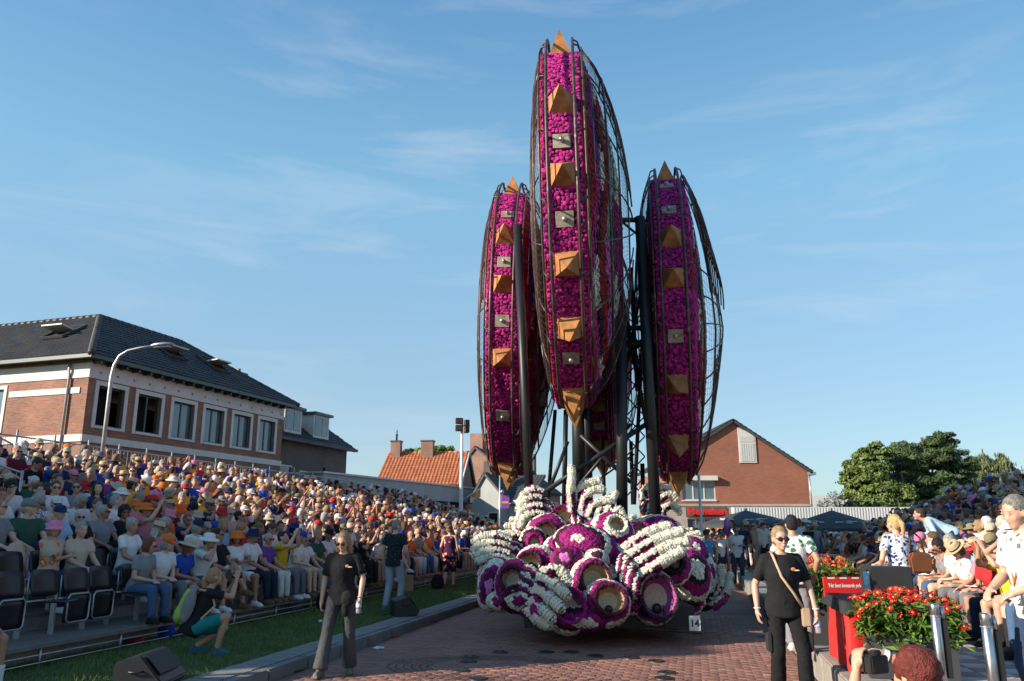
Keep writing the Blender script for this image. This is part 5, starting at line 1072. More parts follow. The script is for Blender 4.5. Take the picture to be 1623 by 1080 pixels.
    flare = lambda side, a: 0 if not (cage_gap and side == 1) else (.24 * max(0, 1 - (a - .26) / .9) ** 1.5 if a > .2 else .20 * max(0, 1 - abs(a + .25) / 1.0))
    cage = lambda side, r, a: pt(side * (flare(side, a) + w / 2 + .03 + ((bl if side < 0 else br) + .24) * max(0, 1 - (r / (Rr + .12)) ** 2) ** .72), r, a)
    for side in (-1, 1):
        segs = [(-1.35, 1.5)] if not (cage_gap and side == 1) else [(-1.3, .10), (.26, 1.5)]
        for (a0, a1) in segs:
            for rad in (Rr + .10, Rr * .86, Rr * .70, Rr * .50):
                m = MB(); m.tube([cage(side, rad, t) for t in np.linspace(a0, a1, 40)], .024 if rad > Rr * .8 else .016, 6); fbuild(m, 'cage_pipe', pipe_m, root)
            for t in np.linspace(a0, a1, 10): m = MB(); m.tube([cage(side, q, t) for q in np.linspace(Rr + .1, Rr * .25, 9)], .018, 6); fbuild(m, 'cage_pipe', pipe_m, root)
            m = MB(); na = int((a1 - a0) / .036)
            for q in range(na):
                t = a0 + (a1 - a0) * q / na; m.tube([cage(side, q2, t + .05 * math.sin(q2 * 3)) for q2 in np.linspace(Rr + .1, Rr * .5, 7)], .0035, 3, cap=False)
            for rad in np.linspace(Rr * .5, Rr + .06, 15): m.tube([cage(side, rad, t) for t in np.linspace(a0, a1, 30)], .0035, 3, cap=False)
            o = fbuild(m, 'cage_wire', mesh_m, root); o['kind'] = 'stuff'
    m = MB(); m.lathe([(.30, -.45), (.30, .8)], 16, M=Matrix.Translation(c) @ rot.to_4x4() @ Matrix.Rotation(R(90), 4, 'Y')); fbuild(m, 'axle', mast_m, root)
    return root
disc((1.33, 17.75, 8.5), 4.05, 5.5, -1, [(77, 'S'), (112, 'S'), (168, 'S'), (225, 'P'), (277, 'S'), (348, 'P'), (419, 'S'), (520, 'S'), (568, 'P'), (622, 'S'), (650, 'S')], 1, 'front and tallest disc', bl=.16, br=.85)
disc((.02, 22.7, 7.3), 4.05, 3.5, 1.5, [(303, 'S'), (341, 'P'), (377, 'S'), (417, 'P'), (450, 'S'), (509, 'P'), (567, 'S'), (658, 'P'), (738, 'S'), (762, 'S')], 2, 'left disc', bl=.25, br=.8)
disc((4.35, 21.2, 7.05), 4.05, 10, 0, [(268, 'S'), (296, 'P'), (334, 'P'), (379, 'S'), (440, 'S'), (533, 'P'), (610, 'S'), (700, 'S'), (752, 'S'), (768, 'S')], 3, 'right disc', cage_gap=True, bl=.3, br=.5)
disc((3.1, 27.5, 7.9), 4.05, 8, 0, [(640, 'S'), (675, 'P'), (705, 'S'), (725, 'S')], 4, 'hindmost disc', full=False)

# --- masts
def P3(px, py, Y): return at(px, py, Y)
def mast(pts, r, name='mast'):
    m = MB(); m.tube(pts, r, 14); return fbuild(m, name, mast_m)
mast([P3(820, 358, 16.9), P3(843, 872, 16.6)], .095); mast([P3(1014, 345, 17.6), P3(1040, 835, 17.0)], .12)
mast([P3(1014, 349, 17.6), P3(968, 349, 17.7)], .06, 'arm'); mast([P3(985, 351, 17.65), P3(1010, 372, 17.6)], .03, 'brace')
mast([P3(915, 560, 18.8), P3(918, 800, 18.8)], .15); mast([P3(928, 560, 19.2), P3(932, 800, 19.2)], .12)
mast([P3(985, 520, 17.2), P3(986, 850, 17.0)], .12); mast([P3(897, 650, 19.5), P3(894, 800, 19.5)], .06)
for (x0, y0, x1, y1, Y, r) in [(866, 778, 1025, 672, 17.2, .055), (920, 690, 1000, 765, 17.8, .045), (1000, 672, 900, 790, 18.4, .04), (1000, 425, 1010, 620, 18.4, .05), (985, 470, 1030, 700, 18.6, .05), (1020, 440, 985, 620, 18.9, .04), (955, 690, 958, 800, 21, .05), (1000, 700, 1003, 800, 21, .05), (950, 720, 1005, 760, 21, .025), (950, 760, 1005, 720, 21, .025), (1018, 540, 1005, 800, 20, .05), (880, 650, 868, 800, 21, .05), (985, 545, 1030, 545, 18.3, .09), (988, 520, 1025, 520, 18.3, .06), (1018, 735, 1020, 800, 22, .06), (900, 700, 870, 778, 17.6, .04)]:
    mast([P3(x0, y0, Y), P3(x1, y1, Y)], r, 'brace')
m = MB()
for k in range(9): y0 = 500 + k * 32; m.tube([P3(992, y0, 19.5), P3(1022, y0 + 32, 19.5)], .018, 5); m.tube([P3(1022, y0, 19.5), P3(992, y0 + 32, 19.5)], .018, 5)
fbuild(m, 'lattice', mast_m)

# --- bulbs with eye holes
def bulb(px, py, Y, rx, rz, hole, aim, rings, depth=1.0, ry=None, name='flower_bulb', dens=.056, squash=1.0, tilt=0, inner='cork', eye=True):
    """an egg shaped body at this place (radii in photo pixels), hole radius as a fraction, aim (x,z) tilts the hole; rings: string of letters from hole outwards"""
    c = P3(px, py, Y); k = (Y * CT + (c.z - CAM_H) * ST) / FPX; a, b = rx * k * .90, rz * k * .90; hole = hole / .90; r3 = Vector((a, (a + b) / 2 if ry is None else ry * k, b)); root = fpart(name)
    tl = Matrix.Rotation(R(tilt), 3, 'Y'); ax = Vector((aim[0], -1, aim[1])).normalized(); h = hole * min(a, b)
    n = int(4 * math.pi * ((r3.x * r3.y + r3.x * r3.z + r3.y * r3.z) / 3) / (dens ** 2 * .80)); i = np.arange(n) + .5; ph = np.arccos(1 - 2 * i / n); th = np.pi * (1 + 5 ** .5) * i
    D = np.stack([np.cos(th) * np.sin(ph), np.sin(th) * np.sin(ph), np.cos(ph)], 1); P0 = D * np.array(r3); axl = np.array(tl.inverted() @ ax)
    # the rim centre is the surface point in direction ax
    tt = 1 / math.sqrt(sum((axl[q] / r3[q]) ** 2 for q in range(3))); rc = axl * tt; dd = P0 - rc; along = (dd * axl).sum(1); lat = dd - along[:, None] * axl; el = np.array([min(a, b) / a, min(a, b) / a, min(a, b) / b]); dist = np.sqrt(((dd * el) ** 2).sum(1)); ang = np.arctan2(lat[:, 2], lat[:, 0])
    wob = .05 * np.sin(ang * 3 + px) + .03 * np.sin(ang * 5 + py); q = (dist - h) / .078 + wob * 7 * np.clip(dist / .3 - .25, 0, 1); idx = np.floor(np.maximum(q, 0)).astype(int) % len(rings); keep = dist > h * .98
    idx = np.where(q < 0, 0, idx); keys = [rings[t] for t in idx[keep]]; Nn = (P0 / np.array(r3) ** 2)[keep]; W = P0[keep]; Tm = np.array(tl); cw = np.array(c)
    W = W @ Tm.T + cw; Nn = Nn @ Tm.T; gz = W[:, 2] > .05; 
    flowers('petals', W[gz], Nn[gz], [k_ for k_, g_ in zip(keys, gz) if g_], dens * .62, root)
    # under layer: the same body with the hole left open
    V = []; F = []; nn, mm = 28, 18
    for u in range(mm + 1):
        for v in range(nn): t1, t2 = math.pi * u / mm, 2 * math.pi * v / nn; V.append((math.sin(t1) * math.cos(t2) * r3.x * .985, math.sin(t1) * math.sin(t2) * r3.y * .985, math.cos(t1) * r3.z * .985))
    V = np.array(V); F = np.array([(u * nn + v, (u + 1) * nn + v, (u + 1) * nn + (v + 1) % nn, u * nn + (v + 1) % nn) for u in range(mm) for v in range(nn)]); dv = np.sqrt((((V - rc) * el) ** 2).sum(1))
    if hole: F = F[[not any(dv[z] < h * .98 for z in f) for f in F]]
    VW = V @ Tm.T + cw - np.array(FP); link('body', np_mesh('body', VW, F, under_m, np.tile([[.09, .02, .06]], (len(V), 1)), True), parent=root)
    if hole:
        axw = tl @ Vector(axl); rcw = c + tl @ Vector(rc); X = (tl @ Vector((1, 0, 0))); X = (X - axw * X.dot(axw)).normalized(); Z = X.cross(axw) * -1; Z = axw.cross(X); ex, ez = h * a / min(a, b), h * b / min(a, b)
        if Z.z < 0: Z = -Z
        prof = [(1.04, .10), (1.0, 0), (.96, -.35), (.86, -.75), (.68, -1.0), (.35, -1.12), (.001, -1.15)]; nb = 26
        for (s0, s1, mm_, nm) in ((0, 4, cork_m if inner == 'cork' else dahlia_in, 'bowl'), (4, 7, cream_m, 'bowl_floor')):
            m = MB(); pr = prof[s0:s1 + (1 if s0 == 0 else 0)]; vs = [rcw + X * ex * p_[0] * math.cos(2 * math.pi * j / nb) + Z * ez * p_[0] * math.sin(2 * math.pi * j / nb) + axw * h * p_[1] * depth * .9 for p_ in pr for j in range(nb)]; m.add(vs, [(u * nb + j, (u + 1) * nb + j, (u + 1) * nb + (j + 1) % nb, u * nb + (j + 1) % nb) for u in range(len(pr) - 1) for j in range(nb)], True); fbuild(m, nm, mm_, root)
        if eye: m = MB(); e_ = min(.09, h * .3); m.ell(rcw - axw * h * .75 * depth - Z * ez * .55, (e_, e_, e_), None, 12, 8); fbuild(m, 'eyeball', M['black_plastic'], root)
        # rim bead of flowers standing proud
        nbd = int(2 * math.pi * (ex + ez) / 2 / (dens * .85)); t = np.linspace(0, 2 * math.pi, nbd, endpoint=False); Pp = [tuple(rcw + X * ex * 1.06 * math.cos(q_) + Z * ez * 1.06 * math.sin(q_) + axw * dens * (.35 + .5 * r_)) for q_ in t for r_ in (0, 1)]
        Nn = [tuple((axw + (X * math.cos(q_) + Z * math.sin(q_)) * (.6 - 1.2 * r_)).normalized()) for q_ in t for r_ in (0, 1)]; flowers('rim_bead', Pp, Nn, [rings[0]] * len(Pp), dens * .6, root)
    return root
dahlia_in = mat('pink_petal', (.34, .07, .26), .85, var=.3, vs=30, bump=1.0, bs=90)
BUL = [  # px, py, Y, rx, rz, hole, aim, rings
    (851, 903, 14.3, 40, 42, .44, (-.35, .25), 'DPWWDPWWDPPW'), (817, 926, 13.9, 35, 42, .44, (-.2, .25), 'DPPWWPPDWW'), (937, 922, 13.3, 38, 40, .56, (.1, .18), 'DPWWDPPWWDPP'), (960, 957, 12.9, 42, 40, .52, (.1, .25), 'DPWWPDWWPP'),
    (899, 968, 12.9, 38, 40, .60, (.05, .3), 'PDWWPDWW'), (1036, 947, 13.3, 40, 46, .66, (.05, .1), 'KPWWPWWK'), (1062, 897, 13.9, 36, 36, .40, (-.1, .25), 'KPPWKPPWWKPPWW'), (1084, 915, 14.7, 46, 52, 0, (.4, .4), 'WWKPPWWKKPWWKPPWKK'),
    (868, 846, 15.6, 38, 34, .38, (-.1, .1), 'DPPWKKWWPP'), (845, 862, 15.2, 24, 28, .40, (.1, .1), 'PDWWPK'), (783, 926, 14.5, 28, 46, 0, (-.2, 0), 'LDPWWPDWWPP'), (928, 868, 14.5, 58, 38, 0, (-.4, .4), 'WPPDWPPWDDPPWWPD'),
    (968, 848, 15.2, 40, 38, .34, (.2, .5), 'WPPWWPKKWWPP'), (900, 892, 14.0, 32, 27, 0, (-.3, .4), 'LDPPWDPPWW'), (998, 902, 14.5, 34, 38, 0, (-.2, .4), 'PDWWPKWPD'), (822, 950, 13.7, 34, 24, 0, (0, 0), 'PWDPPWWD'), (925, 978, 12.9, 56, 22, 0, (0, -.2), 'WPDWWPPDWW'),
    (1015, 968, 13.9, 44, 20, 0, (0, 0), 'KPWKPKWP'), (1082, 948, 14.7, 38, 32, 0, (0, .2), 'WKKPWKKWWK'), (872, 940, 13.9, 40, 38, 0, (0, 0), 'DPWWPPDWK'), (1006, 858, 15.8, 40, 32, .36, (.3, .6), 'PDWWPPKWW'), (895, 825, 16.4, 26, 26, .56, (-.2, .3), 'PDWWP'),
    (1040, 850, 16.4, 50, 36, 0, (.2, .6), 'WPPWWPKKWWPP'), (962, 896, 14.6, 48, 40, 0, (.2, .4), 'DPWWDPPWDP'), (797, 882, 15.2, 34, 28, 0, (-.2, .5), 'PDWWPPD'), (1092, 880, 15.3, 32, 32, 0, (.3, .6), 'WPPKWWPP'),
    (768, 908, 14.9, 14, 32, 0, (-.3, 0), 'WDPWWD'), (793, 952, 14.2, 24, 18, 0, (-.2, 0), 'PWWPDPW'), (846, 966, 13.6, 26, 16, 0, (0, 0), 'DPPDWW'), (1112, 912, 15.4, 24, 44, 0, (.5, .3), 'PWWKKPPWWKK'), (1116, 945, 15.6, 20, 24, 0, (.4, 0), 'KKPPKKW'), (830, 838, 16.6, 20, 18, 0, (0, .4), 'DPWWP'), (918, 842, 15.9, 26, 22, .46, (0, .6), 'WPDWPP'),
    (884, 872, 14.6, 26, 24, .40, (.1, .4), 'PWWDPPW'), (1030, 915, 14.6, 26, 26, 0, (0, .4), 'WKPPWWK'), (985, 935, 13.6, 24, 30, 0, (0, .2), 'PDWWPD'), (1050, 870, 15.2, 28, 26, 0, (.2, .5), 'PPWWKKW'), (870, 985, 13.2, 22, 14, 0, (0, 0), 'WWPPD'), (1000, 955, 13.2, 18, 20, .5, (.2, .2), 'PWWK'), (945, 888, 13.9, 22, 18, 0, (0, .5), 'DWWPP')]
for b_ in BUL: bulb(*b_, inner='pink' if b_[0] in (899, 1036) and b_[5] else 'cork', tilt=14 if b_[0] in (783, 928) else 0)

# --- hands
def hand(wrist, palm, fingers, key, radius, stripes='WWPPWWPPDD', palm_r=(1.0, .55, .9), thumb=None, up=None, dens=.046):
    radius = radius * .96
    """fingers: lists of points; all points in world metres; the palm is an egg between wrist and knuckles"""
    root = fpart('flower_hand'); wrist, palm = Vector(wrist), Vector(palm); pv = palm - wrist; L_ = pv.length; d = pv.normalized(); acr = (Vector(fingers[-1][0]) - Vector(fingers[0][0])); W_ = acr.length / 2 + radius * .8; acr.normalize(); nrm = d.cross(acr).normalized()
    cc = wrist.lerp(palm, .5); A = np.array((acr, d, nrm)).T; r3 = np.array([W_ * palm_r[0], L_ * .62, L_ * palm_r[1] * .6]); n = int(4 * math.pi * (r3[0] * r3[1] + r3[0] * r3[2] + r3[1] * r3[2]) / 3 / (dens ** 2 * .8)); i = np.arange(n) + .5; ph = np.arccos(1 - 2 * i / n); th = np.pi * (1 + 5 ** .5) * i
    D = np.stack([np.cos(th) * np.sin(ph), np.sin(th) * np.sin(ph), np.cos(ph)], 1); P0 = D * r3; s = (P0[:, 0] / W_ + 1 + .10 * np.sin(P0[:, 1] * 9)) * len(fingers) / 2; t = (s * 3 + np.abs(P0[:, 1]) * 0) ; pos = (s % 1) ; ke = ['W' if .25 < p_ < .62 else ('P' if .62 <= p_ < .86 else 'D') for p_ in pos]
    flowers('palm', P0 @ A.T + np.array(cc), (D / r3) @ A.T, ke, dens * .62, root); m = MB(); m.ell(cc, tuple(r3 * .97), Matrix(A.tolist()), 16, 10); fbuild(m, 'palm_core', mat_core, root)
    for fi, pts in enumerate(list(fingers) + ([thumb] if thumb else [])):
        pts = [Vector(p) for p in pts]; fr = radius * (1.0 if fi < len(fingers) else 1.05); seg = []; 
        for a_, b_ in zip(pts[:-1], pts[1:]):
            k = max(1, int((b_ - a_).length / (dens * .86)));  seg += [(a_.lerp(b_, q / k), (b_ - a_).normalized()) for q in range(k)]
        seg.append((pts[-1], (pts[-1] - pts[-2]).normalized())); tot = len(seg); P_, Nn, K = [], [], []
        for q, (p, tg) in enumerate(seg):
            fr_q = fr * (1.0 - .28 * q / tot) * (1 + .06 * math.sin(q * 1.9)); u = (nrm - tg * nrm.dot(tg)).normalized(); v = tg.cross(u); cn = max(5, int(2 * math.pi * fr_q / (dens * .9)))
            for j in range(cn):
                a_ = 2 * math.pi * (j + .5 * (q % 2)) / cn; o = u * math.cos(a_) + v * math.sin(a_); P_.append(tuple(p + o * fr_q)); Nn.append(tuple(o)); f_ = q / tot; side = abs(math.sin(a_))
                ca = math.cos(a_); K.append('W' if (f_ > .60 or abs(ca) > .80) else (('P' if math.sin(a_) > 0 else 'D') if f_ < .45 else 'W'))
        p, tg = seg[-1]; fr_q = fr * .72; u = (nrm - tg * nrm.dot(tg)).normalized(); v = tg.cross(u)
        for rr_, nn in ((.75, 6), (.15, 2)):
            for j in range(nn): a_ = 2 * math.pi * j / nn; o = (u * math.cos(a_) + v * math.sin(a_)) * rr_; P_.append(tuple(p + o * fr_q + tg * fr_q * math.sqrt(1 - rr_ ** 2))); Nn.append(tuple(o + tg)); K.append('W')
        fo = flowers('finger', P_, Nn, K, dens * .60, root, .12); del fo['kind']; m = MB(); m.tube(pts, [fr * .92 * (1 - .28 * q / (len(pts) - 1)) for q in range(len(pts))], 10); fbuild(m, 'finger_core', mat_core, root)
    return root
mat_core = mat('core', (.40, .37, .28), .95, var=.2, vs=8)
def PF(Y, *pts): return [P3(p[0], p[1], Y - (p[2] if len(p) > 2 else 0)) for p in pts]
# far left hand, fingers pointing to the left
hand(P3(838, 898, 15.2), P3(800, 868, 14.9), [PF(14.9, (808, 858), (785, 848), (765, 850), (752, 858)), PF(14.8, (806, 868), (783, 861), (762, 863), (750, 872)), PF(14.7, (805, 880), (786, 873), (767, 874), (753, 881)), PF(14.6, (808, 893), (790, 884), (773, 884), (758, 890))], 'h', .085)
# gripping hand on the left mast
hand(P3(882, 836, 16.3), P3(862, 802, 16.3), [PF(16.4, (858, 782), (846, 775), (832, 782), (823, 798)), PF(16.3, (856, 792), (842, 788), (829, 795), (822, 808)), PF(16.2, (858, 804), (842, 802), (828, 808), (822, 822)), PF(16.1, (860, 818), (846, 814), (832, 820), (825, 834))], 'h', .095)
# lower left hand closing towards the camera
hand(P3(832, 915, 13.2), P3(848, 935, 12.8), [PF(12.6, (850, 918), (868, 922), (884, 932, .1), (898, 944, .15)), PF(12.5, (845, 934), (862, 942), (877, 953, .12), (888, 964, .18)), PF(12.45, (840, 950), (853, 962), (866, 973, .1), (874, 980, .15)), PF(12.4, (838, 962), (845, 975), (856, 985), (868, 990))], 'h', .105, thumb=PF(12.7, (862, 912), (880, 902), (893, 908), (898, 922)))
# raised hand with the pointing finger
hand(P3(952, 868, 15.6), P3(915, 822, 15.6), [PF(15.6, (906, 810), (904, 785), (906, 760), (906, 742)), PF(15.7, (912, 800), (914, 778), (928, 766), (948, 762)), PF(15.6, (922, 808), (926, 788), (940, 776), (955, 776)), PF(15.5, (932, 818), (938, 802), (952, 794), (966, 794))], 'h', .095, thumb=PF(15.3, (935, 838), (945, 826), (950, 838), (942, 848)))
# big hand on the right, fingers sweeping up to the right
hand(P3(990, 932, 13.1), P3(1002, 895, 13.2), [PF(13.5, (990, 872), (1010, 855), (1034, 842), (1060, 834)), PF(13.4, (998, 882), (1024, 864), (1050, 852), (1080, 842)), PF(13.3, (1008, 896), (1036, 878), (1060, 866), (1088, 858)), PF(13.2, (1016, 912), (1040, 897), (1060, 885), (1080, 874))], 'h', .105, palm_r=(1.0, .6, .9))
# hands further back
hand(P3(1030, 822, 17.8), P3(1040, 800, 17.8), [PF(17.9, (1020, 790), (1018, 780), (1025, 772), (1036, 770)), PF(17.9, (1032, 788), (1036, 776), (1048, 772), (1060, 774)), PF(17.8, (1045, 792), (1056, 784), (1066, 784), (1072, 790)), PF(17.7, (1050, 806), (1062, 800), (1072, 804), (1076, 812))], 'h', .10)
hand(P3(845, 850, 16.6), P3(828, 842, 16.6), [PF(16.7, (835, 832), (822, 825), (812, 824)), PF(16.6, (830, 840), (815, 834), (803, 834)), PF(16.5, (828, 850), (812, 846), (798, 846))], 'h', .08)
hand(P3(1010, 850, 16.4), P3(990, 835, 16.4), [PF(16.5, (985, 842), (978, 828), (972, 822)), PF(16.4, (992, 838), (990, 822), (986, 815)), PF(16.3, (1002, 838), (1004, 826), (1004, 820))], 'h', .085)
hand(P3(1112, 958, 15.4), P3(1130, 950, 15.2), [PF(15.1, (1130, 962), (1146, 950), (1156, 932), (1157, 912)), PF(15.2, (1132, 955), (1142, 940), (1146, 920), (1143, 900)), PF(15.3, (1128, 948), (1134, 930), (1136, 912), (1130, 898))], 'h', .085)
hand(P3(1090, 870, 15.8), P3(1085, 862, 15.8), [PF(15.9, (1078, 856), (1095, 848), (1108, 846)), PF(15.8, (1082, 862), (1098, 856), (1112, 856)), PF(15.7, (1088, 870), (1102, 866), (1115, 868))], 'h', .075)
hand(P3(965, 815, 16.8), P3(960, 805, 16.8), [PF(16.9, (950, 812), (955, 795), (966, 788)), PF(16.8, (962, 812), (970, 796), (976, 782)), PF(16.7, (972, 815), (980, 806), (986, 812))], 'h', .08)
# --- chassis, wheels, number plate
ch_ = MB(); ch_.box(.3, 3.0, 14.6, 27.5, .45, .75); fbuild(ch_, 'chassis', M['black_matte'])
sk = MB(); sk.box(.1, 3.6, 16.2, 28, .75, 1.25); fbuild(sk, 'platform', M['black_matte'])
for (x, y) in ((.5, 15.4), (2.8, 15.4), (.6, 24.5), (3.4, 24.5), (.6, 25.6), (3.4, 25.6)):
    T = Matrix.Translation((x, y, .38)) @ Matrix.Rotation(R(90), 4, 'Y'); m = MB(); m.lathe([(.2, -.13), (.36, -.13), (.38, -.09), (.38, .09), (.36, .13), (.2, .13)], 22, M=T); w_ = fbuild(m, 'wheel', M['black_plastic']); m = MB(); m.lathe([(.19, -.132), (.1, -.10), (.001, -.10)], 16, M=T, caps=False); fbuild(m, 'rim', M['galv'], w_)
pb = at(1101, 988, 13.0); m = MB(); m.tube([at(1008, 995, 12.9), at(1112, 1004, 12.9)], .02, 6); m.tube([at(1052, 960, 13), at(1054, 1000, 12.9)], .02, 6); m.tube([at(1052, 996, 12.9), at(1092, 996, 12.9)], .016, 6); fbuild(m, 'plate_bar', mast_m)
m = MB(); m.box(pb.x - .085, pb.x + .085, pb.y - .015, pb.y + .015, pb.z - .11, pb.z + .11); fbuild(m, 'number_plate', M['paint_white']); t = text_obj('number', '14', .145, M['black_matte'], FLO, (pb.x - .075 - FP.x, pb.y - .019 - FP.y, pb.z - .05), ext=.002, off=.004)
m = MB(); m.box(.2, 2.9, 13.3, 14.3, .22, .55); fbuild(m, 'front_bumper', M['black_matte'])
# ------------------------------------------------------------------ the people who stand out
PAT['circles'] = pattern_mat('cloth_circles', (.75, .24, .04), 8.5, .30, (.65, .62, .60)); PAT['sketch'] = pattern_mat('cloth_sketch', (.16, .13, .11), 13, .24); PAT['dark leaf'] = pattern_mat('cloth_dark_leaf', (.035, .07, .065), 22, .30)
PAT['navy flowers'] = pattern_mat('cloth_navy_flowers', (.02, .035, .16), 19, .36)
denim_m = mat('washed_denim', (.055, .055, .058), .9, var=.35, vs=2.2, bump=.7, bs=16, src='rgb', var2=((.10, .10, .10), 3.5, .60))
def hero(label, Jk, loc, rz, skin, clothes, hair=None, hairc=(.1, .05, .03), hat=None, hatc=None, glasses=True, scale=1.0, sit=False, group=None, curl=.35, target=9000, fd=None):
    """clothes: (name, kind, colour, material or None, options)"""
    J = joints(sit, **Jk)
    if fd: J['fd'] = [Vector(f).normalized() for f in fd]
    b = bpy.data.objects.new('person', build_skin(J, 'person', .0098, target, True, curl=curl)); COL.objects.link(b); b.location = loc; b.rotation_euler = (0, 0, rz); b.scale = (scale,) * 3; b.color = (*skin, 1); tag(b, label, 'person', group)
    for nm, kind, c, m, opt in clothes:
        me = {'top': build_top, 'bottom': build_bottom}[kind](J, nm, .0145, 4000, **opt) if kind in ('top', 'bottom') else None
        if kind == 'shoes':
            for q in build_shoes(J, nm, 500): o = link(nm, q, parent=b); o.color = (*c, 1)
            continue
        o = link(nm, me, parent=b); o.color = (*c, 1)
        if m: o.material_slots[0].link = 'OBJECT'; o.material_slots[0].material = m
    H = J['head']
    for nm, me, c in (('hair', HAIR.get(hair), hairc), ('hat', HAT.get(hat), hatc), ('sunglasses', GLASS if glasses else None, (0, 0, 0))):
        if me: o = link(nm, me, parent=b); o.color = (*c, 1); o.matrix_local = H
    return b, J
FAIR = (.58, .33, .23); TAN = (.46, .25, .16)
def bottle(loc, rz, tilt, label):
    r = empty('water_bottle', loc, rz, label, 'bottle'); r.rotation_euler = (tilt, 0, rz); m = MB(); m.lathe([(.001, 0), (.030, .002), (.032, .01), (.032, .045), (.029, .055), (.032, .065), (.032, .13), (.026, .155), (.013, .175), (.013, .19)], 18); bd = m.build('bottle_body', PET, r)
    m = MB(); m.lathe([(.016, .188), (.016, .208), (.001, .209)], 14, caps=False); m.build('cap', mat('cap_blue', (.02, .12, .60), .4), r); m = MB(); m.lathe([(.0328, .07), (.0328, .12)], 18, caps=False); m.build('sleeve_label', mat('label_print', (.45, .55, .70), .5, var=.5, vs=30), r); return r
PET, t_, b_ = newmat('pet_plastic'); b_.inputs['Base Color'].default_value = (.75, .85, .92, 1); b_.inputs['Roughness'].default_value = .12; b_.inputs['Transmission Weight'].default_value = .75; b_.inputs['IOR'].default_value = 1.2
def world_pt(b, p): return b.matrix_basis @ Vector(p)
def chest_logo(b, J):
    c = J['P'] + J['up'] * .375 - J['rt'] * .075 + J['fw'] * .152; m = MB(); A = Matrix((J['rt'], J['fw'], J['up'])).transposed(); m.ell(c, (.024, .004, .018), A, 14, 6); m.build('logo_spot', mat('logo_orange', (.80, .22, .02), .6), b); m = MB(); m.ell(c - J['rt'] * .036 - J['up'] * .012, (.030, .004, .007), A, 10, 6); m.build('logo_lettering', M['paint_white'], b)

def ztop(px, py, Y): return at(px, py, Y).z
# 1 the woman walking on the left
p = at(537, 1070, Z=0); w1, J1 = hero('woman walking along the left kerb in black polo and washed black flared jeans', dict(sex='f', lean=3, hy=-14, hp=-16, feetR=(.19, .20, .085), feetL=(-.11, -.10, .09), hR=(.25, .04, .875), hL=(-.25, .16, .90), elL=(-.7, -.5, 0), dirR=(.05, .1, -1), dirL=(-.1, .35, -.9)), p, R(180), FAIR,
    [('polo_shirt', 'top', (.014, .014, .016), None, dict(collar=True, sleeve=.80, g=.024, lo=-.10)), ('flared_jeans', 'bottom', (.05, .05, .05), denim_m, dict(flare=.035)), ('shoe', 'shoes', (.16, .14, .11), None, {})], 'long', (.30, .19, .10), curl=.45)
chest_logo(w1, J1); bottle(world_pt(w1, J1['wL'] + Vector((0, .05, -.16))), .3, R(-18), 'clear water bottle with a blue cap held by the woman in flared jeans')
m = MB(); m.tube([J1['wL'] + Vector((.028 * math.cos(t), .028 * math.sin(t), .03)) for t in np.linspace(0, 6.28, 13)[:-1]], .006, 6, closed=True); m.build('bracelet', M['galv'], w1)
m = MB(); m.ell(J1['P'] + Vector((-.09, .13, -.02)), (.09, .05, .10), None, 12, 8); m.ell(J1['P'] + Vector((-.07, .14, -.14)), (.05, .035, .11), None, 10, 7); o = link('tied_jacket', remesh(m, 'tied_jacket', .012, 2, 900, [M['cloth']], disp=.02), parent=w1); o.color = (.015, .015, .016, 1)
# 2 the woman walking on the right
p = at(1238, 900, 8.75); p.z = 0; w2, J2 = hero('smiling woman in black polo and black cargo trousers with beige shoulder strap', dict(sex='f', lean=1, hy=4, hp=0, feetR=(.10, -.06, .085), feetL=(-.14, .10, .085), hR=(.28, .04, .90), hL=(-.28, .12, .90), dirR=(.0, .2, -1), dirL=(.1, .3, -1)), p, R(178), (.54, .31, .215),
    [('polo_shirt', 'top', (.014, .014, .016), None, dict(collar=True, sleeve=.80, g=.032, lo=-.10)), ('cargo_trousers', 'bottom', (.012, .012, .013), None, dict(flare=.02)), ('shoe', 'shoes', (.03, .03, .03), None, {})], 'bun', (.32, .19, .10), curl=.4, scale=1.03)
chest_logo(w2, J2); bottle(world_pt(w2, J2['wL'] + Vector((0, .03, -.21))), .3, R(-8), 'clear water bottle with a blue cap held by the smiling woman')
strap_m = mat('beige_strap', (.50, .34, .22), .6); m = MB()
sp = [J2['sR'] + Vector((-.07, -.04, .065)), J2['sR'] + Vector((-.06, .085, .03)), J2['P'] + Vector((.05, .168, .30)), J2['P'] + Vector((-.06, .165, .14)), J2['P'] + Vector((-.15, .13, .0))]; m.tube(sp, .014, 6); m.build('shoulder_strap', strap_m, w2)
m = MB(); q = J2['P'] + Vector((-.17, .14, -.09)); m.box(q.x - .045, q.x + .045, q.y - .015, q.y + .015, q.z - .09, q.z + .09); m.build('phone_pouch', strap_m, w2, bevel=.012)
for q in (J2['wL'], J2['wR']): m = MB(); m.tube([q + Vector((.030 * math.cos(t), .030 * math.sin(t), .02)) for t in np.linspace(0, 6.28, 13)[:-1]], .007, 6, closed=True); m.build('bracelet', M['white_plastic'], w2)
for s_ in (-1, 1): m = MB(); q = J2['h' + ('R' if s_ > 0 else 'L')].lerp(J2['k' + ('R' if s_ > 0 else 'L')], .75) + Vector((s_ * .085, 0, 0)); m.box(q.x - .02, q.x + .02, q.y - .06, q.y + .06, q.z - .09, q.z + .09); m.build('cargo_pocket', M['black_matte'], w2, bevel=.012)
m = MB(); m.ell(J2['head'] @ Vector((0, .092, -.058)), (.017, .010, .005), None, 10, 6); m.build('teeth', M['paint_white'], w2)
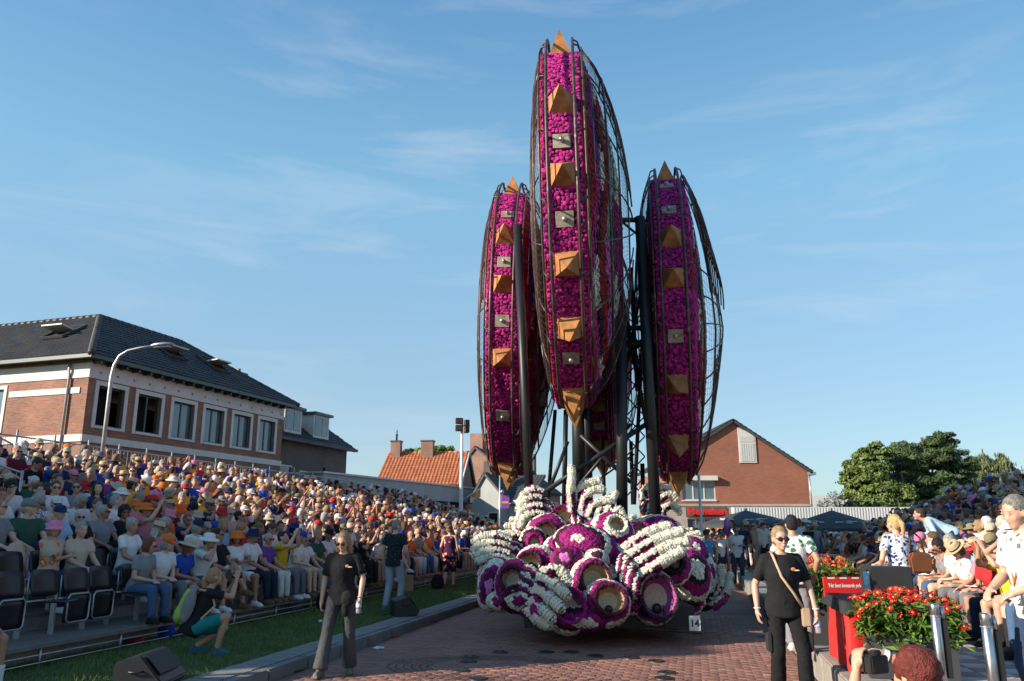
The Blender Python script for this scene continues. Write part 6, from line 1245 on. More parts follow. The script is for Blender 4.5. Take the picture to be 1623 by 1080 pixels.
# 3 crouching photographer on the grass
def camera_obj(loc, rz, label, size=1.0):
    r = empty('camera', loc, rz, label, 'camera'); r.scale = (size,) * 3; m = MB(); m.box(-.07, .07, -.03, .03, -.05, .05); m.box(-.028, .028, -.025, .03, .05, .08); m.box(-.075, -.045, .02, .045, -.05, .05); m.build('body', M['black_plastic'], r, bevel=.008)
    m = MB(); m.lathe([(.036, .03), (.038, .05), (.036, .10), (.042, .12), (.044, .17), (.040, .175), (.036, .16), (.001, .155)], 18, M=Matrix.Rotation(R(-90), 4, 'X'), caps=False); m.build('lens', M['black_plastic'], r); return r
p = at(312, 1040, Z=.125); rz3 = math.atan2(-.88, .47); w3, J3 = hero('crouching photographer in black shirt and teal shorts with a green backpack on the grass', dict(sex='f', lean=22, hy=0, hp=14, hip=(0, -.10, .36), feetR=(.11, .22, .085), feetL=(-.12, -.02, .10), kneeR=(.1, 1, .9), kneeL=(-.15, 1, .15), hL=(-.05, .44, .98), hR=(.07, .42, .96), dirL=(.2, .1, .9), dirR=(-.2, .1, .9), elL=(-.5, .1, -1), elR=(.5, .1, -1)), p, rz3, TAN,
    [('shirt', 'top', (.016, .016, .018), None, {}), ('shorts', 'bottom', (.015, .20, .20), None, dict(kind='shorts')), ('shoe', 'shoes', (.04, .11, .16), None, {})], 'ponytail', (.38, .22, .11), glasses=False, sit=True, curl=.9)
cp = world_pt(w3, J3['head'] @ Vector((0, .17, .0))); camera_obj(cp, rz3, 'black camera held to the eye by the crouching photographer')
bkp = empty('backpack', world_pt(w3, J3['P'] + J3['up'] * .06 - J3['fw'] * .10), rz3, 'lime green and grey backpack on the back of the crouching photographer', 'backpack'); bkp.rotation_euler = (R(-14), 0, rz3)
m = MB(); m.ell((0, -.06, .16), (.145, .10, .24)); m.ell((0, -.11, .06), (.12, .07, .13)); m.ell((0, -.05, .33), (.10, .08, .08)); o = link('pack_body', remesh(m, 'pack_body', .012, 3, 2500, [M['cloth']], disp=.02), parent=bkp); o.color = (.30, .42, .08, 1)
m = MB(); m.ell((.11, -.05, .18), (.05, .085, .22)); m.ell((-.11, -.05, .18), (.05, .085, .22)); m.ell((0, -.03, .40), (.12, .07, .05)); o = link('side_panels', remesh(m, 'side_panels', .012, 3, 1500, [M['cloth']]), parent=bkp); o.color = (.22, .20, .21, 1)
for s_ in (-1, 1): m = MB(); m.tube([(s_ * .08, .02, .40), (s_ * .12, .17, .42), (s_ * .14, .27, .25), (s_ * .13, .15, .05), (s_ * .10, .0, -.02)], .016, 6); m.build('strap', strap_m, bkp)
# 4 red haired photographer at the bottom right
p = at(1448, 1075, 4.1); p.z = 0; rz4 = R(24); w4, J4 = hero('photographer with short dark red hair seen from behind raising a camera, bottom right', dict(sex='f', lean=6, hy=4, hp=6, hip=(0, -.10, .40), feetR=(.12, .2, .085), feetL=(-.12, .15, .085), hR=(.09, .27, 1.12), hL=(-.08, .27, 1.06), dirR=(-.75, .5, .05), dirL=(.3, .1, .9), elR=(1, -.05, .05), elL=(-.5, .1, -1)), p, rz4, (.58, .30, .19),
    [('shirt', 'top', (.02, .02, .022), None, dict(sleeve=.55)), ('trousers', 'bottom', (.02, .02, .022), None, {}), ('shoe', 'shoes', (.03, .03, .03), None, {})], 'curly', (.13, .022, .015), glasses=False, sit=True, curl=.8, target=14000)
cp = world_pt(w4, J4['head'] @ Vector((-.01, .20, .01))); camera_obj(cp, rz4, 'black camera with a wide lens raised by the red haired photographer', .85)
m = MB(); q = J4['wR'].lerp(J4['eR'], .10); ax_ = (J4['eR'] - J4['wR']).normalized(); u_ = ax_.cross(Vector((0, 0, 1))).normalized(); v_ = ax_.cross(u_); m.lathe([(.033, -.014), (.034, .014)], 16, M=Matrix.Translation(q) @ Matrix((u_, v_, ax_)).transposed().to_4x4(), caps=False); m.build('wristband', M['paint_white'], w4)
# 5 man standing on the grass, 6 woman in the dress of circles
p = at(622, 968, Z=.125); hero('grey haired man standing on the grass in dark leafy shirt and pale grey jeans', dict(sex='m', lean=2, hy=-35, hp=-4, feetR=(.11, .06, .085), feetL=(-.11, -.10, .085), hR=(.24, .16, .92), hL=(-.24, .02, .88)), p, math.atan2(-.45, .9), FAIR,
    [('shirt', 'top', (.012, .02, .022), PAT['dark leaf'], {}), ('jeans', 'bottom', (.30, .34, .38), None, {}), ('shoe', 'shoes', (.10, .16, .20), None, {})], 'short', (.26, .24, .22), glasses=False, scale=1.05)
p = at(711, 934, Z=.125); dr_, Jd = hero('woman walking away in a sleeveless dark dress printed with orange and white circles', dict(sex='f', lean=3, feetR=(.09, .12, .085), feetL=(-.09, -.12, .11), hR=(.24, .10, .88), hL=(-.24, .02, .88)), p, R(-14), FAIR,
    [('dress', 'top', (.05, .012, .05), PAT['circles'], dict(tank=True, g=.022)), ('dress_skirt', 'bottom', (.05, .012, .05), PAT['circles'], dict(kind='skirt')), ('shoe', 'shoes', (.45, .03, .08), None, {})], 'bun', (.16, .08, .04), glasses=False)
# 7 woman in the white dress with navy flowers, brown bag
p = at(1428, 900, 10.3); p.z = .325; w7, J7 = hero('woman with long blond ponytail seen from behind in white dress with navy flowers', dict(sex='f', lean=2, hR=(.22, .10, .95), hL=(-.20, .16, 1.0), hy=15), p, R(8), FAIR,
    [('dress', 'top', (.68, .68, .70), PAT['navy flowers'], dict(g=.028)), ('dress_skirt', 'bottom', (.68, .68, .70), PAT['navy flowers'], dict(kind='skirt')), ('shoe', 'shoes', (.5, .5, .5), None, {})], 'ponytail', (.50, .33, .15), glasses=False, scale=.93)
bg = empty('handbag', world_pt(w7, (.20, -.10, .96)), R(8), 'brown leather handbag hanging from the shoulder of the woman in white dress', 'bag'); m = MB(); m.prism([(-.13, 0), (.15, 0), (.17, .20), (.10, .25), (-.10, .25), (-.15, .18)], -.05, .05, Matrix.Rotation(R(90), 4, 'X')); m.build('bag_body', mat('brown_leather', (.22, .075, .025), .45, var=.2, bump=.2), bg, bevel=.02)
m = MB(); m.tube([(-.09, 0, .24), (-.07, .03, .48), (.0, .06, .50), (.07, .03, .42), (.09, 0, .24)], .012, 6); m.build('bag_strap', mat('brown_strap', (.07, .03, .02), .5), bg)
# 8 man at the right edge
p = at(1640, 900, 6.0); p.z = .325; w8, J8 = hero('standing man with grey hair, white printed shirt and orange lanyard at the right edge', dict(sex='m', lean=6, hy=6, hp=-12, hR=(.16, .26, 1.02), hL=(-.14, .28, 1.02), dirR=(-.4, .6, -.3), dirL=(.4, .6, -.3)), p, R(96), FAIR,
    [('shirt', 'top', (.66, .65, .63), PAT['sketch'], dict(collar=True, g=.03, sleeve=.75)), ('trousers', 'bottom', (.03, .05, .10), None, {}), ('shoe', 'shoes', (.10, .06, .04), None, {})], 'short', (.20, .18, .16), glasses=False, scale=.97)
lan_m = mat('orange_lanyard', (.85, .16, .02), .6)
def lanyard(b, J):
    m = MB(); n0 = J['nk']; g = J['fw']; m.tube([n0 - J['rt'] * .07 + J['up'] * .015 - g * .04, n0 - J['rt'] * .075 + g * .085 - J['up'] * .06, J['P'] + J['up'] * .14 + g * .17, n0 + J['rt'] * .075 + g * .085 - J['up'] * .06, n0 + J['rt'] * .07 + J['up'] * .015 - g * .04], .009, 5); m.build('lanyard', lan_m, b)
    m = MB(); q = J['P'] + J['up'] * .08 + g * .175; m.box(q.x - .045, q.x + .045, q.y - .004, q.y + .004, q.z - .06, q.z + .06); m.build('badge', M['paint_white'], b)
lanyard(w8, J8)
# 9 man bending forward in the right stand, 10 man with black hair behind the smiling woman
p = at(1512, 880, 16.5); p.z = .75; hero('man in pale blue shirt bending far forward among the right stand spectators', dict(sex='m', lean=62, hp=20, hR=(.2, .55, .85), hL=(-.2, .55, .80)), p, R(72), TAN, [('shirt', 'top', (.40, .55, .68), None, dict(long=True)), ('trousers', 'bottom', (.03, .04, .07), None, {}), ('shoe', 'shoes', (.03, .03, .03), None, {})], 'short', (.05, .03, .02), glasses=False)
p = rd(1.6, 6.95, .33); p.x = at(1256, 850, p.y).x; hero('black haired man from behind in white shirt with green print behind the smiling woman', dict(sex='m', lean=2, hy=20, hR=(.24, .1, .95)), p, R(-20), TAN, [('shirt', 'top', (.68, .68, .66), PAT['green leaves'], {}), ('trousers', 'bottom', (.2, .2, .22), None, {}), ('shoe', 'shoes', (.5, .5, .5), None, {})], 'short', (.010, .009, .009), glasses=False, scale=.92)
# 11 seated man cut by the left edge
p = row_pos('left', 0, -6.3) + Vector((.72, -.17, 0)); p.z = .125; w11, J11 = hero('seated person at the far left edge with white socks and dark trainers', dict(sex='m', lean=8, hR=(.14, .36, .60), hL=(-.14, .36, .60)), p, F1 + .15, (.36, .18, .11), [('shirt', 'top', (.03, .05, .10), None, {}), ('shorts', 'bottom', (.30, .30, .30), None, dict(kind='shorts')), ('shoe', 'shoes', (.02, .035, .06), None, {})], 'short', (.05, .03, .02), sit=True)
for s_ in 'LR': m = MB(); limb(m, J11['a' + s_] - Vector((0, 0, .01)), J11['a' + s_].lerp(J11['k' + s_], .40), .044, .056, 12, True, False); o = link('sock', remesh(m, 'sock', .012, 2, 300, [M['cloth']]), parent=w11); o.color = (.62, .62, .64, 1)
st_ = empty('stool', p, F1, 'low black stool under the person at the far left edge', 'stool'); m = MB(); m.box(-.2, .2, -.2, .2, .38, .42); m.build('seat', M['black_plastic'], st_)
for sx in (-1, 1):
    for sy in (-1, 1): m = MB(); m.tube([(sx * .17, sy * .17, 0), (sx * .15, sy * .15, .38)], .014, 6); m.build('leg', M['galv'], st_)
# 12 and 13 men at the far end of the road
p = rd(17.5, 5.6, 0); p.x = at(1166, 850, p.y).x; hero('man with crossed arms in white shirt and sunglasses facing us at the road end', dict(sex='m', hL=(.12, .20, 1.20), hR=(-.10, .22, 1.17), dirL=(.9, .2, .1), dirR=(-.9, .2, 0)), p, R(176), TAN, [('shirt', 'top', (.70, .69, .68), None, {}), ('trousers', 'bottom', (.05, .05, .08), None, {}), ('shoe', 'shoes', (.4, .4, .4), None, {})], 'short', (.10, .08, .06), scale=1.06, target=4000)
p = rd(15.5, 4.9, 0); p.x = at(1119, 850, p.y).x; hero('man in a sky blue vest and dark cap walking at the road end', dict(sex='m', feetR=(.1, .15, .085), feetL=(-.1, -.15, .1)), p, R(170), TAN, [('vest', 'top', (.05, .32, .62), None, dict(tank=True)), ('shorts', 'bottom', (.03, .03, .04), None, dict(kind='shorts')), ('shoe', 'shoes', (.02, .02, .02), None, {})], 'short', (.10, .08, .06), 'cap', (.05, .05, .06), target=4000)

# ------------------------------------------------------------------ props
def monitor(loc, rz, label, s=1.0, tip=0):
    r = empty('stage_monitor', loc, rz, label, 'loudspeaker'); r.scale = (s,) * 3; r.rotation_euler = (tip, 0, rz); T = Matrix.Rotation(R(90), 4, 'Z') @ Matrix.Rotation(R(90), 4, 'X')
    m = MB(); m.prism([(-.24, 0), (.20, 0), (.27, .10), (.02, .38), (-.24, .30)], -.34, .34, T); m.build('cabinet', M['black_plastic'], r, bevel=.015)
    m = MB(); m.prism([(.192, .165), (.195, .17), (.035, .35), (.031, .346)], -.29, .29, Matrix.Translation((0, .0, 0)) @ T @ Matrix.Translation((.025, .022, 0))); m.build('grille', M['black_matte'], r)
    for s_ in (-1, 1): m = MB(); m.tube([(s_ * .345, -.08, .22), (s_ * .375, -.06, .22), (s_ * .375, .04, .22), (s_ * .345, .06, .22)], .012, 6); m.build('handle', M['black_plastic'], r)
    m = MB(); m.tube([(.1, -.25, .05), (.15, -.5, .02), (.4, -.6, .012), (.8, -.62, .01)], .009, 6); m.build('cable', M['black_plastic'], r); return r
p = at(640, 975, Z=.145); monitor(p, ROAD_ROT - R(60), 'black wedge stage monitor standing on the paved strip beside the left kerb', .92)
p = at(235, 1092, Z=.13); monitor(p, ROAD_ROT - R(75), 'large black wedge stage monitor on the grass at the bottom left', 1.0)
def blob_obj(name, loc, ells, c, label, cat, rz=0, m_=None, vox=.01):
    m = MB()
    for e in ells: m.ell(*e)
    o = link(name, remesh(m, name, vox, 3, 900, [m_ or M['cloth']], disp=.03), label=label, cat=cat); o.location = loc; o.rotation_euler = (0, 0, rz); o.color = (*c, 1); return o
blob_obj('shopping_bag', at(262, 1015, Z=.125), [((0, 0, .15), (.13, .09, .17)), ((.05, 0, .28), (.07, .05, .08))], (.02, .05, .30), 'blue plastic shopping bag on the grass behind the crouching photographer', 'bag')
blob_obj('snack_bag', at(214, 1022, Z=.125), [((0, 0, .05), (.15, .07, .055)), ((.03, .02, .10), (.08, .03, .02))], (.45, .02, .04), 'red crumpled bag lying on the grass in front of the empty chairs', 'bag')
blob_obj('backpack', at(513, 968, Z=.125), [((0, 0, .18), (.17, .11, .20)), ((0, -.07, .12), (.12, .07, .12))], (.02, .022, .035), 'dark patterned bag on the grass by the ladies in the front row', 'bag')
blob_obj('backpack', at(693, 935, Z=.125), [((0, 0, .20), (.18, .13, .22)), ((0, -.09, .13), (.13, .07, .13))], (.02, .015, .02), 'black rucksack on the grass left of the woman in the circles dress', 'bag')
blob_obj('tote_bag', at(462, 970, Z=.125), [((0, 0, .13), (.12, .06, .15)), ((.03, 0, .24), (.09, .03, .05))], (.10, .15, .35), 'blue and white carrier bag between feet of the front row ladies', 'bag')
pb_ = empty('cardboard_box', at(642, 938, Z=.125), .4, 'open brown cardboard box by the feet of the front row', 'box'); m = MB(); m.box(-.18, .18, -.15, .15, 0, .42); m.build('carton', mat('cardboard', (.38, .24, .12), .9), pb_); m = MB(); m.box(-.3, .35, -.32, -.16, 0, .015); m.build('flap', mat('cardboard_flap', (.40, .26, .13), .9), pb_)
blob_obj('paper_cup', at(598, 1030, Z=.0), [((0, 0, .025), (.07, .03, .025)), ((.07, .01, .02), (.04, .035, .02))], (.70, .72, .72), 'white crumpled plastic lying on the road behind the walking woman', 'litter', .4)
o = blob_obj('plastic_cup', at(508, 988, Z=.125), [((0, 0, .03), (.05, .03, .03))], (.6, .65, .66), 'clear plastic cup lying on the grass', 'litter')
for k, (px, py, c, nm) in enumerate([(625, 1010, (.35, .10, .03), 'brown fallen flower clump beside the left kerb'), (585, 1022, (.6, .08, .04), 'small red petal on the road beside the left kerb'), (688, 987, (.25, .01, .16), 'purple dahlia head on the road left of the float'), (755, 963, (.5, .02, .02), 'red petal on the road near the left kerb by the float'), (1205, 1010, (.03, .15, .35), 'small blue cap on the road left of the smiling woman')]):
    blob_obj('fallen_flower', at(px, py, Z=.0), [((0, 0, .02), (.045, .04, .022)), ((.05, .02, .012), (.025, .03, .012))], c, nm, 'litter', vox=.007)
m = MB(); cpts = [at(500, 1028, Z=.15) + Vector((.02, 0, .01)), at(500, 1042, Z=.02), at(480, 1062, Z=.012), at(462, 1066, Z=.012)]; m.tube(cpts, .011, 6); m.build('cable', M['black_plastic'], label='black cable hanging over the left kerb behind the walking woman', cat='cable')

# planters with red dahlias
petal_m = mat('red_petal', (1, 1, 1), .55, var=.1, vs=20, src='attr'); pl_m = mat('planter_grey', (.035, .036, .038), .6, var=.12, bump=.1)
def planter(loc, rz, size, h, n_leaf, n_flower, spread, fh, label, seed, fcol=((.55, .012, .012), (.50, .06, .02)), box=True):
    rng = np.random.default_rng(seed); r = empty('flower_planter', loc, rz, label, 'planter'); a, b = size
    m = MB(); t = .03
    m.box(-a, a, -b, -b + t, 0, h); m.box(-a, a, b - t, b, 0, h); m.box(-a, -a + t, -b + t, b - t, 0, h); m.box(a - t, a, -b + t, b - t, 0, h); m.build('box', pl_m, r); m = MB(); m.box(-a + t, a - t, -b + t, b - t, h - .1, h - .05); m.build('soil', mat('potting_soil', (.03, .02, .015), .95), r)
    # leaves: pointed ovals around branching stems
    st = rng.uniform(-1, 1, (n_leaf, 2)) * np.array([a * 1.05, b * 1.05]); z = h + rng.random(n_leaf) ** .8 * fh; out = 1 + spread * (1 - ((z - h) / fh - .35) ** 2); P_ = np.stack([st[:, 0] * out + rng.normal(0, .03, n_leaf), st[:, 1] * out + rng.normal(0, .03, n_leaf), z - .25 * (np.abs(st[:, 1]) / b) ** 3 * rng.random(n_leaf) * .8], 1)
    d = np.stack([st[:, 0], st[:, 1], rng.uniform(-.25, .35, n_leaf)], 1) + rng.normal(0, .35, (n_leaf, 3)); d /= np.linalg.norm(d, axis=1)[:, None]; up = np.tile([[0, 0, 1.]], (n_leaf, 1)) + rng.normal(0, .35, (n_leaf, 3)); s = np.cross(d, up); s /= np.linalg.norm(s, axis=1)[:, None]; u2 = np.cross(s, d)
    L_ = rng.uniform(.035, .075, (n_leaf, 1)); W_ = L_ * rng.uniform(.3, .42, (n_leaf, 1)); V = np.stack([P_ - d * L_, P_ - d * L_ * .2 + s * W_ + u2 * L_ * .08, P_ + d * L_ - u2 * L_ * .15, P_ - d * L_ * .2 - s * W_ + u2 * L_ * .08], 1)
    C = np.array([[.075, .15, .025]]) * rng.uniform(.6, 1.5, (n_leaf, 1)) + rng.uniform(0, .03, (n_leaf, 1)) * np.array([[1, 1, 0]]); F = np.array([[0, 1, 2], [0, 2, 3]])[None] + (np.arange(n_leaf) * 4)[:, None, None]; link('foliage', np_mesh('foliage', V.reshape(-1, 3), F.reshape(-1, 3), leaf_m, np.repeat(C, 4, 0)), parent=r)['kind'] = 'stuff'
    m = MB(); fl = []
    for i in range(n_flower):
        x, y = rng.uniform(-1, 1) * a * (1.1 + spread * .8), rng.uniform(-1, 1) * b * (1.1 + spread * .8); zz = h + fh * rng.uniform(.86, 1.35) - .25 * (abs(x / a) ** 2 + abs(y / b) ** 2) * .25; m.tube([(x * .6, y * .6, h + fh * .3), (x * .9, y * .9, zz - .12), (x, y, zz)], .0035, 4, cap=False); fl.append((x, y, zz))
    m.build('stems', mat('stem', (.07, .13, .03), .7), r)['kind'] = 'stuff'
    P2 = []; FF2 = []; CC2 = []; k = 0; mb2 = MB(); shown = 0
    for (x, y, zz) in fl:
        nrm = Vector((rng.normal(0, .6), rng.normal(-.4, .6), 1 + rng.uniform(-.4, .3))).normalized(); u = nrm.orthogonal().normalized(); v = nrm.cross(u); R_ = rng.uniform(.026, .050); c = Vector((x, y, zz)); np_ = 9; col = np.array(fcol[int(rng.random() < .25)]) * rng.uniform(.7, 1.25)
        for layer, (rr_, hh) in enumerate(((1.0, .10), (.72, .30))):
            for j in range(np_):
                t = 2 * math.pi * (j + .5 * layer) / np_; dv = u * math.cos(t) + v * math.sin(t); sv_ = nrm.cross(dv); P2 += [tuple(c + dv * R_ * .18 + nrm * R_ * .05), tuple(c + dv * R_ * .62 * rr_ + sv_ * R_ * .26 + nrm * R_ * hh), tuple(c + dv * R_ * rr_ + nrm * R_ * hh * .6), tuple(c + dv * R_ * .62 * rr_ - sv_ * R_ * .26 + nrm * R_ * hh)]; FF2 += [(k, k + 1, k + 2), (k, k + 2, k + 3)]; CC2 += [col * (1 - .1 * layer)] * 4; k += 4
        P2 += [tuple(c + (u * math.cos(t) + v * math.sin(t)) * R_ * .22 + nrm * R_ * .28) for t in np.linspace(0, 5.24, 6)]; FF2 += [(k, k + 1, k + 2), (k, k + 2, k + 3), (k, k + 3, k + 4), (k, k + 4, k + 5)]; CC2 += [np.array((.75, .45, .04))] * 6; k += 6
    o = link('dahlia_blooms', np_mesh('dahlia_blooms', np.array(P2), np.array(FF2), petal_m, np.array(CC2)), parent=r); o['kind'] = 'stuff'; return r
pc = at(1438, 1060, 8.6); pc.z = .335; planter(pc, ROAD_ROT - R(4), (.40, .42), .40, 3600, 260, .14, .31, 'dark grey planter of red dahlias nearest the camera, before the bollards', 31)
pc = at(1311, 1000, 10.9); pc.z = .335; planter(pc, ROAD_ROT, (.34, .40), .42, 2800, 110, .10, .50, 'dark grey planter of red dahlias behind the red draped table beside the smiling woman', 32, ((.55, .03, .015), (.60, .16, .04)))
pc = rd(9.5, 7.0, .335); planter(pc, ROAD_ROT, (.42, .6), .45, 2200, 60, .3, .42, 'farther planter of red and orange flowers on the platform right of the float', 33, ((.55, .06, .03), (.30, .03, .12)))
pc = rd(6.2, 7.05, .335); planter(pc, ROAD_ROT, (.40, .5), .45, 2000, 60, .3, .45, 'planter of pink and purple flowers left of the smiling woman', 34, ((.30, .04, .15), (.50, .10, .12)))
# stainless bollards
def bollard(px, py_top, Y, rr_, label):
    p = at(px, py_top, Y); r = empty('bollard', (p.x, p.y, .32), 0, label, 'bollard', 'steel bollards at the lower right'); h = p.z - .32; m = MB(); m.lathe([(rr_, 0), (rr_, h - .10), (rr_ * .93, h - .098), (rr_ * .93, h - .088), (rr_, h - .085), (rr_, h - .012), (rr_ * .9, h), (.001, h)], 24); m.build('post', M['steel'], r)
    m = MB(); m.tube([(rr_ * 1.02 * math.cos(t), rr_ * 1.02 * math.sin(t), h - .092) for t in np.linspace(0, 2 * math.pi, 25)[:-1]], .005, 6, closed=True); m.build('ring', M['galv'], r)
    m = MB(); m.box(rr_ + .005, rr_ + .045, -.02, .02, h - .55, h - .12); m.build('reflector_strip', M['black_matte'], r); m = MB(); m.tube([(rr_ + .022, 0, h - .12), (rr_ + .022, 0, h - .02)], .018, 8); m.build('strip_end', M['steel'], r)
bollard(1480, 957, 6.6, .036, 'left of two brushed steel bollards, in front of the dahlia planter'); bollard(1561, 972, 6.0, .038, 'right of two brushed steel bollards, nearest the seated front row')
# red draped table, barrier board with the motto, black box, orange flag
red_m = mat('red_cloth', (.62, .018, .015), .75, var=.12, vs=2.5, bump=.4, bs=7); blk_m = mat('black_cloth', (.016, .018, .022), .85, var=.15, bump=.3, bs=9)
dt = empty('draped_table', at(1388, 1035, 9.0) * 1.0, ROAD_ROT, 'small table draped with red cloth and a black cloth over its top', 'table'); dt.location.z = .335
zt = at(1345, 948, 8.9).z - .335; m = MB()
def drape(mb, x0, x1, y0, y1, z0, z1, flare, nfold=10):
    per = []; N_ = 48
    for i in range(N_):
        t = i / N_ * 4; e = int(t); f = t - e; per.append([(x0 + (x1 - x0) * f, y0), (x1, y0 + (y1 - y0) * f), (x1 - (x1 - x0) * f, y1), (x0, y1 - (y1 - y0) * f)][e])
    cx, cy = (x0 + x1) / 2, (y0 + y1) / 2; vs = []
    for k in range(6):
        q = k / 5; z = z1 + (z0 - z1) * q
        for i, (x, y) in enumerate(per): s_ = 1 + q * flare * (1 + .6 * math.sin(i / N_ * 2 * math.pi * nfold)) ; vs.append((cx + (x - cx) * s_, cy + (y - cy) * s_, z))
    fs = [(k * N_ + i, k * N_ + (i + 1) % N_, (k + 1) * N_ + (i + 1) % N_, (k + 1) * N_ + i) for k in range(5) for i in range(N_)] + [tuple(range(N_))]; mb.add(vs, fs, True)
drape(m, -.34, .26, -.45, .75, .02, zt - .02, .10, 9); m.build('red_cloth', red_m, dt); m = MB(); drape(m, -.37, .29, -.48, .78, zt - .13, zt, .05, 7); m.build('black_cover', blk_m, dt)
m = MB()
for x in (-.3, .2):
    for y in (-.4, .6): m.tube([(x, y, 0), (x, y, zt - .05)], .015, 6)
m.build('table_frame', M['black_plastic'], dt)
p0, p1 = at(1306, 928, 9.6), at(1384, 926, 9.6); bb = empty('banner_board', (p0.x, p0.y, .335), math.atan2(p1.y - p0.y, p1.x - p0.x), 'red banner board with white handwritten motto beside the black box', 'banner'); wl = (p1 - p0).length; zt_, zb_ = at(1340, 915, 9.6).z - .335, at(1340, 946, 9.6).z - .335
m = MB(); m.box(0, wl, 0, .03, zb_, zt_); m.build('board', M['paint_red'], bb); t = text_obj('motto', '"Het best bewaarde geheim van', .062, M['paint_white'], bb, (.04, -.004, (zt_ + zb_) / 2 - .005), ext=.001, off=.001, shear=.35); fit_x(t, wl - .08)
for k in range(4): m = MB(); m.box(.05 + k * .14, .13 + k * .14, -.003, .0, zt_ - .018, zt_ - .004); m.build('torn_edge', M['paint_white'], bb)
for x in (.05, wl - .05): m = MB(); m.box(x - .015, x + .015, .031, .06, 0, zt_); m.build('leg', M['black_matte'], bb)
p0 = at(1413, 905, 9.0); bx_ = empty('black_box', (p0.x, 9.0, .335), R(-6), 'tall matt black loudspeaker back standing between the dahlias and the white dress', 'loudspeaker'); hw = (at(1446, 905, 9.0).x - at(1383, 905, 9.0).x) / 2; zt_ = at(1413, 899, 9.0).z - .335; m = MB(); m.box(-hw, hw, 0, .40, zt_ - .68, zt_); m.build('cabinet', M['black_matte'], bx_, bevel=.012); m = MB(); m.tube([(0, .2, 0), (0, .2, zt_ - .68)], .018, 8); m.build('pole', M['black_plastic'], bx_)
for q in range(3): t_ = 2.09 * q; m = MB(); m.tube([(0, .2, .35), (.35 * math.cos(t_), .2 + .35 * math.sin(t_), .01)], .012, 6); m.build('tripod_leg', M['black_plastic'], bx_)
m = MB(); m.box(-hw - .07, -hw - .015, .02, .05, zt_ - .45, zt_ - .05); m.build('blue_poster', mat('poster_blue', (.25, .5, .62), .6, var=.5, vs=14), bx_)
# high table behind the smiling woman
p0 = at(1292, 879, 11.5); tb = empty('high_table', (p0.x, p0.y, .335), ROAD_ROT, 'small black high table with bent tube legs behind the smiling woman', 'table'); zt_ = p0.z - .335; m = MB(); m.box(-.30, .30, -.2, .2, zt_ - .03, zt_); m.build('table_top', M['black_matte'], tb, bevel=.01)
for sx in (-.26, .26): m = MB(); m.tube([(sx * .8, 0, zt_ - .03), (sx, 0, zt_ - .14), (sx, 0, .02)], .018, 8); m.build('leg', M['black_plastic'], tb); m = MB(); m.tube([(sx, -.25, .015), (sx, .25, .015)], .015, 6); m.build('foot', M['black_plastic'], tb)
# parasols in front of the shop row
par_m = mat('parasol_cloth', (.045, .047, .05), .8, var=.08, vs=2)
def parasol(pxc, pyt, pye, half, Y, label):
    p = at(pxc, pyt, Y); r = empty('parasol', (p.x, p.y, 0), R(20), label, 'parasol', 'dark parasols in front of the pub'); ze = at(pxc, pye, Y).z; hw = half * Y / FPX * 1.0; m = MB(); n = 8; rg = [(hw * math.cos(2 * math.pi * j / n), hw * math.sin(2 * math.pi * j / n)) for j in range(n)]
    vs = [(0, 0, p.z)] + [(x * .5, y * .5, p.z - (p.z - ze) * .45) for x, y in rg] + [(x, y, ze) for x, y in rg] + [(x, y, ze - .12) for x, y in rg]; fs = [(0, 1 + j, 1 + (j + 1) % n) for j in range(n)] + [(1 + j, 9 + j, 9 + (j + 1) % n, 1 + (j + 1) % n) for j in range(n)] + [(9 + j, 17 + j, 17 + (j + 1) % n, 9 + (j + 1) % n) for j in range(n)]; m.add(vs, fs); cp_ = m.build('canopy', par_m, r); m = MB(); m.tube([(0, 0, 0), (0, 0, p.z + .08)], .04, 10); m.build('pole', M['galv'], r)
    for j in range(n): m = MB(); m.tube([(0, 0, p.z - .15), (rg[j][0], rg[j][1], ze - .02)], .012, 4); m.build('rib', M['galv'], r)
    for j, t_ in enumerate((R(-112), R(-158), R(-67))):      # white splash print on the cloth
        rad = hw * .72; zc = p.z - (p.z - ze) * .70 + .035; m = MB(); sl2 = math.atan2((p.z - ze) * .55, hw * .5); T = Matrix.Translation((rad * math.cos(t_), rad * math.sin(t_), zc)) @ Matrix.Rotation(t_ + R(90), 4, 'Z') @ Matrix.Rotation(sl2, 4, 'X')
        rn = random.Random(j + 3)
        for q in range(7): x, y, l_, w_ = rn.uniform(-.32, .32), rn.uniform(-.1, .1), rn.uniform(.12, .28), rn.uniform(.02, .05); m.box(x - l_ / 2, x + l_ / 2, y - w_ / 2, y + w_ / 2, 0, .004, T @ Matrix.Rotation(rn.uniform(-.5, .5), 4, 'Z'))
        m.build('splash_print', M['paint_white'], cp_)
    return r
parasol(1182, 809, 832, 78, 33, 'dark grey parasol in front of the pub window, left of two'); parasol(1318, 809, 838, 76, 33, 'dark grey parasol in front of the white fascia, right of two')
m = MB(); gp = at(826, 868, 40); gpr = empty('green_parasol', (gp.x, gp.y, 0), 0, 'small green parasol in front of the grey plaster house', 'parasol'); m.lathe([(1.0, at(800, 852, 40).z), (.6, at(800, 845, 40).z), (.01, at(800, 840, 40).z)], 8); m.build('canopy', mat('green_cloth', (.01, .18, .12), .8), gpr); m = MB(); m.tube([(0, 0, 0), (0, 0, at(800, 842, 40).z)], .03, 8); m.build('pole', M['galv'], gpr)
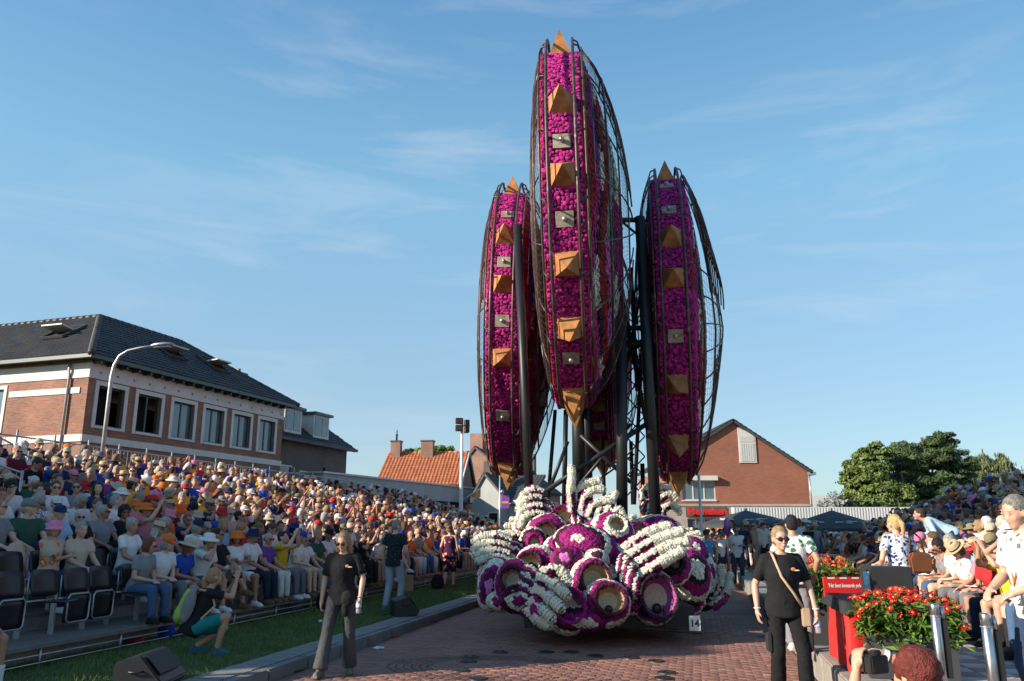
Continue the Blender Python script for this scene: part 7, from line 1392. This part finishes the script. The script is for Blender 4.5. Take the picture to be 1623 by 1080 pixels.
# street lamp, light mast, poles and signs
def base_at(px, py, Y, z=.1): p = at(px, py, Y); return Vector((p.x, p.y, z))
lp = base_at(163, 712, 21.5); sl1 = empty('street_lamp', lp, 0, 'grey street lamp with curved arm in front of the long brick building', 'street lamp'); zz = at(163, 600, 21.5).z - .1; zt_ = at(200, 556, 21.5).z - .1; rel = lambda px, py: at(px, py, 21.5) - lp
m = MB(); b0 = rel(165, 705); b0.y = 0; tp = rel(181, 580); tp.y = 0; m.tube([(0, 0, 0), (0, 0, zt_ - .75), (.04, 0, zt_ - .42), (.16, 0, zt_ - .15), (.38, 0, zt_ + .0), (.75, 0, zt_ + .09), (1.10, 0, zt_ + .14)], [.062, .05, .045, .042, .038, .034, .032], 10); m.build('pole', M['galv'], sl1)
m = MB(); T = Matrix.Translation((1.30, 0, zt_ + .16)) @ Matrix.Rotation(R(-5), 4, 'Y'); m.ell((0, 0, 0), (.33, .15, .07), None, 14, 8); mm_ = MB(); mm_.add([T @ Vector(v) for v in m.v], m.f, True); mm_.build('lamp_head', M['galv'], sl1); m = MB(); m.box(-.2, .22, -.10, .10, -.085, -.05, T); m.build('lamp_glass', M['glass'], sl1)
m = MB(); m.box(-.09, .09, -.09, .09, 2.2, 2.75); m.build('junction_box', M['galv'], sl1)
lm = base_at(730, 838, 40, 0); mt = empty('light_mast', lm, 0, 'slender white mast with four floodlights in front of the orange roofed house', 'light mast'); zt_ = at(730, 680, 40).z; m = MB(); m.tube([(0, 0, 0), (0, 0, zt_ * .6), (0, 0, zt_)], [.13, .09, .06], 10); m.build('pole', M['white_plastic'], mt)
for (dx, dz, a_) in ((-.14, .38, 20), (-.14, .02, 20), (.24, .28, -70), (.24, -.06, -70)):
    T = Matrix.Translation((dx, -.1, zt_ + dz)) @ Matrix.Rotation(R(a_), 4, 'Z'); m = MB(); m.box(-.17, .17, -.1, .1, -.15, .15, T); f_ = m.build('floodlight', M['black_plastic'], mt); m = MB(); m.box(-.13, .13, -.106, -.101, -.11, .11, T); m.build('lamp_glass', mat('amber_glass', (.22, .08, .03), .2), f_)
m = MB(); m.box(-.3, .4, -.02, .02, zt_ + .12, zt_ + .2); m.tube([(.02, 0, zt_), (.02, 0, zt_ + .5)], .04, 8); m.build('bracket', M['galv'], mt)
bp2 = base_at(792, 838, 36, 0); bl = empty('banner_post', bp2, 0, 'grey post carrying a purple banner and a camera beside the plaster house', 'post'); zt_ = at(792, 735, 36).z; m = MB(); m.tube([(0, 0, 0), (0, 0, zt_)], [.05, .03], 8); m.build('pole', M['galv'], bl)
m = MB(); m.box(.06, .42, -.01, .01, at(797, 806, 36).z, at(797, 784, 36).z); m.build('banner', mat('banner_purple', (.22, .06, .30), .6, var=.1), bl); m = MB(); m.box(.10, .38, -.014, -.011, at(797, 798, 36).z, at(797, 795, 36).z); m.build('banner_print', mat('print_orange', (.75, .35, .15), .6), bl); m = MB(); m.ell((.1, -.1, at(795, 780, 36).z), (.09, .14, .09)); m.build('camera_dome', M['galv'], bl)
fp = base_at(1112, 838, 26, 0); fpo = empty('flagpole', fp, 0, 'plain white pole standing in front of the pub sign', 'pole'); m = MB(); m.tube([(0, 0, 0), (0, 0, at(1112, 752, 26).z)], .045, 10); m.build('pole', M['white_plastic'], fpo)
fh = base_at(740, 838, 52, 0); fo_ = empty('flag', at(752, 788, 56) * 1.0, 0, 'orange and white flag on a slanting staff at the brick gable', 'flag'); m = MB(); m.tube([(-.9, 0, -.25), (.35, 0, .55)], .03, 6); m.build('staff', M['white_plastic'], fo_); m = MB(); vs = []; 
for i in range(7):
    for j in range(4): vs.append((-.3 + i * .12, .06 * math.sin(i * 1.3), .15 + i * .07 - j * .19 + .02 * math.sin(i + j)))
m.add(vs, [(i * 4 + j, i * 4 + j + 1, i * 4 + j + 5, i * 4 + j + 4) for i in range(6) for j in range(3)], True); m.build('cloth', mat('flag_orange', (.6, .25, .06), .8, var=.3, vs=3, var2=((.6, .6, .58), 2.5, .5)), fo_)
ns = base_at(1153, 838, 25.5, 0); nsr = empty('parking_sign', ns, R(55), 'round blue and red no parking sign before the left parasol', 'road sign'); zc = at(1153, 836, 25.5).z; m = MB(); m.tube([(0, .03, 0), (0, .03, zc + .2)], .025, 8); m.build('pole', M['galv'], nsr)
T = Matrix.Translation((0, 0, zc)) @ Matrix.Rotation(R(90), 4, 'X'); m = MB(); m.lathe([(.30, -.005), (.30, .005)], 28, M=T); m.build('plate', M['paint_red'], nsr); m = MB(); m.lathe([(.23, .0055), (.23, .009)], 28, M=T); m.build('blue_disc', M['paint_blue'], nsr); m = MB(); m.box(-.24, .24, -.03, .03, .0095, .012, T @ Matrix.Rotation(R(45), 4, 'Z')); m.build('bar', M['paint_red'], nsr)
m = MB(); m.box(0, 2.4, 0, .05, .1, 1.1); cb_ = empty('crowd_barrier', at(775, 858, 30) * 1.0, .1, 'silver crowd barrier with printed sheets left of the float', 'barrier'); cb_.location.z = 0
m = MB(); m.tube([(0, 0, .1), (0, 0, 1.1), (2.0, 0, 1.1), (2.0, 0, .1)], .02, 6, closed=True)
for k in range(15): m.tube([(.13 * k + .1, 0, .1), (.13 * k + .1, 0, 1.1)], .008, 4)
m.build('barrier_frame', M['galv'], cb_)
